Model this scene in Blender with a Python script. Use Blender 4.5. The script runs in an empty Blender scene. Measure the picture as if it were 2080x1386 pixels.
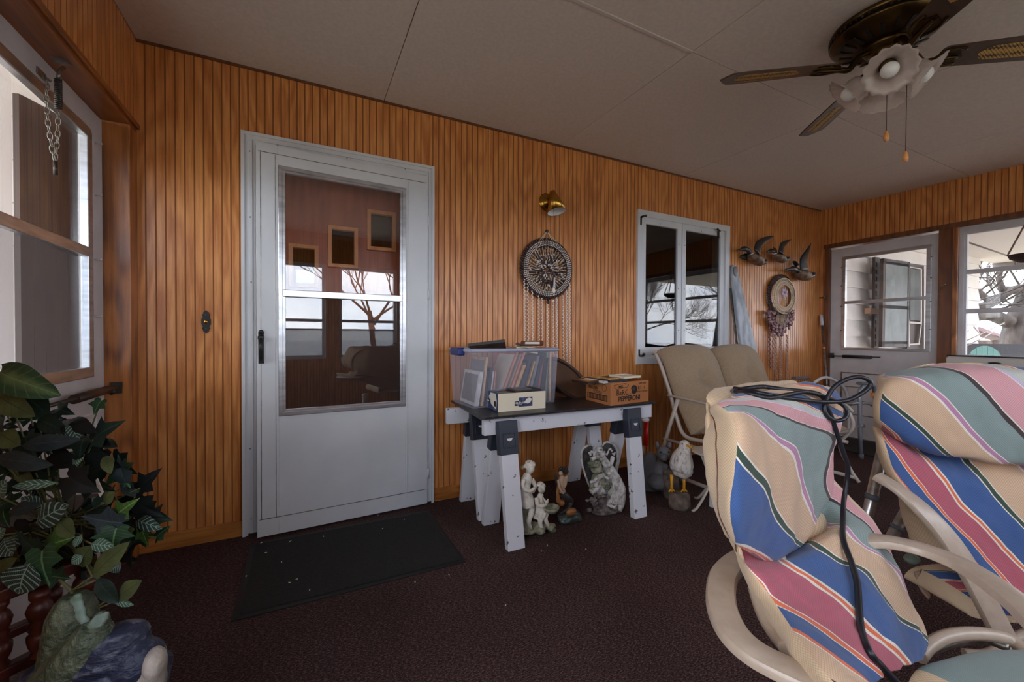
import bpy, bmesh, math, random
import numpy as np
from mathutils import Vector, Matrix
random.seed(7)
SC = bpy.context.scene
COL = SC.collection
PI = math.pi
# ------------------------------------------------------------- camera, world, exposure
FPX = 838.4
yaw, pit, rol = 0.4652, 0.0129, 0.0043
cy, sy, cp, sp, cr_, sr_ = math.cos(yaw), math.sin(yaw), math.cos(pit), math.sin(pit), math.cos(rol), math.sin(rol)
fw = np.array([sy*cp, cy*cp, -sp]); rt = np.array([cy, -sy, 0.0]); up_ = np.cross(rt, fw)
r2 = rt*cr_ + up_*sr_; u2 = up_*cr_ - rt*sr_
CAM = np.array([0, -2.5, 1.03])
cam = bpy.data.cameras.new('camera'); camo = bpy.data.objects.new('camera', cam); COL.objects.link(camo)
cam.lens = FPX/2080*36; cam.sensor_width = 36; cam.clip_start = 0.02; cam.clip_end = 500
camo.matrix_world = Matrix(((r2[0], u2[0], -fw[0], CAM[0]), (r2[1], u2[1], -fw[1], CAM[1]), (r2[2], u2[2], -fw[2], CAM[2]), (0, 0, 0, 1)))
SC.camera = camo
SC.view_settings.view_transform = 'Standard'; SC.view_settings.look = 'None'
SC.view_settings.gamma = 1; SC.view_settings.use_curve_mapping = False
SC.view_settings.exposure = 1.6
W = bpy.data.worlds.new('world'); SC.world = W; W.use_nodes = True
nt = W.node_tree; nt.nodes.clear()
o_ = nt.nodes.new('ShaderNodeOutputWorld'); bg = nt.nodes.new('ShaderNodeBackground')
tc = nt.nodes.new('ShaderNodeTexCoord'); mp = nt.nodes.new('ShaderNodeMapping'); mp.inputs['Scale'].default_value = (1, 1, 3.2)
nz = nt.nodes.new('ShaderNodeTexNoise'); nz.inputs['Scale'].default_value = 2.2; nz.inputs['Detail'].default_value = 5
rp = nt.nodes.new('ShaderNodeValToRGB')
rp.color_ramp.elements[0].position = .38; rp.color_ramp.elements[0].color = (.56, .66, .86, 1)
rp.color_ramp.elements[1].position = .62; rp.color_ramp.elements[1].color = (1.0, 1.0, 1.04, 1)
for a, b in ((tc.outputs['Generated'], mp.inputs[0]), (mp.outputs[0], nz.inputs['Vector']), (nz.outputs['Fac'], rp.inputs[0]), (rp.outputs[0], bg.inputs[0]), (bg.outputs[0], o_.inputs[0])):
    nt.links.new(a, b)
bg.inputs[1].default_value = 2.8
try:
    SC.cycles.max_bounces = 10; SC.cycles.diffuse_bounces = 5; SC.cycles.transparent_max_bounces = 16
    SC.cycles.sample_clamp_indirect = 8
except Exception: pass
def portal(name, loc, rot, sx, sy_):
    l = bpy.data.lights.new(name, 'AREA'); l.shape = 'RECTANGLE'; l.size = sx; l.size_y = sy_
    l.cycles.is_portal = True
    o = bpy.data.objects.new(name, l); COL.objects.link(o); o.location = loc; o.rotation_euler = rot
portal('sky_portal_front', (1.9, -3.62, 1.35), (PI/2, 0, 0), 5.2, 1.35)
portal('sky_portal_side', (5.15, -1.8, 1.4), (PI/2, 0, PI/2), 1.7, 1.2)
portal('sky_portal_left', (-.86, -2.5, 1.35), (PI/2, 0, -PI/2), 1.5, 1.2)
portal('sky_portal_door', (-.95, -.5, 1.4), (PI/2, 0, -PI/2), .9, 1.2)

# ------------------------------------------------------------- helpers
def P(px, py, X=None, Y=None, Z=None, d=None):
    v = fw + (px-1040)/FPX*r2 - (py-693)/FPX*u2
    if X is not None: t = (X-CAM[0])/v[0]
    elif Y is not None: t = (Y-CAM[1])/v[1]
    elif Z is not None: t = (Z-CAM[2])/v[2]
    else: t = d
    return Vector(CAM + v*t)
def S(r, g, b):
    f = lambda c: (c/255/12.92) if c/255 <= .04045 else ((c/255+.055)/1.055)**2.4
    return (f(r), f(g), f(b))
def newmat(name):
    m = bpy.data.materials.new(name); m.use_nodes = True
    n = m.node_tree; b = n.nodes['Principled BSDF']
    return m, n, b
def node(n, t, **kw):
    x = n.nodes.new(t)
    for k, v in kw.items():
        if k in x.inputs: x.inputs[k].default_value = v
        else: setattr(x, k, v)
    return x
def M(name, c, rough=.55, metal=0.0, c2=None, scale=18, bump=0.0, bscale=None, stretch=(1, 1, 1), lo=.35, hi=.65, coat=0.0, detail=4, spec=.5, emis=None, dist=0.0, sheen=0.0):
    m, n, b = newmat(name)
    b.inputs['Base Color'].default_value = (*c, 1); b.inputs['Roughness'].default_value = rough; b.inputs['Metallic'].default_value = metal
    b.inputs['Coat Weight'].default_value = coat; b.inputs['Coat Roughness'].default_value = .15; b.inputs['Specular IOR Level'].default_value = spec
    b.inputs['Sheen Weight'].default_value = sheen
    if c2 is not None or bump:
        tcn = node(n, 'ShaderNodeTexCoord'); mpn = node(n, 'ShaderNodeMapping'); mpn.inputs['Scale'].default_value = stretch
        n.links.new(tcn.outputs['Object'], mpn.inputs[0])
    if c2 is not None:
        t = node(n, 'ShaderNodeTexNoise', Scale=scale, Detail=detail, Distortion=dist); n.links.new(mpn.outputs[0], t.inputs['Vector'])
        r = node(n, 'ShaderNodeValToRGB'); r.color_ramp.elements[0].position = lo; r.color_ramp.elements[1].position = hi
        r.color_ramp.elements[0].color = (*c, 1); r.color_ramp.elements[1].color = (*c2, 1)
        n.links.new(t.outputs['Fac'], r.inputs[0]); n.links.new(r.outputs[0], b.inputs['Base Color'])
    if bump:
        t2 = node(n, 'ShaderNodeTexNoise', Scale=bscale or scale*3, Detail=4); n.links.new(mpn.outputs[0], t2.inputs['Vector'])
        bp = node(n, 'ShaderNodeBump', Strength=bump, Distance=.01); n.links.new(t2.outputs['Fac'], bp.inputs['Height']); n.links.new(bp.outputs[0], b.inputs['Normal'])
    return m
def wood(name, c1, c2, axis='Z', rough=.35, coat=.25, fine=60, cathedral=True, c3=None):
    """planks cut from one veneer sheet: long grain streaks + wavy figure"""
    m, n, b = newmat(name)
    b.inputs['Roughness'].default_value = rough; b.inputs['Coat Weight'].default_value = coat; b.inputs['Coat Roughness'].default_value = .28
    tcn = node(n, 'ShaderNodeTexCoord'); mpn = node(n, 'ShaderNodeMapping'); n.links.new(tcn.outputs['Object'], mpn.inputs[0])
    sc = {'Z': (1, 1, .05), 'X': (.05, 1, 1), 'Y': (1, .05, 1)}[axis]; mpn.inputs['Scale'].default_value = sc
    t = node(n, 'ShaderNodeTexNoise', Scale=fine, Detail=6, Roughness=.65); n.links.new(mpn.outputs[0], t.inputs['Vector'])
    mp2 = node(n, 'ShaderNodeMapping'); n.links.new(tcn.outputs['Object'], mp2.inputs[0])
    mp2.inputs['Scale'].default_value = {'Z': (1, 1, .22), 'X': (.22, 1, 1), 'Y': (1, .22, 1)}[axis]
    t2 = node(n, 'ShaderNodeTexNoise', Scale=5.5, Detail=2); n.links.new(mp2.outputs[0], t2.inputs['Vector'])
    mul = node(n, 'ShaderNodeMath', operation='MULTIPLY'); mul.inputs[1].default_value = 46; n.links.new(t2.outputs['Fac'], mul.inputs[0])
    sn = node(n, 'ShaderNodeMath', operation='SINE'); n.links.new(mul.outputs[0], sn.inputs[0])
    m3 = node(n, 'ShaderNodeMath', operation='MULTIPLY_ADD'); m3.inputs[1].default_value = .10 if cathedral else .03; m3.inputs[2].default_value = 0
    n.links.new(sn.outputs[0], m3.inputs[0])
    ad = node(n, 'ShaderNodeMath', operation='ADD'); n.links.new(t.outputs['Fac'], ad.inputs[0]); n.links.new(m3.outputs[0], ad.inputs[1])
    r = node(n, 'ShaderNodeValToRGB'); r.color_ramp.elements[0].position = .3; r.color_ramp.elements[1].position = .68
    r.color_ramp.elements[0].color = (*c1, 1); r.color_ramp.elements[1].color = (*c2, 1)
    n.links.new(ad.outputs[0], r.inputs[0]); n.links.new(r.outputs[0], b.inputs['Base Color'])
    bp = node(n, 'ShaderNodeBump', Strength=.12, Distance=.002); n.links.new(ad.outputs[0], bp.inputs['Height']); n.links.new(bp.outputs[0], b.inputs['Normal'])
    return m
def glassmat(name, tint=(1, 1, 1), boost=1.0, rough=0.0):
    m = bpy.data.materials.new(name); m.use_nodes = True; n = m.node_tree; n.nodes.clear()
    o = node(n, 'ShaderNodeOutputMaterial'); tr = node(n, 'ShaderNodeBsdfTransparent'); gl = node(n, 'ShaderNodeBsdfGlossy')
    tr.inputs[0].default_value = (*tint, 1); gl.inputs['Roughness'].default_value = rough
    lw = node(n, 'ShaderNodeLayerWeight', Blend=.5); pw = node(n, 'ShaderNodeMath', operation='POWER'); pw.inputs[1].default_value = 5; n.links.new(lw.outputs['Facing'], pw.inputs[0])
    fr = node(n, 'ShaderNodeMath', operation='MULTIPLY_ADD'); fr.inputs[1].default_value = .96; fr.inputs[2].default_value = .04; n.links.new(pw.outputs[0], fr.inputs[0])
    mu = node(n, 'ShaderNodeMath', operation='MULTIPLY'); mu.inputs[1].default_value = boost; mu.use_clamp = True
    mx = node(n, 'ShaderNodeMixShader')
    n.links.new(fr.outputs[0], mu.inputs[0]); n.links.new(mu.outputs[0], mx.inputs[0]); n.links.new(tr.outputs[0], mx.inputs[1]); n.links.new(gl.outputs[0], mx.inputs[2]); n.links.new(mx.outputs[0], o.inputs[0])
    return m
def mixmat(name, col, alpha, rough=.8, gloss=0.0):
    """partly see-through sheet (insect screen, frosted plastic)"""
    m, n, b = newmat(name); b.inputs['Base Color'].default_value = (*col, 1); b.inputs['Roughness'].default_value = rough
    b.inputs['Alpha'].default_value = alpha
    return m
def srgbmats(d):
    for k, v in d.items():
        MT[k] = M(k, *v[0], **v[1])
MT = {}

def recalc(bm): bmesh.ops.recalc_face_normals(bm, faces=bm.faces)
ROOTLOC = {}
def tag(o, label=None, cat=None, group=None, kind=None):
    if label: o['label'] = label
    if cat: o['category'] = cat
    if group: o['group'] = group
    if kind: o['kind'] = kind
    return o
def thing(name, label, cat, loc, group=None, kind=None):
    o = bpy.data.objects.new(name, None); COL.objects.link(o); o.location = loc; o.empty_display_size = .05
    ROOTLOC[o.name] = Vector(loc)
    return tag(o, label, cat, group, kind)
class MB:
    def __init__(s): s.bm = bmesh.new(); s.uv = s.bm.loops.layers.uv.new('UVMap')
    def _t(s, vs, c, R=None):
        for v in vs:
            if R is not None: v.co = R @ v.co
            v.co += Vector(c)
    def box(s, c, size, R=None, mi=0, bev=0.0):
        r = bmesh.ops.create_cube(s.bm, size=1.0); vs = r['verts']
        for v in vs: v.co = Vector((v.co.x*size[0], v.co.y*size[1], v.co.z*size[2]))
        fs = set(f for v in vs for f in v.link_faces)
        if bev > 0:
            es = list(set(e for v in vs for e in v.link_edges))
            rb = bmesh.ops.bevel(s.bm, geom=es, offset=bev, segments=2, profile=.5, affect='EDGES')
            vs = list(set(rb['verts']) | set(v for v in vs if v.is_valid)); fs = set(f for v in vs for f in v.link_faces)
        s._t(vs, c, R)
        for f in fs: f.material_index = mi
        return vs
    def bb(s, x0, x1, y0, y1, z0, z1, mi=0, bev=0.0):
        s.k = getattr(s, 'k', 0)+1; e = (s.k % 7)*.00013; x0, x1 = min(x0, x1)-e, max(x0, x1)+e; y0, y1 = min(y0, y1)-e, max(y0, y1)+e; z0, z1 = z0-e, z1+e
        return s.box(((x0+x1)/2, (y0+y1)/2, (z0+z1)/2), (abs(x1-x0), abs(y1-y0), abs(z1-z0)), None, mi, bev)
    def poly(s, pts, mi=0, uvs=None):
        vs = [s.bm.verts.new(Vector(p)) for p in pts]; f = s.bm.faces.new(vs); f.material_index = mi
        if uvs:
            for l, u in zip(f.loops, uvs): l[s.uv].uv = u
        return f
    def ext(s, pts, vec, mi=0, cap=True):
        """closed outline pts extruded by vec"""
        vec = Vector(vec); a = [s.bm.verts.new(Vector(p)) for p in pts]; b = [s.bm.verts.new(Vector(p)+vec) for p in pts]; n = len(pts)
        for i in range(n):
            f = s.bm.faces.new((a[i], a[(i+1) % n], b[(i+1) % n], b[i])); f.material_index = mi
        if cap:
            f = s.bm.faces.new(a[::-1]); f.material_index = mi
            f = s.bm.faces.new(b); f.material_index = mi
    def lathe(s, prof, c=(0, 0, 0), axis='Z', n=32, mi=0, R=None, wob=None, a0=0, a1=2*PI, cap=True):
        rings = []; full = abs(a1-a0-2*PI) < 1e-6; m = n if full else n+1
        for (r, h) in prof:
            ring = []
            for i in range(m):
                a = a0+(a1-a0)*i/n; rr = r*(1+(wob(a, h) if wob else 0))
                p = Vector((rr*math.cos(a), rr*math.sin(a), h))
                if axis == 'X': p = Vector((p.z, p.x, p.y))
                if axis == 'Y': p = Vector((p.x, p.z, p.y))
                if R is not None: p = R @ p
                ring.append(s.bm.verts.new(p+Vector(c)))
            rings.append(ring)
        for a, b in zip(rings, rings[1:]):
            for i in range(m if full else m-1):
                f = s.bm.faces.new((a[i], a[(i+1) % m], b[(i+1) % m], b[i])); f.material_index = mi; f.smooth = True
        if full and cap:
            for ring, rev in ((rings[0], True), (rings[-1], False)):
                if (ring[0].co-ring[m//2].co).length > 1e-5:
                    f = s.bm.faces.new(ring[::-1] if rev else ring); f.material_index = mi
        return rings
    def tube(s, pts, rad, n=8, mi=0, closed=False, cap=True, flat=1.0, prof=None, upv=None):
        """sweep along pts; rad scalar/list; flat squashes; prof: list of (u,v) section along (side, up)"""
        pts = [Vector(p) for p in pts]; N = len(pts)
        rad = [rad]*N if not hasattr(rad, '__len__') else rad
        up = None; rings = []
        for i, p in enumerate(pts):
            a = pts[i-1] if (i > 0 or closed) else p; b = pts[(i+1) % N] if (i < N-1 or closed) else p
            t = (b-a).normalized()
            if upv is not None:
                u0 = Vector(upv[i] if hasattr(upv[0], '__len__') else upv); up = (u0-t*u0.dot(t)).normalized()
            elif up is None:
                q = Vector((0, 0, 1)) if abs(t.z) < .9 else Vector((1, 0, 0)); up = (q-t*q.dot(t)).normalized()
            else: up = (up-t*up.dot(t)).normalized()
            sd = t.cross(up)
            if prof: ring = [s.bm.verts.new(p+sd*u*rad[i]+up*v*rad[i]) for u, v in prof]
            else: ring = [s.bm.verts.new(p+(sd*math.cos(2*PI*k/n)+up*math.sin(2*PI*k/n)*flat)*rad[i]) for k in range(n)]
            rings.append(ring)
        m = len(rings[0]); L = list(zip(rings, rings[1:]))
        if closed: L.append((rings[-1], rings[0]))
        for a, b in L:
            for i in range(m):
                f = s.bm.faces.new((a[i], a[(i+1) % m], b[(i+1) % m], b[i])); f.material_index = mi; f.smooth = True
        if cap and not closed:
            f = s.bm.faces.new(rings[0][::-1]); f.material_index = mi
            f = s.bm.faces.new(rings[-1]); f.material_index = mi
    def ball(s, c, r, R=None, mi=0, sub=2):
        r = (r, r, r) if not hasattr(r, '__len__') else r
        q = bmesh.ops.create_icosphere(s.bm, subdivisions=sub, radius=1.0)['verts']
        for v in q: v.co = Vector((v.co.x*r[0], v.co.y*r[1], v.co.z*r[2]))
        for f in set(f for v in q for f in v.link_faces): f.material_index = mi; f.smooth = True
        s._t(q, c, R)
    def build(s, name, mat, parent=None, smooth=False, bev=0.0, sub=0, remesh=0.0, smo=0, auto=False, fixn=True):
        bm = s.bm
        if fixn: recalc(bm)
        if smooth:
            for f in bm.faces: f.smooth = True
        cos = [v.co for v in bm.verts]
        lo = Vector([min(c[k] for c in cos) for k in range(3)]); hi = Vector([max(c[k] for c in cos) for k in range(3)])
        o0 = Vector(((lo.x+hi.x)/2, (lo.y+hi.y)/2, lo.z))
        pr = Vector((0, 0, 0))
        if parent is not None: pr = ROOTLOC[parent.name]
        for v in bm.verts: v.co -= o0
        me = bpy.data.meshes.new(name); bm.to_mesh(me); bm.free()
        for x in (mat if isinstance(mat, (list, tuple)) else [mat]): me.materials.append(MT[x] if isinstance(x, str) else x)
        o = bpy.data.objects.new(name, me); COL.objects.link(o)
        if parent is not None: o.parent = parent
        o.location = o0-pr; ROOTLOC[o.name] = o0
        if bev:
            m = o.modifiers.new('bevel', 'BEVEL'); m.width = bev; m.segments = 2; m.limit_method = 'ANGLE'; m.angle_limit = .6
        if remesh:
            m = o.modifiers.new('remesh', 'REMESH'); m.mode = 'VOXEL'; m.voxel_size = remesh; m.use_smooth_shade = True; m.use_remove_disconnected = False
        if smo:
            m = o.modifiers.new('smooth', 'SMOOTH'); m.iterations = smo; m.factor = .5
        if sub:
            m = o.modifiers.new('subd', 'SUBSURF'); m.levels = sub; m.render_levels = sub
        return o
def struct(o): o['kind'] = 'structure'; return o
def box(name, mat, x0, x1, y0, y1, z0, z1, parent=None, bev=0.0, R=None):
    b = MB(); b.bb(x0, x1, y0, y1, z0, z1); return b.build(name, mat, parent, bev=bev)
def crs(pts, n, closed=False):
    """Catmull-Rom through pts, n samples per span"""
    P_ = [np.array(p, float) for p in pts]; N = len(P_); out = []
    sp_ = N if closed else N-1
    for i in range(sp_):
        p1, p2 = P_[i % N], P_[(i+1) % N]
        p0 = P_[(i-1) % N] if (closed or i > 0) else 2*p1-p2
        p3 = P_[(i+2) % N] if (closed or i+2 < N) else 2*p2-p1
        for k in range(n):
            t = k/n; out.append(.5*((2*p1)+(-p0+p2)*t+(2*p0-5*p1+4*p2-p3)*t*t+(-p0+3*p1-3*p2+p3)*t**3))
    if not closed: out.append(P_[-1])
    return out
def V3(l): return [Vector(p) for p in l]
def text(name, s, size, loc, R, mat, parent, ext=.0004, align='CENTER', bold=0.0, sx=1.0):
    cu = bpy.data.curves.new(name, 'FONT'); cu.body = s; cu.size = size; cu.extrude = ext; cu.offset = bold; cu.align_x = align; cu.align_y = 'CENTER'
    cu.resolution_u = 3
    to = bpy.data.objects.new(name, cu); COL.objects.link(to)
    dg = bpy.context.evaluated_depsgraph_get(); me = bpy.data.meshes.new_from_object(to.evaluated_get(dg)); bpy.data.objects.remove(to)
    for v in me.vertices: v.co = R @ Vector((v.co.x*sx, v.co.y, v.co.z))
    me.materials.clear(); me.materials.append(MT[mat])
    o = bpy.data.objects.new(name, me); COL.objects.link(o); o.parent = parent; o.location = Vector(loc)-ROOTLOC[parent.name]
    return o
def basis(x, y):
    x = Vector(x).normalized(); y = Vector(y).normalized(); z = x.cross(y).normalized(); y = z.cross(x)
    return Matrix((x, y, z)).transposed()
# ------------------------------------------------------------- materials
MT['panel'] = wood('panel', S(184, 111, 53), S(228, 158, 91), 'Z')
MT['groove'] = M('groove', S(150, 90, 42), .6)
MT['oak'] = wood('oak', S(150, 88, 36), S(205, 138, 70), 'X', fine=45)
MT['oakY'] = wood('oakY', S(120, 66, 30), S(165, 98, 48), 'Y', fine=45)
MT['post'] = wood('post', S(112, 62, 28), S(196, 124, 62), 'Z', fine=35)
MT['darkpost'] = wood('darkpost', S(92, 52, 28), S(128, 76, 42), 'Z', fine=35)
MT['ceil'] = M('ceil', S(224, 214, 208), .85, c2=S(216, 205, 199), scale=60, bump=.25, bscale=420)
MT['batten'] = M('batten', S(205, 196, 192), .6)
MT['seam'] = M('seam', S(150, 140, 134), .9)
MT['white'] = M('white', S(226, 230, 234), .42, c2=S(214, 219, 224), scale=3, coat=.1)
MT['whiteold'] = M('whiteold', S(212, 210, 212), .5, c2=S(196, 192, 194), scale=5)
MT['alu'] = M('alu', S(205, 208, 212), .28, .9, c2=S(175, 178, 182), scale=8, stretch=(1, 1, 6))
MT['grime'] = M('grime', S(60, 58, 58), .9)
MT['black'] = M('black', S(26, 25, 26), .45)
MT['rubber'] = M('rubber', S(24, 22, 22), .35)
MT['brass'] = M('brass', S(190, 150, 70), .22, 1.0, c2=S(150, 112, 50), scale=12)
MT['steel'] = M('steel', S(170, 168, 160), .35, .9, c2=S(120, 116, 108), scale=30)
MT['steeldark'] = M('steeldark', S(82, 78, 72), .4, .8)
MT['glass'] = glassmat('glass', (.97, .98, .98), 1.0)
MT['glassdoor'] = glassmat('glassdoor', (.95, .95, .95), 2.2)
MT['glasswin'] = glassmat('glasswin', (.6, .6, .6), 1.8)
MT['screen'] = mixmat('screen', S(66, 56, 54), .55)
MT['screenlight'] = mixmat('screenlight', S(120, 116, 118), .28)
MT['siding'] = M('siding', S(232, 226, 222), .6, c2=S(220, 212, 208), scale=4)
MT['shutter'] = M('shutter', S(64, 52, 50), .6, c2=S(84, 72, 68), scale=14, stretch=(1, 1, .1))
MT['maroon'] = wood('maroon', S(150, 78, 52), S(178, 100, 70), 'Z', fine=30)
MT['lite'] = wood('lite', S(196, 124, 70), S(220, 150, 92), 'Z', fine=30)
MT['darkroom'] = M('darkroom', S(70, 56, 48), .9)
def carpet():
    m, n, b = newmat('carpet'); b.inputs['Roughness'].default_value = .97; b.inputs['Specular IOR Level'].default_value = .1
    tcn = node(n, 'ShaderNodeTexCoord')
    t = node(n, 'ShaderNodeTexNoise', Scale=300, Detail=3, Roughness=.7); n.links.new(tcn.outputs['Object'], t.inputs['Vector'])
    mpn = node(n, 'ShaderNodeMapping'); mpn.inputs['Scale'].default_value = (1, 3, 1); n.links.new(tcn.outputs['Object'], mpn.inputs[0])
    t2 = node(n, 'ShaderNodeTexNoise', Scale=90, Detail=3); n.links.new(mpn.outputs[0], t2.inputs['Vector'])
    t3 = node(n, 'ShaderNodeTexNoise', Scale=1.3, Detail=3); n.links.new(tcn.outputs['Object'], t3.inputs['Vector'])
    a = node(n, 'ShaderNodeMath', operation='ADD'); n.links.new(t.outputs['Fac'], a.inputs[0]); n.links.new(t2.outputs['Fac'], a.inputs[1])
    a2 = node(n, 'ShaderNodeMath', operation='MULTIPLY_ADD'); a2.inputs[1].default_value = .25; n.links.new(t3.outputs['Fac'], a2.inputs[0]); n.links.new(a.outputs[0], a2.inputs[2])
    r = node(n, 'ShaderNodeValToRGB'); e = r.color_ramp.elements
    e[0].position = .86; e[0].color = (*S(56, 38, 38), 1); e[1].position = 1.42; e[1].color = (*S(140, 108, 104), 1)
    q = e.new(1.12) if False else e.new(.98); 
    n.links.new(a2.outputs[0], r.inputs[0])
    mr = node(n, 'ShaderNodeMapRange'); mr.inputs[1].default_value = .85; mr.inputs[2].default_value = 1.4
    n.links.new(a2.outputs[0], mr.inputs[0]); n.links.new(mr.outputs[0], r.inputs[0])
    e[0].position = 0; e[1].position = .5; e[2].position = 1
    e[0].color = (*S(42, 28, 29), 1); e[1].color = (*S(72, 53, 52), 1); e[2].color = (*S(132, 106, 102), 1)
    n.links.new(r.outputs[0], b.inputs['Base Color'])
    bp = node(n, 'ShaderNodeBump', Strength=.7, Distance=.006); n.links.new(a.outputs[0], bp.inputs['Height']); n.links.new(bp.outputs[0], b.inputs['Normal'])
    return m
MT['carpet'] = carpet()

# ------------------------------------------------------------- room shell
PITCH = .0370; PH = -.6639
FX = 4.968; LX = -.694; FY = -3.5
def cz(y): return 2.392+.0127*y
def bead(b, u0, u1, z0, z1, f, zf=None):
    """f(u, out, z) -> position; grooves every PITCH"""
    g = .0032; us = [(u0, 0)]
    k = math.ceil((u0-PH+g)/PITCH)
    while PH+k*PITCH+g < u1:
        c = PH+k*PITCH
        us += [(c-g, 0), (c-g*.45, -.0014), (c, -.0005), (c+g*.45, -.0014), (c+g, 0)]; k += 1
    us.append((u1, 0))
    for (a, da), (c, dc) in zip(us, us[1:]):
        gr = 1 if (da < 0 or dc < 0) else 0
        zt = (z1, z1) if zf is None else (zf(a), zf(c))
        b.poly([f(a, da, z0), f(c, dc, z0), f(c, dc, zt[1]), f(a, da, zt[0])], gr)
def back(u, o, z): return (u, -o, z)
b = MB()
for (u0, u1, z0, z1) in [(LX, -.25, 0, 2.4), (-.25, .67, 2.035, 2.4), (.67, 2.40, 0, 2.4), (2.40, 3.415, 0, .85), (2.40, 3.415, 1.99, 2.4), (3.415, FX, 0, 2.4)]:
    bead(b, u0, u1, z0, z1, back)
    b.bb(u0, u1, .006, .13, z0, z1, 2)
struct(b.build('wall_back', ['panel', 'groove', 'siding'], fixn=False))
b = MB()
def left(u, o, z): return (LX+o, u, z)
bead(b, -1.15, 0, 1.985, 2.4, left, cz); bead(b, -1.75, -1.15, 0, 2.4, left, cz); bead(b, FY, -1.75, 0, .75, left); bead(b, FY, -1.75, 1.95, 2.4, left, cz); bead(b, FY, -3.25, .75, 1.95, left)
b.bb(LX-.13, LX-.006, -1.75, -1.15, 0, 2.4, 2); b.bb(LX-.13, LX-.006, FY, -1.75, 0, .75, 2); b.bb(LX-.13, LX-.006, FY, -1.75, 1.95, 2.4, 2); b.bb(LX-.13, LX-.006, FY, -3.25, .75, 1.95, 2); b.bb(LX-.13, LX-.006, -1.15, .1, 1.99, 2.4, 2)
struct(b.build('wall_left', ['panel', 'groove', 'siding'], fixn=False))
b = MB()
def far(u, o, z): return (FX-o, u, z)
bead(b, -.094, 0, 0, 2.4, far, cz); bead(b, -2.62, -.094, 2.0, 2.4, far, cz); bead(b, -2.62, -1.05, 0, .86, far); bead(b, FY, -2.62, 0, 2.4, far, cz)
for (y0, y1, z0, z1) in [(-.094, .1, 0, 2.4), (-2.62, -.094, 1.99, 2.4), (-2.62, -1.05, 0, .85), (FY, -2.62, 0, 2.4), (-1.05, -.94, 0, 2.0)]:
    b.bb(FX+.006, FX+.13, y0, y1, z0, z1, 2)
struct(b.build('wall_right', ['panel', 'groove', 'siding'], fixn=False))
# front wall behind the camera: sill wall, posts and header with five windows
FW = [(-.14, .63), (.80, 1.57), (1.74, 2.51), (2.68, 3.45), (3.62, 4.39)]
b = MB()
def frt(u, o, z): return (u, FY+o, z)
bead(b, LX, FX, 0, .72, frt); bead(b, LX, FX, 1.95, 2.36, frt)
b.bb(LX, FX, FY-.13, FY-.006, 0, .72, 2); b.bb(LX, FX, FY-.13, FY-.006, 1.95, 2.4, 2)
xs = [LX]+[v for w in FW for v in w]+[FX]
for i in range(0, len(xs), 2):
    bead(b, xs[i], xs[i+1], .72, 1.95, frt); b.bb(xs[i], xs[i+1], FY-.13, FY-.006, .72, 1.95, 2)
struct(b.build('wall_front', ['panel', 'groove', 'siding'], fixn=False))
for i, (x0, x1) in enumerate(FW):
    b = MB()
    for (a, c, z0, z1) in [(x0, x0+.035, .72, 1.95), (x1-.035, x1, .72, 1.95), (x0, x1, .72, .765), (x0, x1, 1.91, 1.95), (x0, x1, 1.20, 1.235), (x0, x1, 1.09, 1.11)]:
        b.bb(a, c, FY-.08, FY-.04, z0, z1)
    w = struct(b.build('window_%d' % (i+4), 'whiteold')); g = MB(); g.bb(x0+.03, x1-.03, FY-.062, FY-.058, .75, 1.92); g.build('pane', 'glass', w); g = MB(); g.bb(x0+.03, x1-.03, FY-.052, FY-.051, .75, 1.10); g.build('insect_screen', 'screen', w)
m = MB()
for q in ((-1.79, -1.75, .75, 1.95), (-3.25, -3.21, .75, 1.95), (-3.25, -1.75, .75, .79), (-3.25, -1.75, 1.91, 1.95), (-3.25, -1.75, 1.33, 1.36)): m.bb(LX-.08, LX-.04, *q)
w9 = struct(m.build('window_3', 'whiteold')); m = MB(); m.bb(LX-.062, LX-.058, -3.22, -1.78, .78, 1.92); m.build('pane', 'glass', w9)
struct(box('floor', 'carpet', LX-.1, FX+.1, FY-.1, .1, -.1, 0))
# ceiling boards 4 x 8 ft with open joints
b = MB()
g = .0022
rows_ = [(0.0, -1.117), (-1.117, -2.337), (-2.337, -3.5)]
xs_ = [LX, .414, 1.641, 2.86, 4.08, FX]
for ri, (ya, yb) in enumerate(rows_):
    for xa, xb in zip(xs_, xs_[1:]):
        if ri == 1 and xa in (1.641, 4.08): pass
        p = [(xa+g, ya-g, cz(ya)), (xb-g, ya-g, cz(ya)), (xb-g, yb+g, cz(yb)), (xa+g, yb+g, cz(yb))]
        b.ext(p, (0, 0, .012), 0)
b.poly([(LX-.1, .1, cz(0)+.008), (FX+.1, .1, cz(0)+.008), (FX+.1, FY-.1, cz(FY)+.008), (LX-.1, FY-.1, cz(FY)+.008)], 1)
b.bb(LX-.1, FX+.1, FY-.1, .1, 2.42, 2.46, 1)
struct(b.build('ceiling', ['ceil', 'seam'], fixn=False))
b = MB()
y = -1.117; b.box(((LX+1.641)/2, y, cz(y)-.002), (1.641-LX, .016, .006), bev=.0015)
struct(b.build('trim_1', 'batten'))
b = MB()   # dark cove strip under the ceiling
b.bb(LX, FX, -.008, 0, cz(0)-.012, cz(0)+.004)
struct(b.build('trim_2', 'darkpost'))
for nm, x0, x1 in (('baseboard_back', LX, -.287), ('baseboard_middle', .708, FX)):
    struct(box(nm, 'oak', x0, x1, -.014, 0, 0, .078, bev=.003))
struct(box('baseboard_right', 'oakY', FX-.014, FX, -3.5, -1.0, 0, .078, bev=.003))
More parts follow.
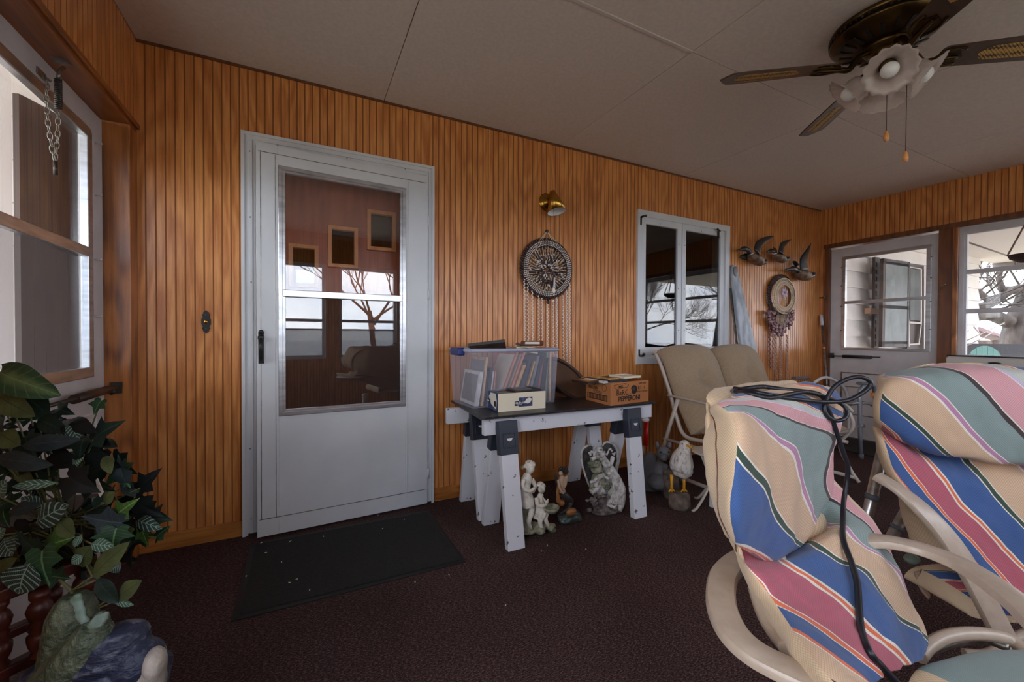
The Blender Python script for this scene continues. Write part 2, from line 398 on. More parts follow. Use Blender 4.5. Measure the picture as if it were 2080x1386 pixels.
# left opening: jamb, header soffit, moulding
b = MB(); b.bb(LX-.135, LX, -.086, .0, 0, 1.962); b.bb(LX-.135, LX-.002, -.01, .13, 0, 2.0); struct(b.build('trim_3', 'post', bev=.003))
b = MB(); b.bb(LX-.135, LX, -1.17, 0, 1.962, 1.986); b.bb(LX-.002, LX+.012, -1.17, 0, 1.978, 1.998); b.bb(LX-.135, LX, -1.17, -1.10, 0, 1.962)
struct(b.build('trim_4', 'oakY', bev=.002))
# far wall: door and window trim
b = MB(); b.bb(FX, FX+.11, -.1, -.094+.05, 0, 1.97); b.bb(FX-.012, FX, -.094, -.05, 0, 1.99)
b.bb(FX-.012, FX+.11, -1.04, -.936, 0, 1.97); struct(b.build('trim_5', 'darkpost', bev=.002))
b = MB(); b.bb(FX-.02, FX+.11, -2.66, -.04, 1.965, 2.01); struct(b.build('trim_6', 'darkpost', bev=.002))
b = MB(); b.bb(FX-.03, FX-.005, -1.062, -1.03, 0.0, 1.965); struct(b.build('trim_7', 'post', bev=.003))
b = MB(); b.bb(FX-.03, FX+.02, -2.62, -1.05, .835, .862); struct(b.build('trim_8', 'darkpost', bev=.003))

# ------------------------------------------------------------- storm door in the back wall (hinged right, slightly ajar)
cs = MB()
for (x0, x1, z0, z1) in [(-.285, -.222, 0, 2.055), (.66, .706, 0, 2.055), (-.285, .706, 1.996, 2.055)]: cs.bb(x0, x1, -.022, .02, z0, z1, bev=.002)
for (x0, x1, z0, z1) in [(-.285, -.270, 0, 2.057), (.694, .708, 0, 2.057), (-.285, .708, 2.042, 2.057)]: cs.bb(x0, x1, -.03, .0, z0, z1, bev=.002)
for (x0, x1, z0, z1) in [(-.25, -.236, 0, 2.03), (.672, .680, 0, 2.03), (-.25, .68, 2.018, 2.026)]: cs.bb(x0, x1, -.027, .0, z0, z1, bev=.001)
dcase = cs.build('door_1', 'white'); struct(dcase)
HX, HY, DA = .660, -.02, math.radians(3.2)
dr = Vector((-math.cos(DA), -math.sin(DA), 0)); dn = Vector((math.sin(DA)*-1, math.cos(DA), 0)); dn = Vector((-math.sin(DA), math.cos(DA), 0))
def PD(px, py):
    """pixel -> (u from hinge, z) on the door plane"""
    v = fw+(px-1040)/FPX*r2-(py-693)/FPX*u2; nrm = np.array([-dr.y, dr.x, 0]); t = ((np.array([HX, HY, 0])-CAM)@nrm)/(v@nrm)
    q = CAM+v*t; return ((q[0]-HX)*dr.x+(q[1]-HY)*dr.y, q[2])
R_d = Matrix(((-dr.x, -(-dr.y) if False else dr.y*-1*-1, 0), (-dr.y, dr.x*-1, 0), (0, 0, 1)))
R_d = Matrix.Rotation(DA, 3, 'Z')
def DBOX(m, u0, u1, z0, z1, o0, o1, mi=0, bev=0.0):
    """box on door: u from hinge to latch, o = outwards into the room"""
    c = Vector((HX, HY, 0))+dr*((u0+u1)/2)+Vector((dr.y, -dr.x, 0))*(-(o0+o1)/2)*-1
    nrm = R_d @ Vector((0, -1, 0)); c = Vector((HX, HY, (z0+z1)/2))+dr*((u0+u1)/2)+nrm*((o0+o1)/2)
    m.k = getattr(m, 'k', 0)+1; e = (m.k % 7)*.00026
    m.box(c, (abs(u1-u0)+e, abs(o1-o0)+e, abs(z1-z0)+e), R_d, mi, bev)
uL, zT = PD(520, 300); uG0, zG1 = PD(822, 386); uG1, zG0 = PD(566, 846); zG1 = (zG1+PD(565, 340)[1])/2; zG0 = (zG0+PD(826, 822)[1])/2
sd = thing('storm_door', 'white storm door with tall glass panel and black pull handle, in the long wall', 'door', (HX, HY, 0))
sd['kind'] = 'structure'
m = MB(); zt = 1.985
DBOX(m, 0, uG0, .012, zt, 0, .028); DBOX(m, uG1, uL, .012, zt, 0, .028); DBOX(m, uG0, uG1, zG1, zt, 0, .028); DBOX(m, uG0, uG1, .012, zG0, 0, .028)
m.build('door_slab', 'white', sd, bev=.002)
m = MB()   # panel lines
for (u, ) in ((uG0-.012,), (uG1+.012,)): DBOX(m, u-.0012, u+.0012, .1, zt-.05, .0275, .0286)
DBOX(m, .01, uL-.01, .098, .1005, .0275, .0286); DBOX(m, .01, uL-.01, zt-.045, zt-.0425, .0275, .0286); DBOX(m, uL-.02, uL-.018, .1, zt-.04, .0275, .0286)
m.build('panel_seam', 'steel', sd)
m = MB(); fwd = .026
def frame4(m, u0, u1, z0, z1, w, o0, o1):
    DBOX(m, u0, u0+w, z0, z1, o0, o1); DBOX(m, u1-w, u1, z0, z1, o0, o1); DBOX(m, u0, u1, z0, z0+w, o0, o1); DBOX(m, u0, u1, z1-w, z1, o0, o1)
frame4(m, uG0, uG1, zG0, zG1, .020, .01, .034); frame4(m, uG0+.018, uG1-.018, zG0+.018, zG1-.018, .014, .004, .026)
zm = (PD(580, 600)[1]+PD(815, 605)[1])/2
DBOX(m, uG0+.02, uG1-.02, zm-.018, zm+.018, .006, .032)
m.build('glass_frame', 'alu', sd, bev=.003)
m = MB(); DBOX(m, uG0+.02, uG1-.02, zG0+.02, zG1-.02, .012, .016); m.build('pane', 'glassdoor', sd)
m = MB(); DBOX(m, uG0+.025, uG1-.025, zG0+.025, zm-.016, .0085, .0095); m.build('insect_screen', 'screen', sd)
m = MB()
hu, hz0 = PD(531, 738); hz1 = PD(531, 675)[1]
nrmD = R_d @ Vector((0, -1, 0))
def DP(u, o, z): return Vector((HX, HY, z))+dr*u+nrmD*o
DBOX(m, hu-.012, hu+.012, hz0, hz1, .028, .034, bev=.002)
m.tube(V3(crs([DP(hu, .032, hz1-.02), DP(hu, .062, hz1-.05), DP(hu, .07, (hz0+hz1)/2), DP(hu, .055, hz0+.03), DP(hu, .032, hz0+.01)], 6)), .010, 10)
m.ball(DP(hu, .034, hz1), (.012, .008, .012)); DBOX(m, hu-.014, hu+.014, hz1-.035, hz1-.02, .03, .055, bev=.002)
m.build('pull_handle', 'black', sd)
for zz in (PD(862, 450)[1], PD(862, 600)[1], PD(862, 960)[1]):
    m = MB(); m.tube([(HX+.006, HY-.03, zz-.028), (HX+.006, HY-.03, zz+.028)], .006, 10); m.build('hinge', 'white', sd)
# screws on the casing
m = MB()
for (px, py) in [(507, 307), (508, 441), (510, 573), (564, 295), (705, 321), (823, 343), (867, 370), (868, 505), (867, 625), (868, 868), (508, 912), (510, 1055)]:
    p = P(px, py, Y=-.028); m.ball((p.x, -.027, p.z), (.004, .002, .004), sub=1)
m.build('screw', 'steel', dcase)['kind'] = 'stuff'
struct(box('threshold', 'steeldark', -.26, .69, -.03, .14, -.005, .012))
# main door behind the storm door, three stepped lights
md = thing('wooden_door', 'red-brown wooden door with three stepped small windows behind the storm door glass', 'door', (.2, .12, 0)); md['kind'] = 'structure'
YD = .10
def PB(px, py): q = P(px, py, Y=YD-.02); return q.x, q.z
lites = []
for (a, c, e, f_) in [(746, 424, 805, 512), (666, 456, 728, 552), (586, 493, 648, 596)]:
    x0, z1 = PB(a, c); x1, z0 = PB(e, f_); lites.append((x0, x1, z0, z1))
h = lites[0][3]-lites[0][2]; lites = [(x0, x1, z1-h*1.0, z1) for (x0, x1, z0, z1) in lites]
m = MB(); xs_d = sorted(set([-.24, .67]+[v for l in lites for v in l[:2]])); 
for xa, xb in zip(xs_d, xs_d[1:]):
    xm = (xa+xb)/2; hole = [l for l in lites if l[0] < xm < l[1]]
    if not hole: m.bb(xa, xb, YD, YD+.04, 0, 2.03)
    else:
        hz = sorted(hole, key=lambda l: l[2]); z = 0
        for l in hz: m.bb(xa, xb, YD, YD+.04, z, l[2]); z = l[3]
        m.bb(xa, xb, YD, YD+.04, z, 2.03)
m.build('door_slab', 'maroon', md)
for (x0, x1, z0, z1) in lites:
    m = MB(); w = .022
    for q in ((x0, x0+w, z0, z1), (x1-w, x1, z0, z1), (x0, x1, z0, z0+w), (x0, x1, z1-w, z1)): m.bb(q[0], q[1], YD-.018, YD+.02, q[2], q[3])
    fr = m.build('window_frame', 'lite', md, bev=.003)
    m = MB(); m.bb(x0+.01, x1-.01, YD+.012, YD+.016, z0+.01, z1-.01); m.build('pane', 'glasswin', fr)
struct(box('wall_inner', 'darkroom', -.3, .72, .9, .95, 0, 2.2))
b = MB(); b.bb(-.30, -.25, .05, .9, 0, 2.1); b.bb(.67, .72, .05, .9, 0, 2.1); b.bb(-.3, .72, .06, .9, 2.05, 2.1); struct(b.build('trim_9', 'maroon'))

# ------------------------------------------------------------- casement window in the back wall
cw = MB(); X0, X1, Z0, Z1 = 2.357, 3.462, .806, 2.036
for (a, c, e, f_) in [(X0, X0+.05, Z0, Z1), (X1-.05, X1, Z0, Z1), (X0, X1, Z0, Z0+.05), (X0, X1, Z1-.05, Z1)]: cw.bb(a, c, -.02, .05, e, f_, bev=.002)
cwo = struct(cw.build('window_1', 'white'))
def sash(x0, x1, px_list):
    q = MB(); w = .052
    for (a, c, e, f_) in [(x0, x0+.045, Z0+.05, Z1-.05), (x1-.045, x1, Z0+.05, Z1-.05), (x0, x1, Z0+.05, Z0+.05+.085), (x0, x1, Z1-.05-.05, Z1-.05)]: q.bb(a, c, -.008, .022, e, f_, bev=.002)
    o = q.build('sash', 'white', cwo)
    q = MB(); q.bb(x0+.04, x1-.04, .008, .012, Z0+.12, Z1-.09); q.build('pane', 'glasswin', o)
xm = P(1384, 580, Y=-.005).x
sash(X0+.05, xm-.004, 0); sash(xm+.004, X1-.065, 0)
m = MB(); m.bb(X1-.065, X1-.05, -.006, .03, Z0+.05, Z1-.05); m.build('sash_stop', 'whiteold', cwo)
for (px, py, s) in [(1304, 441, 1), (1462, 470, -1), (1300, 723, 1)]:
    p = P(px, py, Y=-.03); m = MB()
    m.tube([(p.x-.005*s, -.03, p.z), (p.x+.03*s, -.034, p.z+(.012 if py < 600 else 0))], .008, 8); m.ball((p.x+.035*s, -.036, p.z+.012), .011, sub=1)
    m.bb(p.x-.008, p.x+.004, -.026, -.012, p.z-.06 if py < 600 else p.z, p.z+.005 if py < 600 else p.z+.05)
    m.build('latch', 'steeldark', cwo)
m = MB()
for (px, py) in [(1302, 485), (1301, 582), (1300, 674), (1379, 497), (1378, 587), (1378, 671), (1391, 499), (1390, 587), (1390, 671), (1460, 508), (1458, 590), (1458, 670), (1341, 455), (1425, 470), (1341, 709)]:
    p = P(px, py, Y=-.01); m.ball((p.x, -.0105, p.z), (.005, .0025, .005), sub=1)
m.build('screw', 'steel', cwo)['kind'] = 'stuff'
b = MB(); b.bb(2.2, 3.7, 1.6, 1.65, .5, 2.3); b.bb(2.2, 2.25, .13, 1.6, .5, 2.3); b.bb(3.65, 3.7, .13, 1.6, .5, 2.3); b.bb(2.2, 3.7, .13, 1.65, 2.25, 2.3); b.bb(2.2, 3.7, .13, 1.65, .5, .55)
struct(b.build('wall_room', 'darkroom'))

# ------------------------------------------------------------- left porch door (white, two glass lights)
LDX = -.785
ld = thing('porch_door', 'white outer door with tall two-part window, in the left wall', 'door', (LDX, -.5, 0)); ld['kind'] = 'structure'
gy1 = P(183, 500, X=LDX).y; gz1 = P(186, 272, X=LDX).z; gz0 = .865; zrm = P(193, 517, X=LDX).z; gy0 = -.98
m = MB()
for (y0, y1, z0, z1) in [(gy1, -.09, 0, 1.955), (-1.098, gy0, 0, 1.955), (gy0, gy1, gz1, 1.955), (gy0, gy1, .01, gz0)]: m.bb(LDX-.035, LDX, y0, y1, z0, z1)
m.build('door_slab', 'whiteold', ld, bev=.002)
m = MB()
for (y0, y1, z0, z1) in [(gy1-.028, gy1+.012, gz0, gz1), (gy0-.01, gy0+.025, gz0, gz1), (gy0, gy1, gz1-.028, gz1+.012), (gy0, gy1+.01, gz0-.012, gz0+.03), (gy0, gy1, zrm-.02, zrm+.018)]: m.bb(LDX-.02, LDX+.006, y0, y1, z0, z1)
m.build('glass_frame', 'alu', ld, bev=.003)
m = MB(); m.bb(LDX-.022, LDX-.018, gy0, gy1, gz0, gz1); m.build('pane', 'glass', ld)
m = MB(); m.bb(LDX-.012, LDX-.011, gy0, gy1, gz0, zrm); m.build('insect_screen', 'screenlight', ld)
for py in (291, 396, 527, 643):
    p = P(199, py, X=LDX+.01); m = MB(); m.tube([(LDX+.0, p.y, p.z), (LDX+.02, p.y, p.z)], .004, 8); m.ball((LDX+.02, p.y, p.z), (.004, .009, .006), sub=1); m.build('screen_clip', 'whiteold', ld)
m = MB(); m.bb(LDX, LDX+.004, -.86, -.17, .12, .125); m.bb(LDX, LDX+.004, -.86, -.17, .70, .705); m.bb(LDX, LDX+.004, -.175, -.17, .12, .7); m.build('panel_moulding', 'white', ld)
# ------------------------------------------------------------- far door
FDX = FX+.02
fd = thing('porch_door', 'white end-wall door with two-part window, beside the far window', 'door', (FDX, -.5, 0)); fd['kind'] = 'structure'
m = MB()
for (y0, y1, z0, z1) in [(-.21, -.098, 0, 1.95), (-.932, -.872, 0, 1.95), (-.872, -.21, 1.85, 1.95), (-.872, -.21, .01, .915)]: m.bb(FDX, FDX+.035, y0, y1, z0, z1)
m.build('door_slab', 'whiteold', fd, bev=.002)
m = MB()
for (y0, y1, z0, z1) in [(-.232, -.20, .905, 1.86), (-.885, -.85, .905, 1.86), (-.87, -.21, 1.83, 1.86), (-.87, -.21, .90, .925), (-.87, -.21, 1.372, 1.40)]: m.bb(FDX-.008, FDX+.02, y0, y1, z0, z1)
m.build('glass_frame', 'alu', fd, bev=.002)
m = MB(); m.bb(FDX+.014, FDX+.018, -.87, -.21, .91, 1.85); m.build('pane', 'glass', fd)
m = MB()
for (y0, y1, z0, z1) in [(-.83, -.21, .66, .67), (-.21, -.2, .1, .67), (-.83, -.21, .38, .386), (-.83, -.21, .52, .526), (-.83, -.21, .24, .246)]: m.bb(FDX-.004, FDX, y0, y1, z0, z1)
m.build('panel_moulding', 'steel', fd)
for yy in (-.215, -.855):
    for zz in (1.75, 1.56, 1.35, 1.1):
        m = MB(); m.tube([(FDX-.004, yy+(.015 if yy > -.5 else -.03), zz), (FDX-.02, yy+(.015 if yy > -.5 else -.03), zz)], .005, 6); m.build('screen_clip', 'steeldark', fd)
# ------------------------------------------------------------- far window
m = MB(); wz = (.875, 1.955)
for (y0, y1, z0, z1) in [(-1.105, -1.055, .86, 1.96), (-2.62, -2.57, .86, 1.96), (-2.62, -1.055, 1.90, 1.96), (-2.62, -1.055, .86, .885), (-2.6, -1.07, 1.565, 1.60), (-2.6, -1.07, 1.235, 1.27)]: m.bb(FX+.01, FX+.05, y0, y1, z0, z1, bev=.002)
m.bb(FX, FX+.03, -1.09, -1.06, .87, 1.93)
w2 = struct(m.build('window_2', 'whiteold')); m = MB(); m.bb(FX+.028, FX+.032, -2.6, -1.07, .87, 1.93); m.build('pane', 'glass', w2)
# ------------------------------------------------------------- outside
MT['grass'] = M('grass', S(140, 134, 114), .95, c2=S(170, 162, 140), scale=1.2, detail=8)
MT['bark'] = M('bark', S(50, 42, 38), .9, c2=S(88, 78, 72), scale=9, bump=.8, bscale=26, stretch=(1, 1, .35))
MT['barkfar'] = M('barkfar', S(84, 70, 64), .9, c2=S(118, 102, 94), scale=9)
MT['barkred'] = M('barkred', S(132, 84, 62), .9)
MT['soffit'] = M('soffit', S(222, 212, 208), .7)
MT['fascia'] = M('fascia', S(120, 112, 108), .6)
MT['lake'] = M('lake', S(120, 132, 148), .15)
MT['shedroof'] = M('shedroof', S(112, 84, 86), .8)
MT['shedwall'] = M('shedwall', S(150, 134, 120), .8)
MT['teal'] = M('teal', S(96, 148, 140), .5)
MT['rail'] = M('rail', S(44, 42, 48), .6)
struct(box('ground', 'grass', -60, 80, -60, 60, -.62, -.6))
struct(box('ground_deck', 'shedwall', 5.1, 9, -6, 3, -.6, -.05))
struct(box('ground_water', 'lake', -60, 80, -120, -26, -.6, -.58))
def limb(b, a, c, r0, r1, n=7, wob=.06, seed=0):
    rr = random.Random(seed); a = Vector(a); c = Vector(c); pts = []
    for i in range(n+1):
        t = i/n; q = a.lerp(c, t); k = (c-a).length*wob*math.sin(PI*t)
        pts.append(q+Vector((rr.uniform(-k, k), rr.uniform(-k, k), rr.uniform(-k, k))))
    b.tube(V3(crs(pts, 3)), [r0+(r1-r0)*i/(3*n) for i in range(3*n+1)], 8 if r0 > .03 else 4)
    return pts
def branch(b, a, d, L, r, depth, rr):
    d = d.normalized(); pts = [Vector(a)]; p = Vector(a); dd = d.copy()
    for i in range(4):
        dd = (dd+Vector((rr.uniform(-.3, .3), rr.uniform(-.3, .3), rr.uniform(-.15, .25)))).normalized(); p = p+dd*L/4; pts.append(p.copy())
    b.tube(pts, [r*(1-.14*i) for i in range(5)], 6 if r > .03 else 3, cap=False)
    if depth > 0:
        for i in (2, 3, 4):
            for k in range(2 if i < 4 else 2):
                nd = (dd+Vector((rr.uniform(-1, 1), rr.uniform(-1, 1), rr.uniform(-.4, .9)))*.85).normalized()
                branch(b, pts[i], nd, L*rr.uniform(.55, .75), r*.5, depth-1, rr)
def tree(loc, h, r, seed, mat, label, depth=4):
    rr = random.Random(seed); root = thing('bare_tree', label, 'tree', loc, 'bare trees outside')
    b = MB(); p = Vector(loc); b.tube([p, p+Vector((0, 0, h*.15)), p+Vector((.1*h*rr.uniform(-.3, .3), 0, h*.32))], [r*1.3, r, r*.85], 10)
    b.build('trunk', mat, root); b = MB(); top = p+Vector((0, 0, h*.3))
    for k in range(5):
        a = 2*PI*k/5+rr.random(); branch(b, top-Vector((0, 0, rr.uniform(0, .06*h))), Vector((math.cos(a), math.sin(a), rr.uniform(.5, 1.5))), h*.3, r*.5, depth, rr)
    b.build('branches', mat, root, fixn=False)
for i, (x, y, h, r, mt, lb) in enumerate([(-5.5, -14, 8, .085, 'barkfar', 'bare tree mirrored at the left of the storm door glass'),
        (3.2, -11, 7.5, .085, 'barkred', 'forked bare tree mirrored at the right of the storm door glass'),
        (12, -15, 8, .10, 'barkfar', 'bare shoreline tree behind the front windows'), (20, -10, 8, .2, 'barkfar', 'bare tree far beyond the far window, right of the big trunk'), (27, -5, 9, .22, 'barkfar', 'bare tree far beyond the far window, left of the big trunk'), (22, -20, 8, .14, 'barkfar', 'bare tree mirrored in the casement window glass')]):
    tree((x, y, -.6), h, r, 20+i, mt, lb)
# gnarled old tree beyond the far window
gt = thing('gnarled_tree', 'thick gnarled bare trunk with twisting limb beyond the far window', 'tree', (11, -3.6, -.6))
b = MB(); D = 8.0
tr = [P(2108, 860, d=D), P(2100, 760, d=D), P(2096, 700, d=D), P(2102, 655, d=D), P(2115, 610, d=D), P(2130, 560, d=D)]
b.tube(V3(crs(tr, 4)), [.42, .40, .38, .37, .36, .35, .34, .42, .42, .42, .41, .4, .4, .38, .36, .35, .34, .32, .3, .28, .26][:21], 14)
b.build('trunk', 'bark', gt); b = MB()
for pts, r0, r1 in [([P(2085, 585, d=D), P(2050, 592, d=D), P(2020, 612, d=D), P(1995, 600, d=D), P(1975, 578, d=D), P(1955, 572, d=D)], .09, .04),
                    ([P(2020, 610, d=D), P(2000, 622, d=D), P(1975, 624, d=D), P(1950, 630, d=D)], .1, .03),
                    ([P(2050, 655, d=D), P(2010, 640, d=D), P(1975, 645, d=D), P(1940, 650, d=D)], .12, .08),
                    ([P(2040, 594, d=D), P(2030, 560, d=D), P(2050, 530, d=D)], .05, .02)]:
    q = crs(pts, 4); n = len(q); b.tube(V3(q), [r0+(r1-r0)*i/(n-1) for i in range(n)], 10)
rr = random.Random(5)
for k in range(16):
    a = P(rr.uniform(1955, 2080), rr.uniform(560, 640), d=D); branch(b, a, Vector((rr.uniform(-1, 1), rr.uniform(-1, 1), rr.uniform(-.1, 1))), 1.1, .022, 2, rr)
b.build('branches', 'bark', gt, fixn=False)
# twigs close to the window
b = MB(); D2 = 5.2
for pts in [[(1960, 694), (1990, 680), (2015, 668), (2040, 656)], [(1992, 679), (1985, 672), (1978, 664)], [(1965, 702), (2000, 685), (2020, 672)], [(1955, 682), (1968, 672)]]:
    b.tube([P(x, y, d=D2) for x, y in pts], .007, 5)
tag(b.build('bare_twig', 'soffit'), 'pale bare twig just outside the far window', 'twig')
# gazebo / shed far behind
gz = thing('garden_shelter', 'brown roofed open shelter seen through bottom of the far window', 'shelter', (22, -4, -.6))
b = MB(); D3 = 20
a1, a2, a3 = P(1990, 664, d=D3), P(2062, 690, d=D3), P(1935, 690, d=D3)
b.ext([a1, a2, P(2070, 696, d=D3), P(1990, 672, d=D3), P(1925, 694, d=D3), a3], (3, 1.5, 0)); b.build('roof', 'shedroof', gz)
for px in (1975, 2008, 2040):
    b = MB(); q = P(px, 700, d=D3); b.bb(q.x, q.x+.5, q.y, q.y+.4, -.6, q.z+.2); b.build('post', 'barkfar', gz)
# deck railing + teal patio chair outside
rl = thing('deck_railing', 'dark solid deck railing outside the far window', 'railing', (8.2, -3, -.05))
b = MB(); ra, rb_ = P(1930, 698, d=6.2), P(2180, 700, d=6.2); v = (rb_-ra); b.ext([ra, rb_, Vector((rb_.x, rb_.y, -.05)), Vector((ra.x, ra.y, -.05))], (.05, .02, 0)); b.build('rail_panel', 'rail', rl)
tcx = thing('patio_chair', 'teal plastic chair with rounded slatted back outside the far window', 'chair', P(2000, 800, d=5.4))
b = MB(); c0 = P(2000, 735, d=5.4); hw = (P(2040, 735, d=5.4)-P(1960, 735, d=5.4)).length/2; sx = (P(2040, 735, d=5.4)-P(1960, 735, d=5.4)).normalized()
for k in range(7):
    u = -1+2*(k+.5)/7; hgt = .30*math.sqrt(max(0, 1-u*u*.85)); w = hw/7*.94; h0, h1 = [.30*math.sqrt(max(0, 1-uu*uu*.93))-.09 for uu in (u-.13, u+.13)]
    o = c0+sx*u*hw; b.ext([o-sx*w+Vector((0, 0, -.45)), o+sx*w+Vector((0, 0, -.45)), o+sx*w+Vector((0, 0, h1)), o-sx*w+Vector((0, 0, h0))], Vector((.03, .01, 0)))
b.build('back_slats', 'teal', tcx)
b = MB(); b.bb(c0.x-.25, c0.x+.3, c0.y-.3, c0.y+.25, c0.z-.5, c0.z-.46); b.build('seat', 'teal', tcx)
for dx, dy in ((-.2, -.25), (-.2, .2), (.25, -.25), (.25, .2)):
    b = MB(); b.bb(c0.x+dx-.02, c0.x+dx+.02, c0.y+dy-.02, c0.y+dy+.02, -.05, c0.z-.48); b.build('leg', 'teal', tcx)
# house wall continuing past the end door: lap siding, shutter, open casement, bay
b = MB(); X0s, X1s = 5.1, 7.05
for k in range(14):
    z = -.1+k*.19; b.ext([(X0s, .018, z), (X0s, .045, z+.19), (X0s, .06, z+.19), (X0s, .06, z)], (X1s-X0s+2.5, 0, 0))
struct(b.build('wall_house', 'siding'))
struct(box('eave_soffit', 'soffit', 5.1, 10.4, -4.5, .1, 2.28, 2.38)); b = MB()
b.tube([P(1964, 488, Z=2.30), P(2080, 528, Z=2.30)], .035, 4); b.bb(10.35, 10.42, -4.5, .1, 2.17, 2.38); struct(b.build('trim_10', 'fascia'))
sh = thing('window_shutter', 'dark brown wooden shutter outside the end-wall door', 'shutter', (6.9, 0, .7))
b = MB(); A_ = P(1772, 520, Y=0.0); B_ = P(1788, 520, Y=-.03)
zt_, zb_ = P(1773, 523, Y=0.0).z, P(1771, 708, Y=0).z
b.bb(A_.x, B_.x, -.03, .0, zb_, zt_); 
for k in range(12): b.bb(A_.x+.03, B_.x-.03, -.036, -.03, zb_+.03+k*(zt_-zb_-.06)/12, zb_+.03+(k+.6)*(zt_-zb_-.06)/12)
b.build('shutter_panel', 'shutter', sh)
oc = thing('window_10', None, None, (5.8, -.2, .9), kind='structure')
b = MB(); dd = (P(1840, 600, d=4.95)-P(1786, 600, d=4.72))
def OC(u, z): q = P(1786, 600, d=4.72)+dd*u; return Vector((q.x, q.y, z))
z1_, z0_ = P(1786, 526, d=4.72).z, P(1786, 706, d=4.72).z; nn = Vector((dd.y, -dd.x, 0)).normalized()*.035; s_ = dd.normalized()*.045/dd.length
def ocb(u0, u1, a, c): b.ext([OC(u0, a), OC(u1, a), OC(u1, c), OC(u0, c)], nn)
w_ = .09
ocb(0, w_, z0_, z1_); ocb(1-w_, 1, z0_, z1_); ocb(0, 1, z0_, z0_+.07); ocb(0, 1, z1_-.06, z1_); ocb(0, 1, 1.36, 1.40)
b.build('sash_frame', 'shutter', oc); b = MB(); ocb(.05, .95, z0_+.04, z1_-.03)
MT['glasspale'] = M('glasspale', S(112, 114, 112), .5, c2=S(70, 74, 68), scale=3)
b.build('pane', 'glasspale', oc)
bw = thing('window_11', None, None, (6.3, -.1, .6), kind='structure')
def BP(px, py, d=5.2): return P(px, py, d=d)
b = MB(); b.ext([BP(1843, 534), BP(1884, 540), BP(1884, 716), BP(1843, 712)], (.3, .12, 0)); b.build('window_body', 'fascia', bw)
b = MB()
for q in [((1845, 541), (1848, 541), (1848, 704), (1845, 704)), ((1870, 546), (1873, 546), (1873, 655), (1870, 655)), ((1845, 541), (1873, 546), (1873, 548), (1845, 543)), ((1877, 540), (1883, 541), (1883, 712), (1877, 712)),
          ((1845, 653), (1873, 655), (1873, 659), (1845, 657)), ((1841, 699), (1869, 697), (1869, 700), (1841, 702)), ((1845, 655), (1847, 655), (1843, 700), (1840, 700)), ((1871, 656), (1873, 656), (1868, 699), (1866, 698))]:
    b.ext([BP(x, y, 5.15) for x, y in q], (.03, .012, 0))
b.build('storm_frame', 'soffit', bw)
for pp in [((1849, 546), (1869, 549), (1869, 652), (1849, 650))]:
    b = MB(); b.ext([BP(x, y, 5.13) for x, y in pp], (.01, .004, 0)); b.build('pane', 'glasspale', bw)
pl = box('wood_block', 'siding', P(1760, 640, Y=-.02).x, P(1780, 640, Y=-.02).x, -.06, .0, P(1770, 638, Y=-.02).z, P(1770, 627, Y=-.02).z)
MT['tanblock'] = M('tanblock', S(180, 140, 112), .7); pl.data.materials[0] = MT['tanblock']; tag(pl, 'small tan block fixed on white siding beside brown shutter', 'block')
# outside the left door: siding, shutter, white post
b = MB()
for k in range(14):
    z = -.1+k*.19; b.ext([(-4, .12, z), (-4, .145, z+.19), (-4, .16, z+.19), (-4, .16, z)], (3.17, 0, 0))
struct(b.build('wall_house_left', 'siding'))
sl = thing('window_shutter', 'tall grey plank shutter seen through the left porch door', 'shutter', (-1.1, 0, .5))
b = MB(); S0, S1 = P(27, 400, d=1.55), P(166, 400, d=1.85); dz = S1-S0; dz.z = 0
z1_ = P(27, 190, d=1.55).z; n_ = Vector((dz.y, -dz.x, 0)).normalized()*.02
for k in range(6):
    a = S0+dz*(k/6+.003); c = S0+dz*((k+1)/6-.003); zz = 2.2-.05*k*0
    t0 = P(27+139*k/6, 190+80*k/6, d=1.55+.3*k/6).z; t1 = P(27+139*(k+1)/6, 190+80*(k+1)/6, d=1.55+.3*(k+1)/6).z
    b.ext([(a.x, a.y, .3), (c.x, c.y, .3), (c.x, c.y, t1), (a.x, a.y, t0)], n_)
b.build('shutter_planks', 'shutter', sl)
b = MB(); q0, q1 = P(-30, 400, d=1.6), P(25, 400, d=1.65); b.ext([(q0.x, q0.y, .2), (q1.x, q1.y, .2), (q1.x, q1.y, 2.2), (q0.x, q0.y, 2.2)], (-.02, .03, 0)); struct(b.build('trim_11', 'soffit'))
struct(box('eave_soffit_left', 'soffit', -4, -.83, -2.2, .3, 2.28, 2.32))
# ------------------------------------------------------------- materials for the things
MT['mat'] = M('mat', S(30, 30, 30), .95, c2=S(44, 43, 42), scale=160, bump=.6, bscale=240, stretch=(.4, 1, 1))
MT['matedge'] = M('matedge', S(26, 27, 28), .6)
MT['paint'] = M('paint', S(222, 224, 232), .55, c2=S(96, 86, 80), scale=26, lo=.655, hi=.69, bump=.15, bscale=40)
MT['navyplastic'] = M('navyplastic', S(46, 52, 66), .45)
MT['boardblack'] = M('boardblack', S(30, 30, 34), .35, c2=S(70, 66, 70), scale=50, lo=.5, hi=.8, bump=.3, bscale=60)
MT['binplastic'] = mixmat('binplastic', S(206, 208, 226), .13, .25)
MT['binrim'] = mixmat('binrim', S(196, 200, 220), .7, .35)
MT['blue'] = M('blue', S(30, 52, 120), .35)
MT['cream'] = M('cream', S(232, 222, 198), .7)
MT['navycard'] = M('navycard', S(54, 64, 104), .6, c2=S(150, 160, 190), scale=22, lo=.5, hi=.75)
MT['navy'] = M('navy', S(28, 34, 66), .6)
MT['card'] = M('card', S(186, 122, 72), .85, c2=S(172, 108, 60), scale=5)
MT['ink'] = M('ink', S(36, 26, 22), .8)
MT['inkfade'] = M('inkfade', S(96, 60, 40), .85)
MT['paper'] = M('paper', S(232, 226, 214), .8)
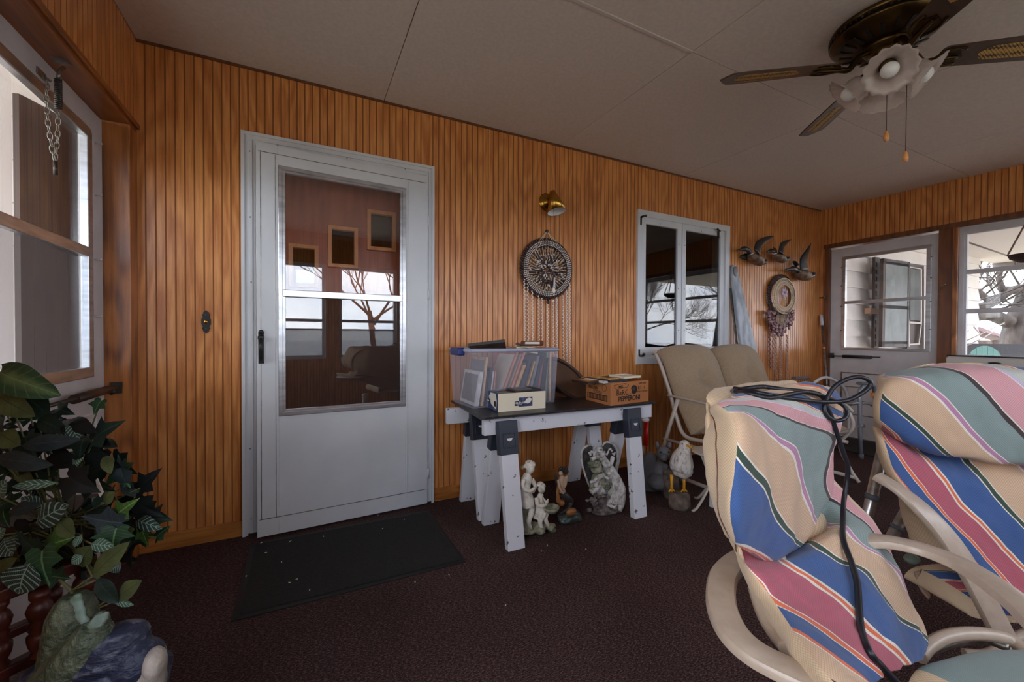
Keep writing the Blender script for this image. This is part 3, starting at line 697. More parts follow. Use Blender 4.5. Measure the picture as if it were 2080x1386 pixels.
for k, c in {'fr_black': (34, 34, 38), 'fr_navy': (38, 44, 62), 'fr_brown': (96, 60, 44), 'fr_gold': (196, 152, 92), 'fr_pink': (186, 128, 112), 'fr_tan': (190, 160, 130), 'fr_grey': (120, 118, 120), 'fr_silver': (196, 196, 198), 'fr_dark': (52, 34, 28), 'fr_green': (112, 128, 118), 'fr_red': (128, 66, 58)}.items():
    MT[k] = M(k, S(*c), .45, c2=S(*[min(255, int(v*1.15)) for v in c]), scale=30)
MT['photo'] = M('photo', S(150, 146, 140), .3, c2=S(90, 92, 96), scale=9)
MT['ovalback'] = M('ovalback', S(70, 44, 26), .6, c2=S(96, 62, 38), scale=9)
MT['stone'] = M('stone', S(206, 202, 198), .75, c2=S(112, 106, 102), scale=34, lo=.45, hi=.72, bump=.5, bscale=90)
MT['stonewhite'] = M('stonewhite', S(222, 216, 206), .7, c2=S(150, 140, 124), scale=26, lo=.5, hi=.75, bump=.4, bscale=80)
MT['stonegreen'] = M('stonegreen', S(176, 170, 150), .8, c2=S(92, 100, 78), scale=22, bump=.6, bscale=60)
MT['stonebrown'] = M('stonebrown', S(132, 122, 116), .85, c2=S(70, 62, 60), scale=28, bump=.9, bscale=50)
MT['darkstone'] = M('darkstone', S(44, 42, 44), .8, c2=S(86, 82, 80), scale=40, bump=.6)
MT['squirrel'] = M('squirrel', S(112, 112, 116), .75, c2=S(86, 86, 90), scale=9, bump=.2, bscale=60)
MT['deer'] = M('deer', S(160, 138, 124), .7)
MT['gull'] = M('gull', S(214, 208, 202), .7, c2=S(130, 122, 116), scale=70, lo=.5, hi=.72, stretch=(1, 1, .3), bump=.3, bscale=90)
MT['yellow'] = M('yellow', S(222, 160, 20), .5, c2=S(190, 130, 14), scale=20)
MT['perch'] = M('perch', S(128, 112, 100), .8, c2=S(76, 64, 56), scale=22, bump=.8, bscale=50)
MT['redplastic'] = M('redplastic', S(196, 20, 22), .4)
MT['duckbody'] = M('duckbody', S(138, 108, 84), .5, c2=S(84, 62, 46), scale=34, bump=.3)
MT['duckdark'] = M('duckdark', S(38, 34, 34), .4, c2=S(60, 56, 56), scale=12)
MT['duckwing'] = M('duckwing', S(22, 21, 21), .45, c2=S(48, 45, 43), scale=20)
MT['duckgreen'] = M('duckgreen', S(24, 48, 44), .3)
MT['shellring'] = M('shellring', S(232, 222, 214), .4)
MT['shelldark'] = M('shelldark', S(44, 28, 26), .4, c2=S(82, 58, 54), scale=30)
MT['shellwhite'] = M('shellwhite', S(246, 232, 220), .35)
MT['shellpurple'] = M('shellpurple', S(112, 76, 82), .4, c2=S(150, 112, 114), scale=40)
MT['shelltan'] = M('shelltan', S(186, 150, 136), .4)
MT['lilac'] = M('lilac', S(176, 150, 166), .4)
MT['cord'] = M('cord', S(224, 204, 176), .8)
MT['ironboard'] = M('ironboard', S(188, 196, 204), .45, c2=S(140, 148, 160), scale=5, stretch=(4, 4, 1), bump=.2, bscale=6)
MT['woodtip'] = M('woodtip', S(208, 150, 96), .5)
MT['tube'] = M('tube', S(196, 186, 176), .35, spec=.6)
MT['tubewhite'] = M('tubewhite', S(222, 222, 226), .35)
MT['chaircolor'] = M('chaircolor', S(186, 168, 150), .38, c2=S(176, 157, 139), scale=40, coat=.25, bump=.06, bscale=300)
MT['walker'] = M('walker', S(176, 184, 196), .35, .6)
MT['gripgrey'] = M('gripgrey', S(98, 104, 112), .6)
MT['orange'] = M('orange', S(228, 130, 50), .5)
MT['tabletop'] = M('tabletop', S(206, 200, 192), .5)
MT['cherry'] = wood('cherry', S(62, 26, 20), S(96, 44, 32), 'Z', fine=30)
MT['cable'] = M('cable', S(22, 24, 32), .4)
MT['bronze'] = M('bronze', S(92, 72, 40), .28, .9, c2=S(64, 48, 28), scale=6)
MT['bladewood'] = wood('bladewood', S(56, 38, 28), S(80, 56, 42), 'X', fine=30)
MT['tansling'] = M('tansling', S(178, 150, 128), .8)
def cane():
    m, n, b = newmat('cane'); b.inputs['Roughness'].default_value = .6
    tcn = node(n, 'ShaderNodeTexCoord'); t = node(n, 'ShaderNodeTexVoronoi', Scale=120); t.inputs['Randomness'].default_value = .15; n.links.new(tcn.outputs['Object'], t.inputs['Vector'])
    r = node(n, 'ShaderNodeValToRGB'); r.color_ramp.elements[0].position = .50; r.color_ramp.elements[1].position = .56
    r.color_ramp.elements[0].color = (*S(196, 156, 84), 1); r.color_ramp.elements[1].color = (*S(62, 44, 28), 1); n.links.new(t.outputs['Distance'], r.inputs[0]); n.links.new(r.outputs[0], b.inputs['Base Color']); return m
MT['cane'] = cane()
def frosted():
    m = bpy.data.materials.new('shade'); m.use_nodes = True; n = m.node_tree; n.nodes.clear()
    o = node(n, 'ShaderNodeOutputMaterial'); tl = node(n, 'ShaderNodeBsdfTranslucent'); df = node(n, 'ShaderNodeBsdfDiffuse'); tr = node(n, 'ShaderNodeBsdfTransparent'); gl = node(n, 'ShaderNodeBsdfGlossy', Roughness=.25)
    for x in (tl, df): x.inputs[0].default_value = (*S(236, 226, 222), 1)
    m1, m2, m3 = (node(n, 'ShaderNodeMixShader') for _ in range(3)); m1.inputs[0].default_value = .45; m2.inputs[0].default_value = .38; m3.inputs[0].default_value = .06
    n.links.new(tl.outputs[0], m1.inputs[1]); n.links.new(df.outputs[0], m1.inputs[2]); n.links.new(m1.outputs[0], m2.inputs[1]); n.links.new(tr.outputs[0], m2.inputs[2]); n.links.new(m2.outputs[0], m3.inputs[1]); n.links.new(gl.outputs[0], m3.inputs[2]); n.links.new(m3.outputs[0], o.inputs[0]); return m
MT['shade'] = frosted()
MT['bulb'] = M('bulb', S(240, 244, 246), .25)
MT['tassel'] = M('tassel', S(220, 150, 84), .35)

# ------------------------------------------------------------- doormat
dm = thing('doormat', 'black ribbed doormat lying on the carpet before the storm door', 'doormat', (.2, -.44, 0))
b = MB(); b.bb(-.215, .625, -.72, -.155, .001, .007); b.build('mat_pile', 'mat', dm)
b = MB()
for q in ((-.24, -.212, -.745, -.13), (.622, .65, -.745, -.13), (-.212, .622, -.745, -.717), (-.212, .622, -.158, -.13)): b.bb(q[0], q[1], q[2], q[3], .0005, .004)
b.build('rubber_edge', 'matedge', dm)
rr = random.Random(3); b = MB()
for (px, py) in [(531, 1103), (591, 1099), (588, 1101), (657, 1090), (572, 1142), (603, 1177), (735, 1055), (768, 1047), (821, 1056), (777, 1074), (540, 1123), (629, 1199), (588, 1184), (500, 1171), (912, 1168), (1177-150, 1230), (843, 1183), (1100, 1120), (1112, 1108), (1190, 1116)]:
    p = P(px, py, Z=.008); a = rr.random()*3; b.box((p.x, p.y, .0085), (.009 if px < 700 else .005, .003, .002), Matrix.Rotation(a, 3, 'Z'))
tag(b.build('debris', 'paper'), 'pale wood chips scattered over doormat and carpet', 'debris', kind='stuff')

# ------------------------------------------------------------- door bell
p = P(419, 654, Y=0); db = thing('doorbell', 'black ornate doorbell plate with brass button left of the storm door', 'doorbell', (p.x, 0, p.z-.055))
b = MB(); oz = [(0, .058), (.006, .05), (.012, .046), (.010, .040), (.017, .034), (.012, .024), (.019, .012), (.019, -.012), (.012, -.024), (.017, -.034), (.010, -.040), (.012, -.046), (.006, -.05), (0, -.058)]
pts = [(p.x+x, -.0005, p.z+z) for x, z in oz]+[(p.x-x, -.0005, p.z+z) for x, z in oz[::-1][1:-1]]
b.ext(pts, (0, -.008, 0)); b.build('back_plate', 'black', db, bev=.0015)
b = MB(); b.lathe([(.0095, 0), (.0095, .006), (.007, .0085), (0, .009)], (p.x, -.0085, p.z), 'Y', 20, R=Matrix.Scale(-1, 3, (0, 1, 0))); b.build('button', 'brass', db)
for s in (1, -1):
    b = MB(); b.ball((p.x, -.0095, p.z+s*.034), (.003, .002, .003), sub=1); b.build('screw', 'steel', db)

# ------------------------------------------------------------- brass wall lamp
p = P(1110, 412, Y=0); wl = thing('wall_lamp', 'brass wall lamp with cone shade above the shell wall hanging', 'lamp', (p.x, 0, p.z-.06))
RY = Matrix.Scale(-1, 3, (0, 1, 0))
b = MB(); b.lathe([(.062, 0), (.064, .006), (.056, .01), (.054, .014), (.048, .017), (.04, .03), (.022, .042), (0, .046)], (p.x, 0, p.z), 'Y', 36, R=RY); b.build('wall_plate', 'brass', wl)
q = P(1126, 416, Y=-.12); b = MB(); b.tube([(p.x, -.03, p.z), (p.x+.01, -.09, p.z+.01), (q.x, q.y, q.z+.035)], .007, 8); b.build('arm', 'brass', wl)
T_ = P(1122, 389, Y=-.075); B_ = P(1131, 430, Y=-.105); za_ = (T_-B_).normalized(); xa_ = Vector((0, 1, 0)).cross(za_).normalized(); ya_ = za_.cross(xa_); tl = Matrix((xa_, ya_, za_)).transposed(); Ls = (T_-B_).length
b = MB(); b.lathe([(.0, Ls+.002), (.016, Ls+.002), (.020, Ls-.002), (.066, 0), (.064, 0), (.019, Ls-.006), (0, Ls-.005)], B_, 'Z', 40, R=tl, cap=False); b.build('lamp_shade', 'brass', wl)
b = MB(); b.lathe([(.017, Ls-.01), (.0625, .0015), (.064, .0)], B_, 'Z', 36, R=tl, cap=False); b.build('shade_liner', 'white', wl)
b = MB(); b.ball(B_+(T_-B_)*.35, (.024, .024, .032)); b.build('bulb', 'bulb', wl)
b = MB(); b.tube([P(1125, 425, Y=-.12), P(1126, 560, Y=-.06)], .0012, 5); b.build('pull_cord', 'black', wl)
b = MB(); q = P(1126, 570, Y=-.06); b.tube([(q.x, q.y, q.z+.02), (q.x, q.y, q.z-.05)], [.004, .009], 8); b.build('cord_pull', 'tubewhite', wl)

# ------------------------------------------------------------- shell wall hangings
def hang(cxp, cyp, rw, rh, name, label):
    c = P(cxp, cyp, Y=-.02); return c
c = P(1112, 546, Y=-.03); RX, RZ = .118, .205
sh1 = thing('shell_wall_hanging', 'large round shell wall hanging with long white shell strings under the brass lamp', 'wall hanging', (c.x, 0, c.z-.5))
def ell(a, k=1.0, y=-.03): return Vector((c.x+RX_*k*math.cos(a), y, c.z+RZ_*k*math.sin(a)))
RX_, RZ_ = .128, .185
RX_ = (P(1163, 546, Y=-.03).x-P(1061, 546, Y=-.03).x)/2; RZ_ = (P(1112, 488, Y=-.03).z-P(1112, 607, Y=-.03).z)/2
b = MB()
for k, y_, r_ in ((1.0, -.02, .015), (.96, -.03, .012), (.9, -.03, .012), (.82, -.03, .012)):
    for i in range(70):
        a = 2*PI*(i+.5*(k < 1))/70; b.ball(ell(a, k, y_), (r_, .006, r_*.8), Matrix.Rotation(-a, 3, 'Y'), sub=1)
b.build('dark_shell_rim', 'shelldark', sh1)
b = MB()
for k in (.92, .86, .80):
    for i in range(84):
        a = 2*PI*(i+(k*50 % 1))/84; b.ball(ell(a, k, -.042), (.0068, .005, .0042), Matrix.Rotation(-a+.7, 3, 'Y'), sub=1)
b.build('shell_ring', 'shellring', sh1)
b = MB()
for i in range(40):
    a = 2*PI*i/40; b.tube([ell(a, .75, -.036), ell(a, .22, -.03)+Vector((0, 0, -.02))], .0022, 4)
for k in (.2, .45, .7):
    b.tube([ell(2*PI*i/40, k, -.03) for i in range(40)], .0022, 4, closed=True)
b.build('web', 'cord', sh1)
b = MB(); rr = random.Random(2)
for i in range(150):
    a = rr.uniform(0, 2*PI); k = rr.uniform(.1, .74); q = ell(a, k, -.038)
    b.ball(q, (.0034, .004, .009), Matrix.Rotation(-(a-PI/2), 3, 'Y'), sub=1)
b.build('web_shells', 'shellring', sh1)['kind'] = 'stuff'
b = MB(); rr = random.Random(12)
for i in range(330):
    a = rr.uniform(0, 2*PI); k = rr.uniform(.05, .80)**.8; q = ell(a, k, -.032)
    b.ball(q, (.009, .004, .012), Matrix.Rotation(-(a-PI/2), 3, 'Y'), sub=1)
b.build('dark_web_shells', 'shelldark', sh1)['kind'] = 'stuff'
b = MB()
for zz in (-.03, -.10):
    w = .085 if zz > -.05 else .06
    for k in range(3): b.tube(V3(crs([(c.x-w, -.045, c.z+zz+.01-.012*k), (c.x, -.05, c.z+zz+.018-.012*k), (c.x+w, -.045, c.z+zz+.004-.012*k)], 5)), .0028, 5)
b.build('basket_band', 'shelldark', sh1)
b = MB(); b.ball(P(1125, 590, Y=-.06), (.013, .006, .02)); b.build('shell_charm', 'shellwhite', sh1); b = MB(); b.ball(P(1124, 612, Y=-.05), (.009, .006, .01)); b.build('shell_charm', 'shellwhite', sh1)
top = P(1111, 470, Y=-.02); b = MB()
for px, py in ((1087, 500), (1111, 490), (1137, 500), (1098, 494), (1125, 494)): b.tube([top, P(px, py, Y=-.03)], .003, 4)
b.tube([top, P(1111, 440, Y=-.01)], .0012, 4); b.build('hanging_cord', 'cord', sh1)
b = MB(); b.ball(top, (.013, .011, .013)); b.build('bead', 'shelldark', sh1); b = MB(); b.ball(P(1113, 614, Y=-.03), (.012, .01, .016)); b.build('bead', 'shelldark', sh1)
for (px, y0, y1) in [(1065, 548, 698), (1072, 575, 697), (1081, 590, 696), (1094, 600, 695), (1101, 605, 695), (1112, 614, 732), (1124, 612, 730), (1131, 604, 738), (1144, 600, 738), (1151, 590, 744), (1157, 575, 745)]:
    a0, a1 = P(px, y0, Y=-.03), P(px+1, y1, Y=-.03); b = MB(); L = a0.z-a1.z; n = int(L/.0125)
    b.tube([a0, a1], .0012, 4)
    for i in range(n):
        q = a0.lerp(a1, (i+.5)/n); s = 1 if i % 2 else -1
        b.ball(q+Vector((s*.0022, 0, 0)), (.0075, .005, .0055), Matrix.Rotation(s*.8, 3, 'Y'), sub=1)
    b.ball(a1, (.0065, .005, .009), sub=1); b.build('shell_string', 'shellwhite', sh1)
# second hanging, right of the casement
c = P(1589, 616, Y=-.03); RX_ = (P(1613, 616, Y=-.03).x-P(1560, 616, Y=-.03).x)/2; RZ_ = (P(1589, 560, Y=-.03).z-P(1589, 644, Y=-.03).z)/2; c.z = (P(1589, 560, Y=-.03).z+P(1589, 644, Y=-.03).z)/2
sh2 = thing('shell_wall_hanging', 'oval shell wall hanging with purple shell fringe, under the three ducks', 'wall hanging', (c.x, 0, c.z-.5))
b = MB()
for k, y_ in ((1.0, -.02), (.93, -.03), (.88, -.02)):
    for i in range(60):
        a = 2*PI*(i+k*7)/60; b.ball(ell(a, k, y_), (.018, .012, .012), Matrix.Rotation(-a, 3, 'Y'), sub=1)
b.build('dark_shell_rim', 'shelldark', sh2)
b = MB()
for i in range(56):
    a = 2*PI*i/56
    for s in (3, -3): b.tube([ell(a, .86, -.045), ell(a+s*.09, .55, -.05)], .0028, 4)
for k in (.55, .70, .86): b.tube([ell(2*PI*i/48, k, -.05) for i in range(48)], .004, 5, closed=True)
b.build('woven_ring', 'cord', sh2)
b = MB(); b.tube([ell(PI/2, .6, -.04), ell(PI/2, .15, -.04)], .003, 4)
for a in (-2.3, -.8): b.tube([ell(a, .6, -.04), (c.x-.005, -.045, c.z-.02)], .003, 4)
b.build('flower_cord', 'cord', sh2)
b = MB(); fc = Vector((c.x, -.05, c.z+.035))
for i in range(6):
    a = 2*PI*i/6+.3; b.ball(fc+Vector((math.cos(a)*.032, 0, math.sin(a)*.032)), (.026, .007, .02), Matrix.Rotation(-a, 3, 'Y'))
b.ball(fc, (.012, .014, .012)); b.build('shell_flower', 'lilac', sh2)
rr = random.Random(9); b = MB()
for i in range(150):
    u = rr.uniform(-1, 1); px = 1586+26*u; top_y = 632+6*(1-abs(u)); bot = 684-34*abs(u)**1.5; py = rr.uniform(top_y if abs(u) > .35 else 655, bot)
    b.ball(P(px, py, Y=rr.uniform(-.06, -.03)), (rr.uniform(.018, .03), .008, rr.uniform(.018, .026)), Matrix.Rotation(rr.random()*3, 3, 'Y') @ Matrix.Rotation(rr.uniform(-.5, .5), 3, 'X'), sub=1)
b.build('purple_shell_fringe', 'shellpurple', sh2)['kind'] = 'stuff'
b = MB()
for i in range(11):
    px = 1577+2.4*i; b.tube([P(px, 640, Y=-.055), P(px+.5, 665-abs(i-5)*2, Y=-.065)], .003, 4)
b.build('cord_fringe', 'cord', sh2)
b = MB(); b.tube([P(1582, 566, Y=-.03), P(1587, 553, Y=-.01), P(1592, 566, Y=-.03)], .004, 5); b.build('hanging_cord', 'cord', sh2)
for (px, y0, y1) in [(1563, 655, 748), (1570, 662, 752), (1585, 684, 790), (1599, 680, 785), (1575, 680, 770)]:
    a0, a1 = P(px, y0, Y=-.03), P(px+1, y1, Y=-.03); b = MB(); b.tube([a0, a1], .002, 4); n = int((a0.z-a1.z)/.022)
    for i in range(n):
        q = a0.lerp(a1, (i+.5)/n); s = 1 if i % 2 else -1; b.ball(q+Vector((s*.006, 0, 0)), (.016, .009, .011), Matrix.Rotation(s*.7, 3, 'Y'), sub=1)
    b.build('shell_string', 'shelltan' if px > 1566 else 'shellpurple', sh2)

# ------------------------------------------------------------- three flying ducks on the wall
def duck(label, ctr, sc, wing, head, farwing, tail, body, ring):
    """pixel-traced pose, each part given its own depth off the wall"""
    Yw = -.075; c0 = P(*ctr, Y=Yw); t = thing('duck_wall_figure', label, 'wall figure', (c0.x, 0, c0.z-.1), 'flying ducks on the wall')
    q = [P(x, y, Y=Yw) for x, y in body]; n = len(q)
    b = MB(); rad = [.012, .040, .058, .056, .036, .014][:n]; b.tube(V3(crs(q, 5)), [r*sc for r in np.interp(np.linspace(0, n-1, 5*(n-1)+1), range(n), rad)], 16, flat=.85)
    b.build('body', 'duckbody', t)
    q = [P(x, y, Y=Yw-.015) for x, y in head]; n = len(q); rad = [.022, .02, .022, .024, .010, .007][:n]
    b = MB(); b.tube(V3(crs(q, 5)), [r*sc for r in np.interp(np.linspace(0, n-1, 5*(n-1)+1), range(n), rad)], 12); b.build('head', 'duckdark', t)
    b = MB(); a, d_ = [P(x, y, Y=Yw-.01) for x, y in ring]; b.tube([a, a.lerp(d_, .5)+Vector((0, -.02, 0)), d_], .005*sc, 6); b.build('neck_ring', 'shellwhite', t)
    for nm, w, y_, mt in (('wing', wing, Yw-.05, 'duckwing'), ('far_wing', farwing, Yw+.03, 'duckwing')):
        if not w: continue
        ax = [P(x, y, Y=y_+ .04*i/len(w)) for i, (x, y, r) in enumerate(w)]; n = len(w)
        b = MB(); pr = crs(ax, 5); rd = np.interp(np.linspace(0, n-1, 5*(n-1)+1), range(n), [r*sc for _, _, r in w])
        b.tube(V3(pr), list(rd), 14, upv=(0, 1, 0), flat=.22); b.build(nm, mt, t)
    q = [P(x, y, Y=Yw) for x, y in tail]; b = MB(); b.tube(V3(crs(q, 4)), [r*sc for r in np.interp(np.linspace(0, 2, 9), range(3), [.03, .034, .016])], 12, flat=.8); b.build('tail', 'duckdark', t)
    return t
def Z10(x, y): return (1480+x/9.9, 460+y/9.9)
duck('leftmost of the three wall ducks, largest, wing swept far right', Z10(540, 640), 1.0,
     [(*Z10(560, 520), .045), (*Z10(600, 380), .045), (*Z10(700, 290), .03), (*Z10(820, 230), .018), (*Z10(910, 200), .004)],
     [Z10(430, 545), Z10(400, 490), Z10(350, 455), Z10(305, 450), Z10(250, 465), Z10(225, 475)],
     [(*Z10(420, 620), .035), (*Z10(330, 605), .028), (*Z10(225, 612), .006)],
     [Z10(640, 725), Z10(700, 715), Z10(750, 680)], [Z10(410, 590), Z10(450, 600), Z10(520, 640), Z10(600, 690), Z10(650, 735), Z10(680, 745)], [Z10(415, 572), Z10(480, 535)])
duck('middle and smallest of the three wall ducks', Z10(1000, 600), .85,
     [(*Z10(1050, 540), .045), (*Z10(1070, 400), .04), (*Z10(1130, 340), .028), (*Z10(1210, 290), .014), (*Z10(1270, 260), .003)],
     [Z10(940, 550), Z10(930, 510), Z10(890, 490), Z10(850, 490), Z10(800, 500), Z10(770, 515)],
     [(*Z10(960, 500), .022), (*Z10(920, 440), .022), (*Z10(900, 430), .012)],
     [Z10(1110, 690), Z10(1160, 660), Z10(1210, 630)], [Z10(890, 570), Z10(930, 590), Z10(990, 610), Z10(1060, 650), Z10(1110, 690), Z10(1130, 700)], [Z10(880, 560), Z10(960, 545)])
duck('rightmost and lowest of the three wall ducks, wing straight up', Z10(1500, 960), 1.15,
     [(*Z10(1520, 880), .055), (*Z10(1500, 700), .05), (*Z10(1560, 560), .032), (*Z10(1610, 450), .018), (*Z10(1660, 340), .004)],
     [Z10(1400, 910), Z10(1380, 880), Z10(1340, 860), Z10(1290, 855), Z10(1210, 862), Z10(1150, 868)],
     [(*Z10(1390, 800), .03), (*Z10(1340, 740), .026), (*Z10(1285, 712), .006)],
     [Z10(1600, 1020), Z10(1660, 985), Z10(1715, 945)], [Z10(1350, 930), Z10(1400, 950), Z10(1470, 970), Z10(1540, 990), Z10(1600, 1030), Z10(1630, 1035)], [Z10(1370, 915), Z10(1440, 885)])

# ------------------------------------------------------------- folded ironing board leaning on the wall
p0, p1 = P(1492, 540, Y=-.02), P(1520, 860, Y=-.16)
ib = thing('ironing_board', 'grey-blue covered ironing board leaning against the wall right of the casement window', 'ironing board', (p1.x, -.3, 0))
b = MB(); ax_t = P(1491, 538, Y=-.03); ax_b = Vector((P(1514, 720, Y=-.1).x+.02, -.26, .25)); d_ = (ax_b-ax_t); sdv = Vector((1, -.1, 0)).normalized()
outline = []
for t, w in [(0, .0), (.008, .018), (.03, .034), (.08, .045), (.25, .062), (.45, .085), (.7, .105), (.93, .11), (1, .095)]: outline.append((t, w))
L_ = [ax_t+d_*t-sdv*w for t, w in outline]; R_ = [ax_t+d_*t+sdv*w for t, w in outline[1:]]
b.ext(L_+R_[::-1], Vector((0, .028, .004))); b.build('board', 'ironboard', ib, bev=.008)
b = MB()
for s in (-.05, .05): b.tube([ax_t+d_*.15+sdv*s+Vector((0, .035, 0)), ax_b+sdv*s*2+Vector((0, .06, -.2))], .010, 8)
b.build('folded_legs', 'steel', ib)
b = MB(); q = ax_t+d_*.045; b.ball(q+Vector((0, -.005, 0)), (.03, .008, .05)); b.build('scorched_nose', 'fr_grey', ib)

# ------------------------------------------------------------- broom pole in the corner
bp_ = thing('pole', 'thin silver pole with orange ring leaning in the far corner', 'pole', (4.85, -.12, 0))
a = P(1668, 640, Y=-.03); c_ = P(1681, 800, Y=-.16); e_ = a+(c_-a)*((0-a.z)/(c_.z-a.z)); b = MB(); b.tube([a.lerp(e_, .03), e_], .011, 10); b.build('shaft', 'steel', bp_)
b = MB(); b.tube([a, a.lerp(e_, .09)], .016, 10); b.build('grip', 'whiteold', bp_)
b = MB(); b.tube([a.lerp(e_, .27), a.lerp(e_, .285)], .0135, 10); b.build('ring', 'orange', bp_)
b = MB(); b.bb(e_.x-.05, e_.x+.05, e_.y-.02, e_.y+.02, 0, .03); b.build('foot', 'black', bp_)
# wall hook near the corner
b = MB(); q = P(1673, 605, X=FX-.01); b.tube([(q.x+.01, q.y, q.z), (q.x-.05, q.y-.03, q.z)], .007, 6); b.tube([(q.x-.02, q.y-.03, q.z), (q.x-.02, q.y+.03, q.z)], .007, 6)
tag(b.build('coat_hook', 'steeldark'), 'small dark hook on the corner strip beside the end-wall door', 'hook')
# hook latch on the window post
b = MB(); q = P(1908, 605, X=FX-.03); b.tube([P(1909, 590, X=FX-.03), P(1911, 582, X=FX-.05), P(1921, 577, X=FX-.05)], .004, 6); b.ball(P(1907, 598, X=FX-.02), .006, sub=1); b.ball(P(1907, 605, X=FX-.02), .006, sub=1)
tag(b.build('hook_latch', 'steel'), 'thin wire hook latch on the brown post between far door and window', 'latch')
# door closers
dc = thing('door_closer', 'black pneumatic door closer on the far white door', 'door closer', (FX, -.4, .85))
a, e_ = P(1712, 724, X=FX-.02), P(1770, 726, X=FX-.02); b = MB(); b.tube([a, e_], .016, 12); b.build('cylinder', 'black', dc)
b = MB(); b.tube([P(1690, 723, X=FX-.02), P(1788, 726, X=FX-.02)], .006, 8); b.bb(FX-.03, FX+.0, P(1690, 724, X=FX).y-.02, P(1690, 724, X=FX).y+.02, a.z-.02, a.z+.03); b.build('rod', 'steeldark', dc)
dc = thing('door_closer', 'dark door closer tube on the left white door, above the plant', 'door closer', (LX-.05, -.3, .75))
a, e_ = P(150, 812, X=LX-.05), P(222, 791, X=LX-.05); b = MB(); b.tube([a, e_], .017, 12); b.build('cylinder', 'fr_dark', dc)
b = MB(); b.tube([P(95, 826, X=LX-.05), P(238, 787, X=LX-.04)], .007, 8); q = P(236, 788, Y=-.09); b.bb(q.x-.02, q.x+.02, q.y-.006, q.y+.004, q.z-.025, q.z+.025); b.ball(P(226, 795, X=LX-.045), (.018, .018, .018), sub=1); b.build('rod', 'steeldark', dc)
# spring chain on left door head
sc_ = thing('door_chain', 'storm chain with coil spring hanging at the top of the left door', 'chain', (LX-.08, -.6, 1.6))
YS = LX-.045
b = MB(); hp = []
a, e_ = P(118, 160, X=YS), P(119, 222, X=YS)
for i in range(16*12+1):
    t = i/(16*12); q = a.lerp(e_, t); an = 2*PI*16*t; hp.append(q+Vector((math.cos(an)*.0085, math.sin(an)*.0085, 0)))
b.tube(hp, .0021, 5); b.build('spring', 'steeldark', sc_)
b = MB(); b.tube([P(130, 138, X=YS), P(120, 145, X=YS), P(118, 160, X=YS)], .006, 6); b.bb(YS-.02, YS+.02, P(125, 140, X=YS).y-.015, P(125, 140, X=YS).y+.015, 1.955, 1.962); b.build('bracket', 'steel', sc_)
def chain(b, pts, n):
    pts = crs(pts, 8); pts = V3(pts); L = [0]
    for u, v in zip(pts, pts[1:]): L.append(L[-1]+(v-u).length)
    for i in range(n):
        s = L[-1]*(i+.5)/n; j = next((k for k in range(len(L)-1) if L[k+1] >= s), len(L)-2); q = pts[j].lerp(pts[j+1], (s-L[j])/(L[j+1]-L[j])); t = (pts[j+1]-pts[j]).normalized()
        h = L[-1]/n*.68; sd_ = t.cross(Vector((0, 1, 0) if i % 2 else (1, 0, 0))).normalized() if abs(t.x) < .99 else Vector((0, 1, 0)); w = h*.45
        b.tube([q+t*(h*math.sin(a_))*1.0+sd_*(w*math.cos(a_)) for a_ in [2*PI*k/10 for k in range(10)]], .0014, 4, closed=True)
b = MB(); chain(b, [P(95, 160, X=YS-.02), P(96, 230, X=YS-.01), P(104, 290, X=YS), P(111, 325, X=YS)], 13); chain(b, [P(119, 228, X=YS), P(117, 280, X=YS), P(112, 325, X=YS)], 8); b.build('chain_links', 'steel', sc_)
b = MB(); b.tube([P(112, 328, X=YS), P(113, 356, X=YS)], .006, 8); b.build('chain_end', 'steeldark', sc_)
b = MB(); q = P(84, 150, X=LDX+.004); b.box((LDX+.004, q.y, q.z), (.004, .05, .022)); b.tube([(LDX, q.y+.01, q.z), (LDX+.02, q.y+.02, q.z-.01)], .004, 6); b.build('door_plate', 'steel', sc_)
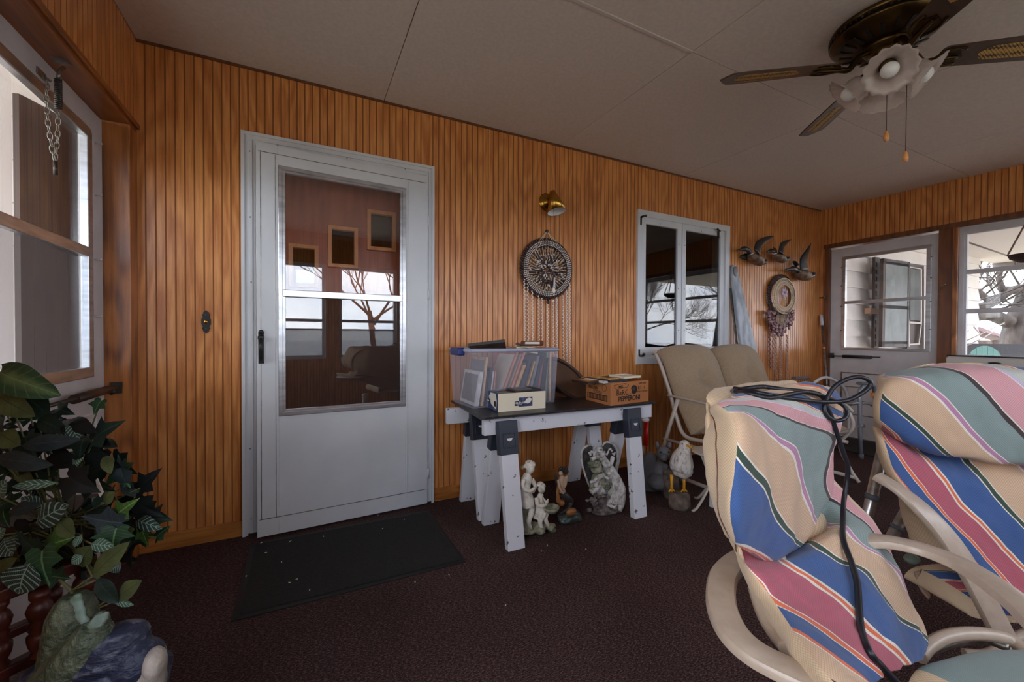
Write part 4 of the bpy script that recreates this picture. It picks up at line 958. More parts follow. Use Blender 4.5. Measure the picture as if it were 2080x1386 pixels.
# ------------------------------------------------------------- two sawhorses
def sawhorse(label, x0, x1, yb, ztop, legs, spread, capz):
    t = thing('sawhorse', label, 'sawhorse', ((x0+x1)/2, yb, 0), 'sawhorses under the board')
    b = MB(); b.bb(x0, x1, yb-.019, yb+.019, ztop-.089, ztop); b.build('beam', 'paint', t, bev=.003)
    for lx, dx in legs:
        for s in (-1, 1):
            b = MB(); top = Vector((lx, yb+s*.036, ztop-.03)); foot = Vector((lx+dx, yb+s*spread, 0)); ax = (foot-top).normalized()
            w, th = .046, .019
            X_ = Vector((1, 0, 0)); N_ = ax.cross(X_).normalized()
            def sec(p): return [p+X_*w+N_*th, p-X_*w+N_*th, p-X_*w-N_*th, p+X_*w-N_*th]
            a_, c_ = sec(top), sec(foot)
            for k in range(4): c_[k].z = 0.0; 
            va = [b.bm.verts.new(q) for q in a_]; vc = [b.bm.verts.new(q) for q in c_]
            for k in range(4): b.bm.faces.new((va[k], va[(k+1) % 4], vc[(k+1) % 4], vc[k]))
            b.bm.faces.new(va); b.bm.faces.new(vc[::-1]); lg = b.build('leg', 'paint', t, bev=.003)
            # moulded bracket round the leg top
            b = MB(); e_ = top+ax*.155; e0 = top-ax*.012; w, th = .052, .024
            va = [b.bm.verts.new(q) for q in sec(e0)]; vc = [b.bm.verts.new(q) for q in sec(e_)]
            w, th = .052, .024
            for k in range(4): b.bm.faces.new((va[k], va[(k+1) % 4], vc[(k+1) % 4], vc[k]))
            b.bm.faces.new(va); b.bm.faces.new(vc[::-1])
            n_ = N_ if (N_.y*s) > 0 else -N_
            cc = top+ax*.085+n_*.026
            R_ = basis(X_, -ax)
            for (u, v, a1, a2) in ((0, .034, .064, .006), (0, -.034, .064, .006), (-.032, 0, .006, .07), (.032, 0, .006, .07)): b.box(cc+X_*u-ax*v, (a1, a2, .006), R_)
            br = b.build('bracket', 'navyplastic', t, bev=.002)
            b = MB(); cc = top+ax*.075+n_*.0275
            b.poly([cc+X_*(.016*math.cos(a))+(ax)*(.014*math.sin(a)) for a in [PI*k/8 for k in range(9)]]); b.build('logo_slot', 'tubewhite', br)
    return t
sawhorse('front white sawhorse with chipped paint, carrying the near edge of the black board', .80, 1.925, -.585, .617, [(.912, -.004), (1.745, -.045)], .15, 0)
sawhorse('rear white sawhorse against the wall, carrying the back edge of the black board', .725, 1.88, -.225, .612, [(.905, .0), (1.72, -.01)], .148, 0)
b = MB(); b.ext([(.76, -.655, 0), (1.90, -.66, 0), (1.88, -.07, 0), (.80, -.07, 0)], (0, 0, .012)); o = b.build('tabletop_board', 'boardblack', bev=.002); o.location.z = .620
ROOTLOC[o.name].z = .62; tag(o, 'worn black board laid across the two white sawhorses', 'board')
TZ = .633
# ------------------------------------------------------------- clear plastic bin
def at(px, py, Z=TZ): return P(px, py, Z=Z)
bl0, bl1, br0 = at(955, 828), at(918, 813), Vector((1.33, -.40, TZ))
bl0 = Vector((.815, -.405, TZ)); bl1 = Vector((.80, -.12, TZ)); br1 = Vector((1.33, -.12, TZ)); br0 = Vector((1.335, -.405, TZ))
H_ = .315
cc = (bl0+br1)/2
tb = thing('storage_bin', 'clear plastic storage bin full of picture frames on the black board', 'storage bin', (cc.x, cc.y, TZ))
def fl(p, k=1.07): return Vector((cc.x+(p.x-cc.x)*k, cc.y+(p.y-cc.y)*k, TZ+H_))
lo_ = [bl0, br0, br1, bl1]; hi_ = [fl(p) for p in lo_]
b = MB(); b.poly(lo_); 
for k in range(4): b.poly([lo_[k], lo_[(k+1) % 4], hi_[(k+1) % 4], hi_[k]])
o = b.build('bin_wall', 'binplastic', tb); o.modifiers.new('sol', 'SOLIDIFY').thickness = .003
b = MB()
for k in range(4):
    a_, c_ = hi_[k], hi_[(k+1) % 4]; b.tube([a_, c_], .011, 4)
o = b.build('bin_rim', 'binrim', tb)
b = MB(); q = (hi_[0]+hi_[3])/2; b.bb(q.x-.035, q.x+.01, q.y-.07, q.y+.07, q.z-.03, q.z+.014, bev=.008); b.build('handle', 'blue', tb, bev=.004)
frs = [  # x, lean, height, thickness, material, label
    (.835, .03, .19, .022, 'fr_silver', 'silver-white picture frame at the left end inside the clear bin'),
    (.872, .03, .27, .012, 'fr_tan', 'tall tan picture frame near the left end inside the clear bin'),
    (.898, .03, .21, .016, 'fr_navy', 'dark navy picture frame third from left inside the clear bin'),
    (.922, .02, .19, .008, 'fr_silver', 'thin silver picture frame, left one of a close pair in the clear bin'),
    (.937, .02, .19, .007, 'fr_pink', 'thin pinkish picture frame, right one of a close pair in the clear bin'),
    (.975, .12, .30, .012, 'fr_pink', 'leaning pink wood frame with grey back showing in the clear bin'),
    (1.02, .12, .30, .014, 'fr_pink', 'second leaning pink wood frame, left of the gold one in the clear bin'),
    (1.045, .09, .22, .020, 'fr_gold', 'gold picture frame leaning at the middle of the clear bin'),
    (1.088, .085, .25, .022, 'fr_navy', 'dark navy frame just right of the gold one in the clear bin'),
    (1.13, .08, .24, .008, 'fr_gold', 'narrow ribbed gilt frame leaning between dark ones in the clear bin'),
    (1.155, .075, .27, .018, 'fr_grey', 'grey picture frame right of the ribbed gilt one in the clear bin'),
    (1.185, .07, .27, .022, 'fr_navy', 'wide navy frame left of the red one in the clear bin'),
    (1.22, .045, .27, .014, 'fr_red', 'dull red frame near the right end of the clear bin'),
    (1.25, .03, .26, .026, 'fr_black', 'black frame right of the red one in the clear bin'),
    (1.285, .01, .29, .012, 'fr_green', 'green-grey frame by the right end of the clear bin'),
    (1.312, .005, .30, .012, 'fr_tan', 'tan frame at the far right end of the clear bin')]
def pic(name_loc, x, lean, h, th, mt, lab, y0=-.385, y1=-.14, z=None, group='picture frames in the clear bin'):
    z = TZ+.006 if z is None else z
    t = thing('picture_frame', lab, 'picture frame', (x, (y0+y1)/2, z), group)
    b = MB(); w = .018
    def fr(y, zz): return Vector((x+lean*(zz/h), y, z+zz))
    for (ya, yc, za, zc) in [(y0, y0+w, 0, h), (y1-w, y1, 0, h), (y0+w, y1-w, 0, w), (y0+w, y1-w, h-w, h)]: b.ext([fr(ya, za), fr(yc, za), fr(yc, zc), fr(ya, zc)], (th, 0, 0))
    b.build('frame', mt, t); b = MB(); b.ext([fr(y0+w, w), fr(y1-w, w), fr(y1-w, h-w), fr(y0+w, h-w)], (th*.6, 0, 0)); b.build('backing', 'fr_grey' if mt != 'fr_pink' else 'paper', t)
for x, ln, h, th, mt, lab in frs: pic(None, x, ln, h, th, mt, lab)
def flatframe(lab, pts, th, mt, group, Z=None, inner='photo', w=.16):
    """pts: 4 corners of a lying frame"""
    pts = [Vector(p) for p in pts]; c_ = sum(pts, Vector())/4; n_ = (pts[1]-pts[0]).cross(pts[3]-pts[0]).normalized()
    if n_.z < 0: n_ = -n_
    t = thing('picture_frame', lab, 'picture frame', c_, group); b = MB(); inn = [p.lerp(c_, w*2) for p in pts]
    for k in range(4): b.ext([pts[k], pts[(k+1) % 4], inn[(k+1) % 4], inn[k]], n_*th)
    b.build('frame', mt, t); b = MB(); b.ext([p+n_*.001 for p in inn], n_*th*.6); b.build('picture', inner, t)
ZB = TZ+H_
flatframe('black picture frame lying tilted on top at the left of the clear bin', [P(950, 704, Y=-.30), P(1026, 695, Y=-.33), P(1028, 708, Y=-.2), P(955, 709, Y=-.14)], .016, 'fr_black', 'frames on top of the clear bin', inner='fr_black')
flatframe('brown and white picture frame standing out at the right of the clear bin', [P(1057, 703, Y=-.30), P(1102, 703, Y=-.28), P(1102, 695, Y=-.26), P(1058, 695, Y=-.28)], .012, 'fr_brown', 'frames on top of the clear bin', inner='paper')
flatframe('small pale frame lying inside the clear bin under its rim', [P(1048, 712, Y=-.39), P(1092, 719, Y=-.39), P(1092, 713, Y=-.25), P(1050, 708, Y=-.25)], .02, 'cream', 'frames on top of the clear bin', inner='cream')
flatframe('thin brown frame lying flat over the right of the clear bin', [P(1047, 700, Y=-.35), P(1078, 704, Y=-.35), P(1080, 702, Y=-.22), P(1050, 698, Y=-.22)], .006, 'fr_dark', 'frames on top of the clear bin', inner='paper')
# ------------------------------------------------------------- cream box with navy label
def opentray(name, lab, cat, near, right, leftv, h, mats):
    """near corner, vectors along front and along left side"""
    t = thing(name, lab, cat, near+(right+leftv)/2); th = .004; b = MB(); Z_ = Vector((0, 0, h))
    r_, l_ = right.normalized()*th, leftv.normalized()*th
    b.ext([near, near+right, near+right+l_, near+l_], Z_, 0); b.ext([near+leftv-l_, near+leftv+right-l_, near+leftv+right, near+leftv], Z_, 1)
    b.ext([near+l_*1.01, near+l_*1.01+r_, near+leftv-l_*1.01+r_, near+leftv-l_*1.01], Z_, 1); b.ext([near+right-r_+l_, near+right+l_, near+right+leftv-l_, near+right+leftv-r_-l_], Z_, 1)
    b.ext([near+r_*1.1+l_*1.1, near+right-r_*1.1+l_*1.1, near+right+leftv-r_*1.1-l_*1.1, near+leftv+r_*1.1-l_*1.1], (0, 0, .004), 1)
    b.build('box_body', mats, t); return t
nb = at(1012, 838, TZ); rb = at(1108, 829, TZ)-nb; lb = at(984, 825, TZ)-nb; rb.z = lb.z = 0; lb *= .86
hb = P(1011, 801, Y=nb.y).z-TZ
cb = opentray('cardboard_box', 'cream box with blue and navy printed label, in front of the clear bin', 'box', nb, rb, lb, hb, ['cream', 'navycard'])
rx, lx_ = rb.normalized(), lb.normalized(); fz = Vector((0, 0, 1)); fn = -rx.cross(fz)*-1; fn = Vector((rx.y, -rx.x, 0))
def onf(u, v, o=.001): return nb+rx*(u*rb.length)+fz*(v*hb)+fn*o
def fq(u0, u1, v0, v1, o): return [onf(u0, v0, o), onf(u1, v0, o), onf(u1, v1, o), onf(u0, v1, o)]
b = MB(); b.ext(fq(.42, .71, .20, .72, .0003), fn*.0005); lbm = b.build('label_picture', 'navycard', cb)
b = MB(); b.ext([onf(.53, .42, .001), onf(.6, .36, .001), onf(.66, .40, .001), onf(.70, .60, .001), onf(.64, .68, .001), onf(.58, .62, .001)], fn*.0005); b.build('label_figure', 'paper', cb)
b = MB(); b.ext(fq(.33, .53, .27, .53, .0018), fn*.0006); b.build('label_plate', 'navy', cb)
Rf = basis(rx, fz)
text('label_text', 'Stadium', .021, onf(.43, .44, .0026), Rf, 'paper', cb); text('label_subtext', 'Chicken', .009, onf(.43, .33, .0026), Rf, 'paper', cb)
ln_ = Vector((-lx_.y, lx_.x, 0)); ln_ = ln_ if ln_.x < 0 else -ln_
def onl(u, v, o=.001): return nb+lx_*(u*lb.length)+fz*(v*hb)+ln_*o
b = MB(); b.ext([onl(.15, .1), onl(.55, .3), onl(.75, .7), onl(.6, .95), onl(.2, .97), onl(.1, .6)], ln_*.0006); b.build('side_picture', 'paper', cb)
b = MB()
for k in range(7): b.ext([onl(.16+k*.022, .25, .002), onl(.172+k*.022, .25, .002), onl(.172+k*.022, .55, .002), onl(.16+k*.022, .55, .002)], ln_*.0004)
b.build('barcode', 'ink', cb)
b = MB(); b.ext([onl(.6, .35, .002), onl(.95, .35, .002), onl(.95, .55, .002), onl(.6, .55, .002)], ln_*.0005); b.build('side_plate', 'navy', cb)
text('side_text', 'Stad', .016, onl(.78, .45, .003), basis(-lx_, fz), 'paper', cb)
def inbox(n0, r_, l_, u0, u1, v0, v1, z, dz=0): return [n0+r_*u0+l_*v0+fz*z, n0+r_*u1+l_*v0+fz*(z+dz), n0+r_*u1+l_*v1+fz*(z+dz), n0+r_*u0+l_*v1+fz*z]
flatframe('brown and green picture lying at the left inside the cream box', inbox(nb, rb, lb, .05, .42, .1, .9, hb*.82, .004), .008, 'fr_brown', 'frames in the cream box', inner='fr_green')
flatframe('dark grey picture frame lying at the right on top of the cream box', inbox(nb, rb, lb, .40, .93, .12, 1.05, hb*.93, .006), .010, 'fr_black', 'frames in the cream box', inner='fr_grey')
# ------------------------------------------------------------- carton with PEPPERONI
npc = at(1240, 825, TZ); rp_ = at(1317, 815, TZ)-npc; lp = at(1190, 812, TZ)-npc; rp_.z = lp.z = 0; hp_ = P(1237, 779, Y=npc.y).z-TZ
pb = opentray('cardboard_box', 'brown cardboard carton marked PEPPERONI, at the right end of the black board', 'box', npc, rp_, lp, hp_, ['card', 'card'])
prx, plx = rp_.normalized(), lp.normalized(); pfn = Vector((prx.y, -prx.x, 0)); pln = Vector((-plx.y, plx.x, 0)); pln = pln if pln.x < 0 else -pln
def pf(u, v, o=.0006): return npc+prx*(u*rp_.length)+fz*(v*hp_)+pfn*o
def pl_(u, v, o=.0006): return npc+plx*(u*lp.length)+fz*(v*hp_)+pln*o
Rp, Rl = basis(prx, fz), basis(-plx, fz)
rot = lambda R, a: R @ Matrix.Rotation(a, 3, 'Z')
text('print_pepperoni', 'PEPPERONI', .040, pf(.48, .24), Rp, 'ink', pb, bold=.0012, sx=rp_.length*.62/.215)
text('marker_writing', 'BaRGs', .046, pf(.33, .52), Rp, 'ink', pb, bold=.0002)
text('print_logo', 'MILL', .020, pf(.26, .80), Rp, 'ink', pb, bold=.0005)
b = MB(); b.tube([pf(.10, .80), pf(.08, .88), pf(.18, .92), pf(.38, .93), pf(.46, .86), pf(.42, .76), pf(.14, .70)], .0012, 4, closed=True); b.build('logo_outline', 'ink', pb)
b = MB()
pts = [pf(.60+.085*math.cos(a), .62+.20*math.sin(a), .0006) for a in [2*PI*k/24 for k in range(24)]]; b.ext(pts, pfn*.0005); b.build('print_ring', 'ink', pb)
b = MB(); pts = [pf(.585+.042*math.cos(a), .66+.09*math.sin(a), .0014) for a in [2*PI*k/24 for k in range(24)]]; b.ext(pts, pfn*.0005); b.build('hand_hole', 'fr_dark', pb)
b = MB(); pts = [pf(.47+.06*math.cos(a), .58+.13*math.sin(a), .0018) for a in [2*PI*k/20 for k in range(20)]]; b.ext(pts, pfn*.0004); b.build('torn_patch', 'card', pb)
text('print_small_top', 'KEEP HERE', .014, pf(.83, .88), Rp, 'ink', pb); text('print_code', 'RT  1', .028, pf(.80, .67), Rp, 'ink', pb); text('print_small_low', 'FULLY COOKED', .013, pf(.83, .50), Rp, 'ink', pb)
text('print_keep_frozen', 'KEEP\nFROZEN', .026, pl_(.68, .76), Rl, 'ink', pb, bold=.0004)
text('print_lines', 'CASE WEIGHT NET 25 LB\nDISTRIBUTED BY MILL', .009, pl_(.5, .50), Rl, 'inkfade', pb)
b = MB()
for (u0, u1, v0, v1) in [(.12, .92, .14, .17), (.12, .92, .38, .41), (.12, .15, .14, .41), (.89, .92, .14, .41)]+[(.18+k*.045, .18+k*.045+(.028 if k % 3 else .012), .17, .38) for k in range(15)]:
    b.ext([pl_(u0, v0), pl_(u1, v0), pl_(u1, v1), pl_(u0, v1)], pln*.0004)
b.build('barcode', 'ink', pb)
b = MB(); pts = [pl_(.24+.085*math.cos(a), .74+.15*math.sin(a)) for a in [2*PI*k/20 for k in range(20)]]; b.tube(pts, .0014, 4, closed=True); b.build('round_stamp', 'inkfade', pb)
for k, (q, mt, inn, lab) in enumerate([((-.1, .35, .1, 1.05, .98, 0), 'fr_silver', 'fr_grey', 'silver-edged frame lying at the left on the pepperoni carton'), ((.1, .62, .25, .95, 1.04, .004), 'fr_gold', 'fr_dark', 'gold-edged dark frame in the middle on top of the pepperoni carton'),
        ((.0, .45, .02, .5, 1.02, 0), 'fr_black', 'fr_black', 'black frame at the near left on top of the pepperoni carton'), ((.42, .86, .1, .7, 1.12, 0), 'cream', 'paper', 'white frame on top at the right of the pepperoni carton'), ((-.35, .05, .3, 1.0, .93, .01), 'fr_dark', 'fr_gold', 'dark gilt-lined frame overhanging the left of the pepperoni carton')]):
    flatframe(lab, inbox(npc, rp_, lp, q[0], q[1], q[2], q[3], q[4]*hp_, q[5]), .012, mt, 'frames on the pepperoni carton', inner=inn)
# ------------------------------------------------------------- oval frames leaning between
def oval(lab, ctr, a, c, tiltR, mat, inner):
    t = thing('oval_frame', lab, 'picture frame', ctr, 'oval frames'); ctr = Vector(ctr)
    b = MB(); b.tube([ctr+tiltR @ Vector((a*math.cos(q), 0, c*math.sin(q))) for q in [2*PI*k/48 for k in range(48)]], .014, 8, closed=True, flat=.8); b.build('rim', mat, t)
    b = MB(); b.ext([ctr+tiltR @ Vector((a*math.cos(q), .002, c*math.sin(q))) for q in [2*PI*k/48 for k in range(48)]], tiltR @ Vector((0, .006, 0))); b.build('back_panel', inner, t)
cO = P(1146, 775, Y=-.28)+Vector((.025, 0, .012))
Rt = Matrix.Rotation(math.radians(33), 3, 'Y') @ Matrix.Rotation(math.radians(-28), 3, 'X')
oval('large brown oval frame seen from behind, leaning right of the clear bin', cO, .20, .105, Rt, 'fr_dark', 'ovalback')
oval('brown oval frame lying lower, behind the large oval frame', (cO.x-.02, cO.y+.07, cO.z-.03), .15, .09, Matrix.Rotation(math.radians(22), 3, 'Y') @ Matrix.Rotation(math.radians(-30), 3, 'X'), 'fr_brown', 'ovalback')

# ------------------------------------------------------------- figures
def figure(b, J, sc=1.25):
    """limbs/torso as tapered sweeps that the remesh fuses; J: list of (points, radii)"""
    for pts, rad in J:
        n = len(pts); rad = [r*sc for r in rad]; q = crs(pts, 4) if n > 2 else pts; rd = list(np.interp(np.linspace(0, n-1, len(q)), range(n), rad)); b.tube(V3(q), rd, 10)
# boy and girl with bird bath
g0 = P(1095, 1096, Z=0); g0 = Vector((1.075, -.655, 0))
def G(px, py, y=-.655): return P(px, py, Y=y)
gs = thing('garden_statue', 'off-white garden statue of boy and girl with a basket, behind the front sawhorse leg', 'statue', g0)
b = MB(); rr = random.Random(4)
for k in range(26):
    a = rr.uniform(0, 2*PI); r = rr.uniform(.0, .05); b.ball(Vector((G(1098, 1080).x+1.5*r*math.cos(a), -.65+r*math.sin(a), .022+rr.uniform(-.006, .012))), (rr.uniform(.02, .034), .026, rr.uniform(.014, .022)), sub=1)
b.ball(G(1122, 1078, -.66), (.022, .02, .018)); b.tube([G(1068, 1085), G(1066, 1040, -.63), G(1060, 1000, -.62)], [.03, .028, .02], 10)
b.build('mossy_base', 'stonegreen', gs, remesh=.004, smo=2)
b = MB()  # boy: legs, tunic, torso, arms
figure(b, [([G(1078, 1075), G(1074, 1060, -.67), G(1080, 1035, -.67), G(1070, 1010)], [.008, .010, .013, .018]),
           ([G(1062, 1072, -.63), G(1062, 1050, -.63), G(1063, 1020, -.63)], [.009, .012, .016]),
           ([G(1072, 1028), G(1070, 1010), G(1068, 992), G(1070, 972), G(1071, 962)], [.030, .026, .019, .022, .012]),
           ([G(1064, 974, -.67), G(1062, 990, -.68), G(1075, 998, -.69), G(1086, 992, -.69)], [.010, .009, .008, .006]),
           ([G(1080, 974), G(1087, 988), G(1082, 1000, -.68)], [.010, .008, .007])])
b.tube([G(1071, 968), G(1075, 954, -.658)], [.012, .012], 8); b.ball(G(1077, 952, -.66), (.023, .023, .026)); 
b.ball(G(1081, 956, -.683), (.006, .005, .006)); b.build('boy_body', 'stonewhite', gs, remesh=.0028, smo=1)
b = MB(); rr = random.Random(6)
for k in range(34):
    a, e = rr.uniform(0, 2*PI), rr.uniform(-.1, 1.2); b.ball(G(1076, 948, -.650)+Vector((.027*math.cos(a)*math.cos(e), .024*math.sin(a)*math.cos(e), .026*math.sin(e))), .009, sub=1)
b.build('boy_hair', 'stonewhite', gs, remesh=.003)
b = MB(); b.ball(G(1062, 950, -.64), (.012, .008, .012)); b.build('leaf_cap', 'stonegreen', gs)
b = MB()
figure(b, [([G(1101, 1076, -.69), G(1097, 1060, -.69), G(1105, 1045, -.69), G(1092, 1040)], [.008, .010, .012, .018]),
           ([G(1114, 1068, -.69), G(1108, 1055, -.69), G(1110, 1042, -.68)], [.007, .009, .012]),
           ([G(1094, 1052), G(1096, 1035), G(1096, 1016), G(1099, 1003)], [.032, .026, .017, .011]),
           ([G(1090, 1012, -.67), G(1092, 1026, -.69), G(1104, 1028, -.70), G(1112, 1022, -.70)], [.010, .008, .007, .006])])
b.tube([G(1098, 1006), G(1100, 994, -.665)], [.011, .011], 8); b.ball(G(1100, 994, -.665), (.020, .020, .022)); b.ball(G(1103, 998, -.686), (.005, .004, .005)); b.build('girl_body', 'stonewhite', gs, remesh=.0028, smo=1)
b = MB(); rr = random.Random(8)
for k in range(30):
    a, e = rr.uniform(0, 2*PI), rr.uniform(-.1, 1.3); b.ball(G(1098, 990, -.655)+Vector((.022*math.cos(a)*math.cos(e), .021*math.sin(a)*math.cos(e), .022*math.sin(e))), .0075, sub=1)
b.build('girl_hair', 'stonewhite', gs, remesh=.003)
b = MB(); q = G(1120, 1034, -.69); b.lathe([(.006, -.026), (.026, -.018), (.040, .0), (.044, .012), (.038, .010), (.026, -.004), (0, -.006)], q, 'Z', 24, wob=lambda a, h: .03*math.sin(18*a)); b.build('basket', 'stonegreen', gs)
b = MB(); b.ball(G(1110, 1020, -.71), (.012, .008, .009)); b.ball(G(1113, 1015, -.71), .005, sub=1); b.tube([G(1107, 1018, -.71), G(1103, 1010, -.71)], [.006, .002], 6); b.build('dove', 'stonewhite', gs, remesh=.0025)
# angel on reclining base
an = thing('angel_statue', 'grey-white sleeping angel statue with dark scalloped wings under the black board', 'statue', (1.50, -.60, 0))
def A(px, py, y=-.60): return P(px, py, Y=y)
b = MB()  # wings: cupped shells
for s, cx_, w in ((-1, 1196, .05), (1, 1238, .05)):
    ol = [(1182, 925), (1186, 912), (1197, 905), (1204, 906), (1204, 930), (1210, 975), (1204, 1000), (1194, 980), (1184, 950)] if s < 0 else [(1222, 909), (1230, 900), (1243, 903), (1251, 915), (1252, 935), (1248, 955), (1236, 960), (1230, 940)]
    b.ext([A(x, y, -.575) for x, y in ol], (0, .012, 0))
b.build('wing_lining', 'darkstone', an)
b = MB()
for ol in ([(1204, 1000), (1194, 980), (1184, 950), (1181, 925), (1185, 912), (1197, 904), (1206, 907)], [(1222, 909), (1230, 899), (1244, 902), (1253, 915), (1254, 936), (1250, 958)]):
    b.tube(V3(crs([A(x, y, -.58) for x, y in ol], 4)), .006, 8)
b.build('wing_rim', 'stone', an)
b = MB(); rr = random.Random(11)
for k in range(60):
    t = rr.random(); px = rr.uniform(1196, 1262) if t > .3 else rr.uniform(1192, 1264); py = rr.uniform(1005, 1045); b.ball(A(px, py, rr.uniform(-.66, -.58)), (rr.uniform(.010, .022), .014, rr.uniform(.008, .016)), sub=1)
b.ball((A(1229, 1050).x, -.61, .015), (.10, .055, .02)); b.ball(A(1228, 1022, -.60), (.085, .04, .05))
b.build('rock_base', 'stonebrown', an, remesh=.0035, smo=1)
b = MB()
figure(b, [([A(1238, 1030, -.63), A(1248, 1005, -.63), A(1252, 985, -.63), A(1243, 965, -.62), A(1232, 945, -.61)], [.028, .034, .034, .030, .024]),
           ([A(1258, 1038, -.65), A(1262, 1020, -.65), A(1262, 995, -.65), A(1255, 978, -.64)], [.012, .018, .022, .02]),
           ([A(1222, 1000, -.62), A(1212, 990, -.62), A(1200, 1000, -.62)], [.02, .022, .014])])
for k in range(7):
    b.tube(V3(crs([A(1242+3*k, 968+2*k, -.655), A(1246+2.6*k, 995, -.672), A(1236+4*k, 1025, -.665)], 4)), .005, 6)
b.build('robe', 'stone', an, remesh=.003, smo=1)
b = MB()
figure(b, [([A(1245, 928, -.62), A(1240, 944, -.63), A(1230, 948, -.64), A(1222, 934, -.645), A(1214, 930, -.645)], [.010, .010, .009, .008, .007]),
           ([A(1200, 934, -.64), A(1212, 930, -.645), A(1226, 931, -.645)], [.009, .009, .007]),
           ])
b.tube([A(1236, 944, -.625), A(1224, 926, -.64)], [.016, .013], 8); b.ball(A(1221, 923, -.645), (.023, .022, .024)); b.ball(A(1226, 924, -.660), (.006, .006, .006)); b.build('angel_body', 'stone', an, remesh=.0028, smo=1)
b = MB(); figure(b, [([A(1210, 990, -.65), A(1214, 972, -.65), A(1226, 966, -.655)], [.009, .012, .010]),
           ([A(1198, 980, -.65), A(1206, 978, -.655), A(1212, 972, -.655)], [.006, .008, .009]),
           ([A(1224, 962, -.66), A(1234, 972, -.67), A(1242, 970, -.67)], [.007, .006, .005]),
           ])
b.ball(A(1237, 962, -.67), (.012, .012, .012))
b.build('cherub', 'stone', an, remesh=.0028, smo=1)
b = MB(); rr = random.Random(13)
for k in range(46):
    a, e = rr.uniform(0, 2*PI), rr.uniform(0, 1.3); b.ball(A(1217, 917, -.635)+Vector((.022*math.cos(a)*math.cos(e), .02*math.sin(a)*math.cos(e), .022*math.sin(e))), .007, sub=1)
for k in range(10): b.ball(A(1228+2.4*k, 918+6*math.sin(k), -.63), .008, sub=1)
for k in range(8): b.ball(A(1197+2.4*k, 921+4*math.sin(k*2), -.63), .009, sub=1)
b.build('hair_and_roses', 'stone', an, remesh=.0035, smo=2)
b = MB()
for k in range(14): b.ball(A(1198+1.6*k, 942+5*math.sin(k*1.7), -.62), (.014, .02, .013), sub=1)
for k in range(22): b.ball(A(1200+1.7*k, 988+6*math.sin(k*2.1), -.625), (.012, .02, .010), sub=1)
b.ball(A(1212, 950, -.605), (.04, .03, .04)); b.ball(A(1215, 975, -.60), (.05, .03, .05)); b.build('cloud_rest', 'stonegreen', an, remesh=.0035)
# mermaid on a shell
mm = thing('mermaid_statue', 'small painted mermaid statue on dark rock between the two larger statues', 'statue', (1.27, -.60, 0))
def Mm(px, py, y=-.60): return P(px, py, Y=y)
b = MB(); q = Mm(1157, 1052, -.62)
b.ball((q.x, -.62, .028), (.068, .045, .030)); rr = random.Random(5)
for k in range(24):
    a = 2*PI*k/24; b.ball(Vector((q.x+.06*math.cos(a), -.62+.04*math.sin(a), .03+.012*math.sin(3*a))), (.016, .014, .014), sub=1)
MT['mermrock'] = M('mermrock', S(38, 46, 44), .3, c2=S(84, 96, 92), scale=22, bump=.5)
MT['copper'] = M('copper', S(172, 116, 66), .35, c2=S(130, 84, 48), scale=10)
b.build('shell_rock', 'mermrock', mm, remesh=.004, smo=1)
b = MB(); b.ball(Mm(1160, 1040, -.63), (.036, .022, .022)); b.ball(Mm(1140, 1022, -.60), (.022, .02, .02)); b.tube([Mm(1135, 1020, -.60), Mm(1132, 1000, -.60), Mm(1137, 985, -.60)], [.014, .009, .014], 8); b.build('gold_rock', 'copper', mm, remesh=.004, smo=2)
b = MB(); figure(b, [([Mm(1142, 1000), Mm(1140, 985), Mm(1141, 972), Mm(1141, 965)], [.016, .013, .013, .007]),
                     ([Mm(1134, 975), Mm(1137, 992, -.62), Mm(1145, 1003, -.63)], [.007, .006, .005]), ([Mm(1148, 973), Mm(1151, 968, -.62), Mm(1149, 985, -.62), Mm(1146, 990, -.63)], [.006, .006, .005, .005])])
b.tube([Mm(1141, 968), Mm(1139, 962, -.605)], [.007, .008], 6); b.ball(Mm(1139, 962, -.605), (.012, .013, .014)); b.build('body', 'tansling', mm, remesh=.0026, smo=1)
b = MB(); 
for k in range(16): b.ball(Mm(1136+1.1*k, 955+5*math.sin(k*1.3), -.595), (.009, .01, .010), sub=1)
for k in range(10): b.ball(Mm(1129+k*.4, 966+3*k, -.59), (.010, .009, .012), sub=1)
b.build('hair', 'duckdark', mm, remesh=.004)
b = MB(); figure(b, [([Mm(1143, 1003), Mm(1152, 1012, -.61), Mm(1160, 1020, -.60), Mm(1152, 1034, -.62), Mm(1137, 1044, -.63)], [.017, .016, .012, .008, .005])]); b.build('tail', 'duckdark', mm, remesh=.003)
# squirrel, rabbit (half hidden), gull on perch, small crate post
sq = thing('squirrel_statue', 'grey squirrel statue with upright ears behind the seagull', 'statue', (1.98, -.50, 0))
def Q(px, py, y=-.50): return P(px, py, Y=y)
b = MB()
b.ball(Q(1340, 962), (.062, .06, .085)); b.ball(Q(1336, 978, -.52), (.075, .07, .06)); b.ball(Q(1348, 921, -.53), (.050, .045, .048)); b.ball(Q(1349, 930, -.570), (.028, .025, .024))
b.ball((Q(1345, 1000).x, -.50, .035), (.075, .07, .035)); b.tube([Q(1352, 946, -.54), Q(1350, 958, -.57), Q(1358, 962, -.58)], [.02, .018, .014], 10)
b.build('body', 'squirrel', sq, remesh=.0045, smo=4)
for s, px in ((-1, 1335), (1, 1360)):
    b = MB(); b.ball(Q(px, 904, -.52), (.014, .012, .024), Matrix.Rotation(s*.25, 3, 'Y')); b.build('ear', 'squirrel', sq)
    b = MB(); b.ball(Q(1342 if s < 0 else 1358, 919, -.575 if s < 0 else -.57), (.005, .005, .008)); b.build('eye', 'black', sq)
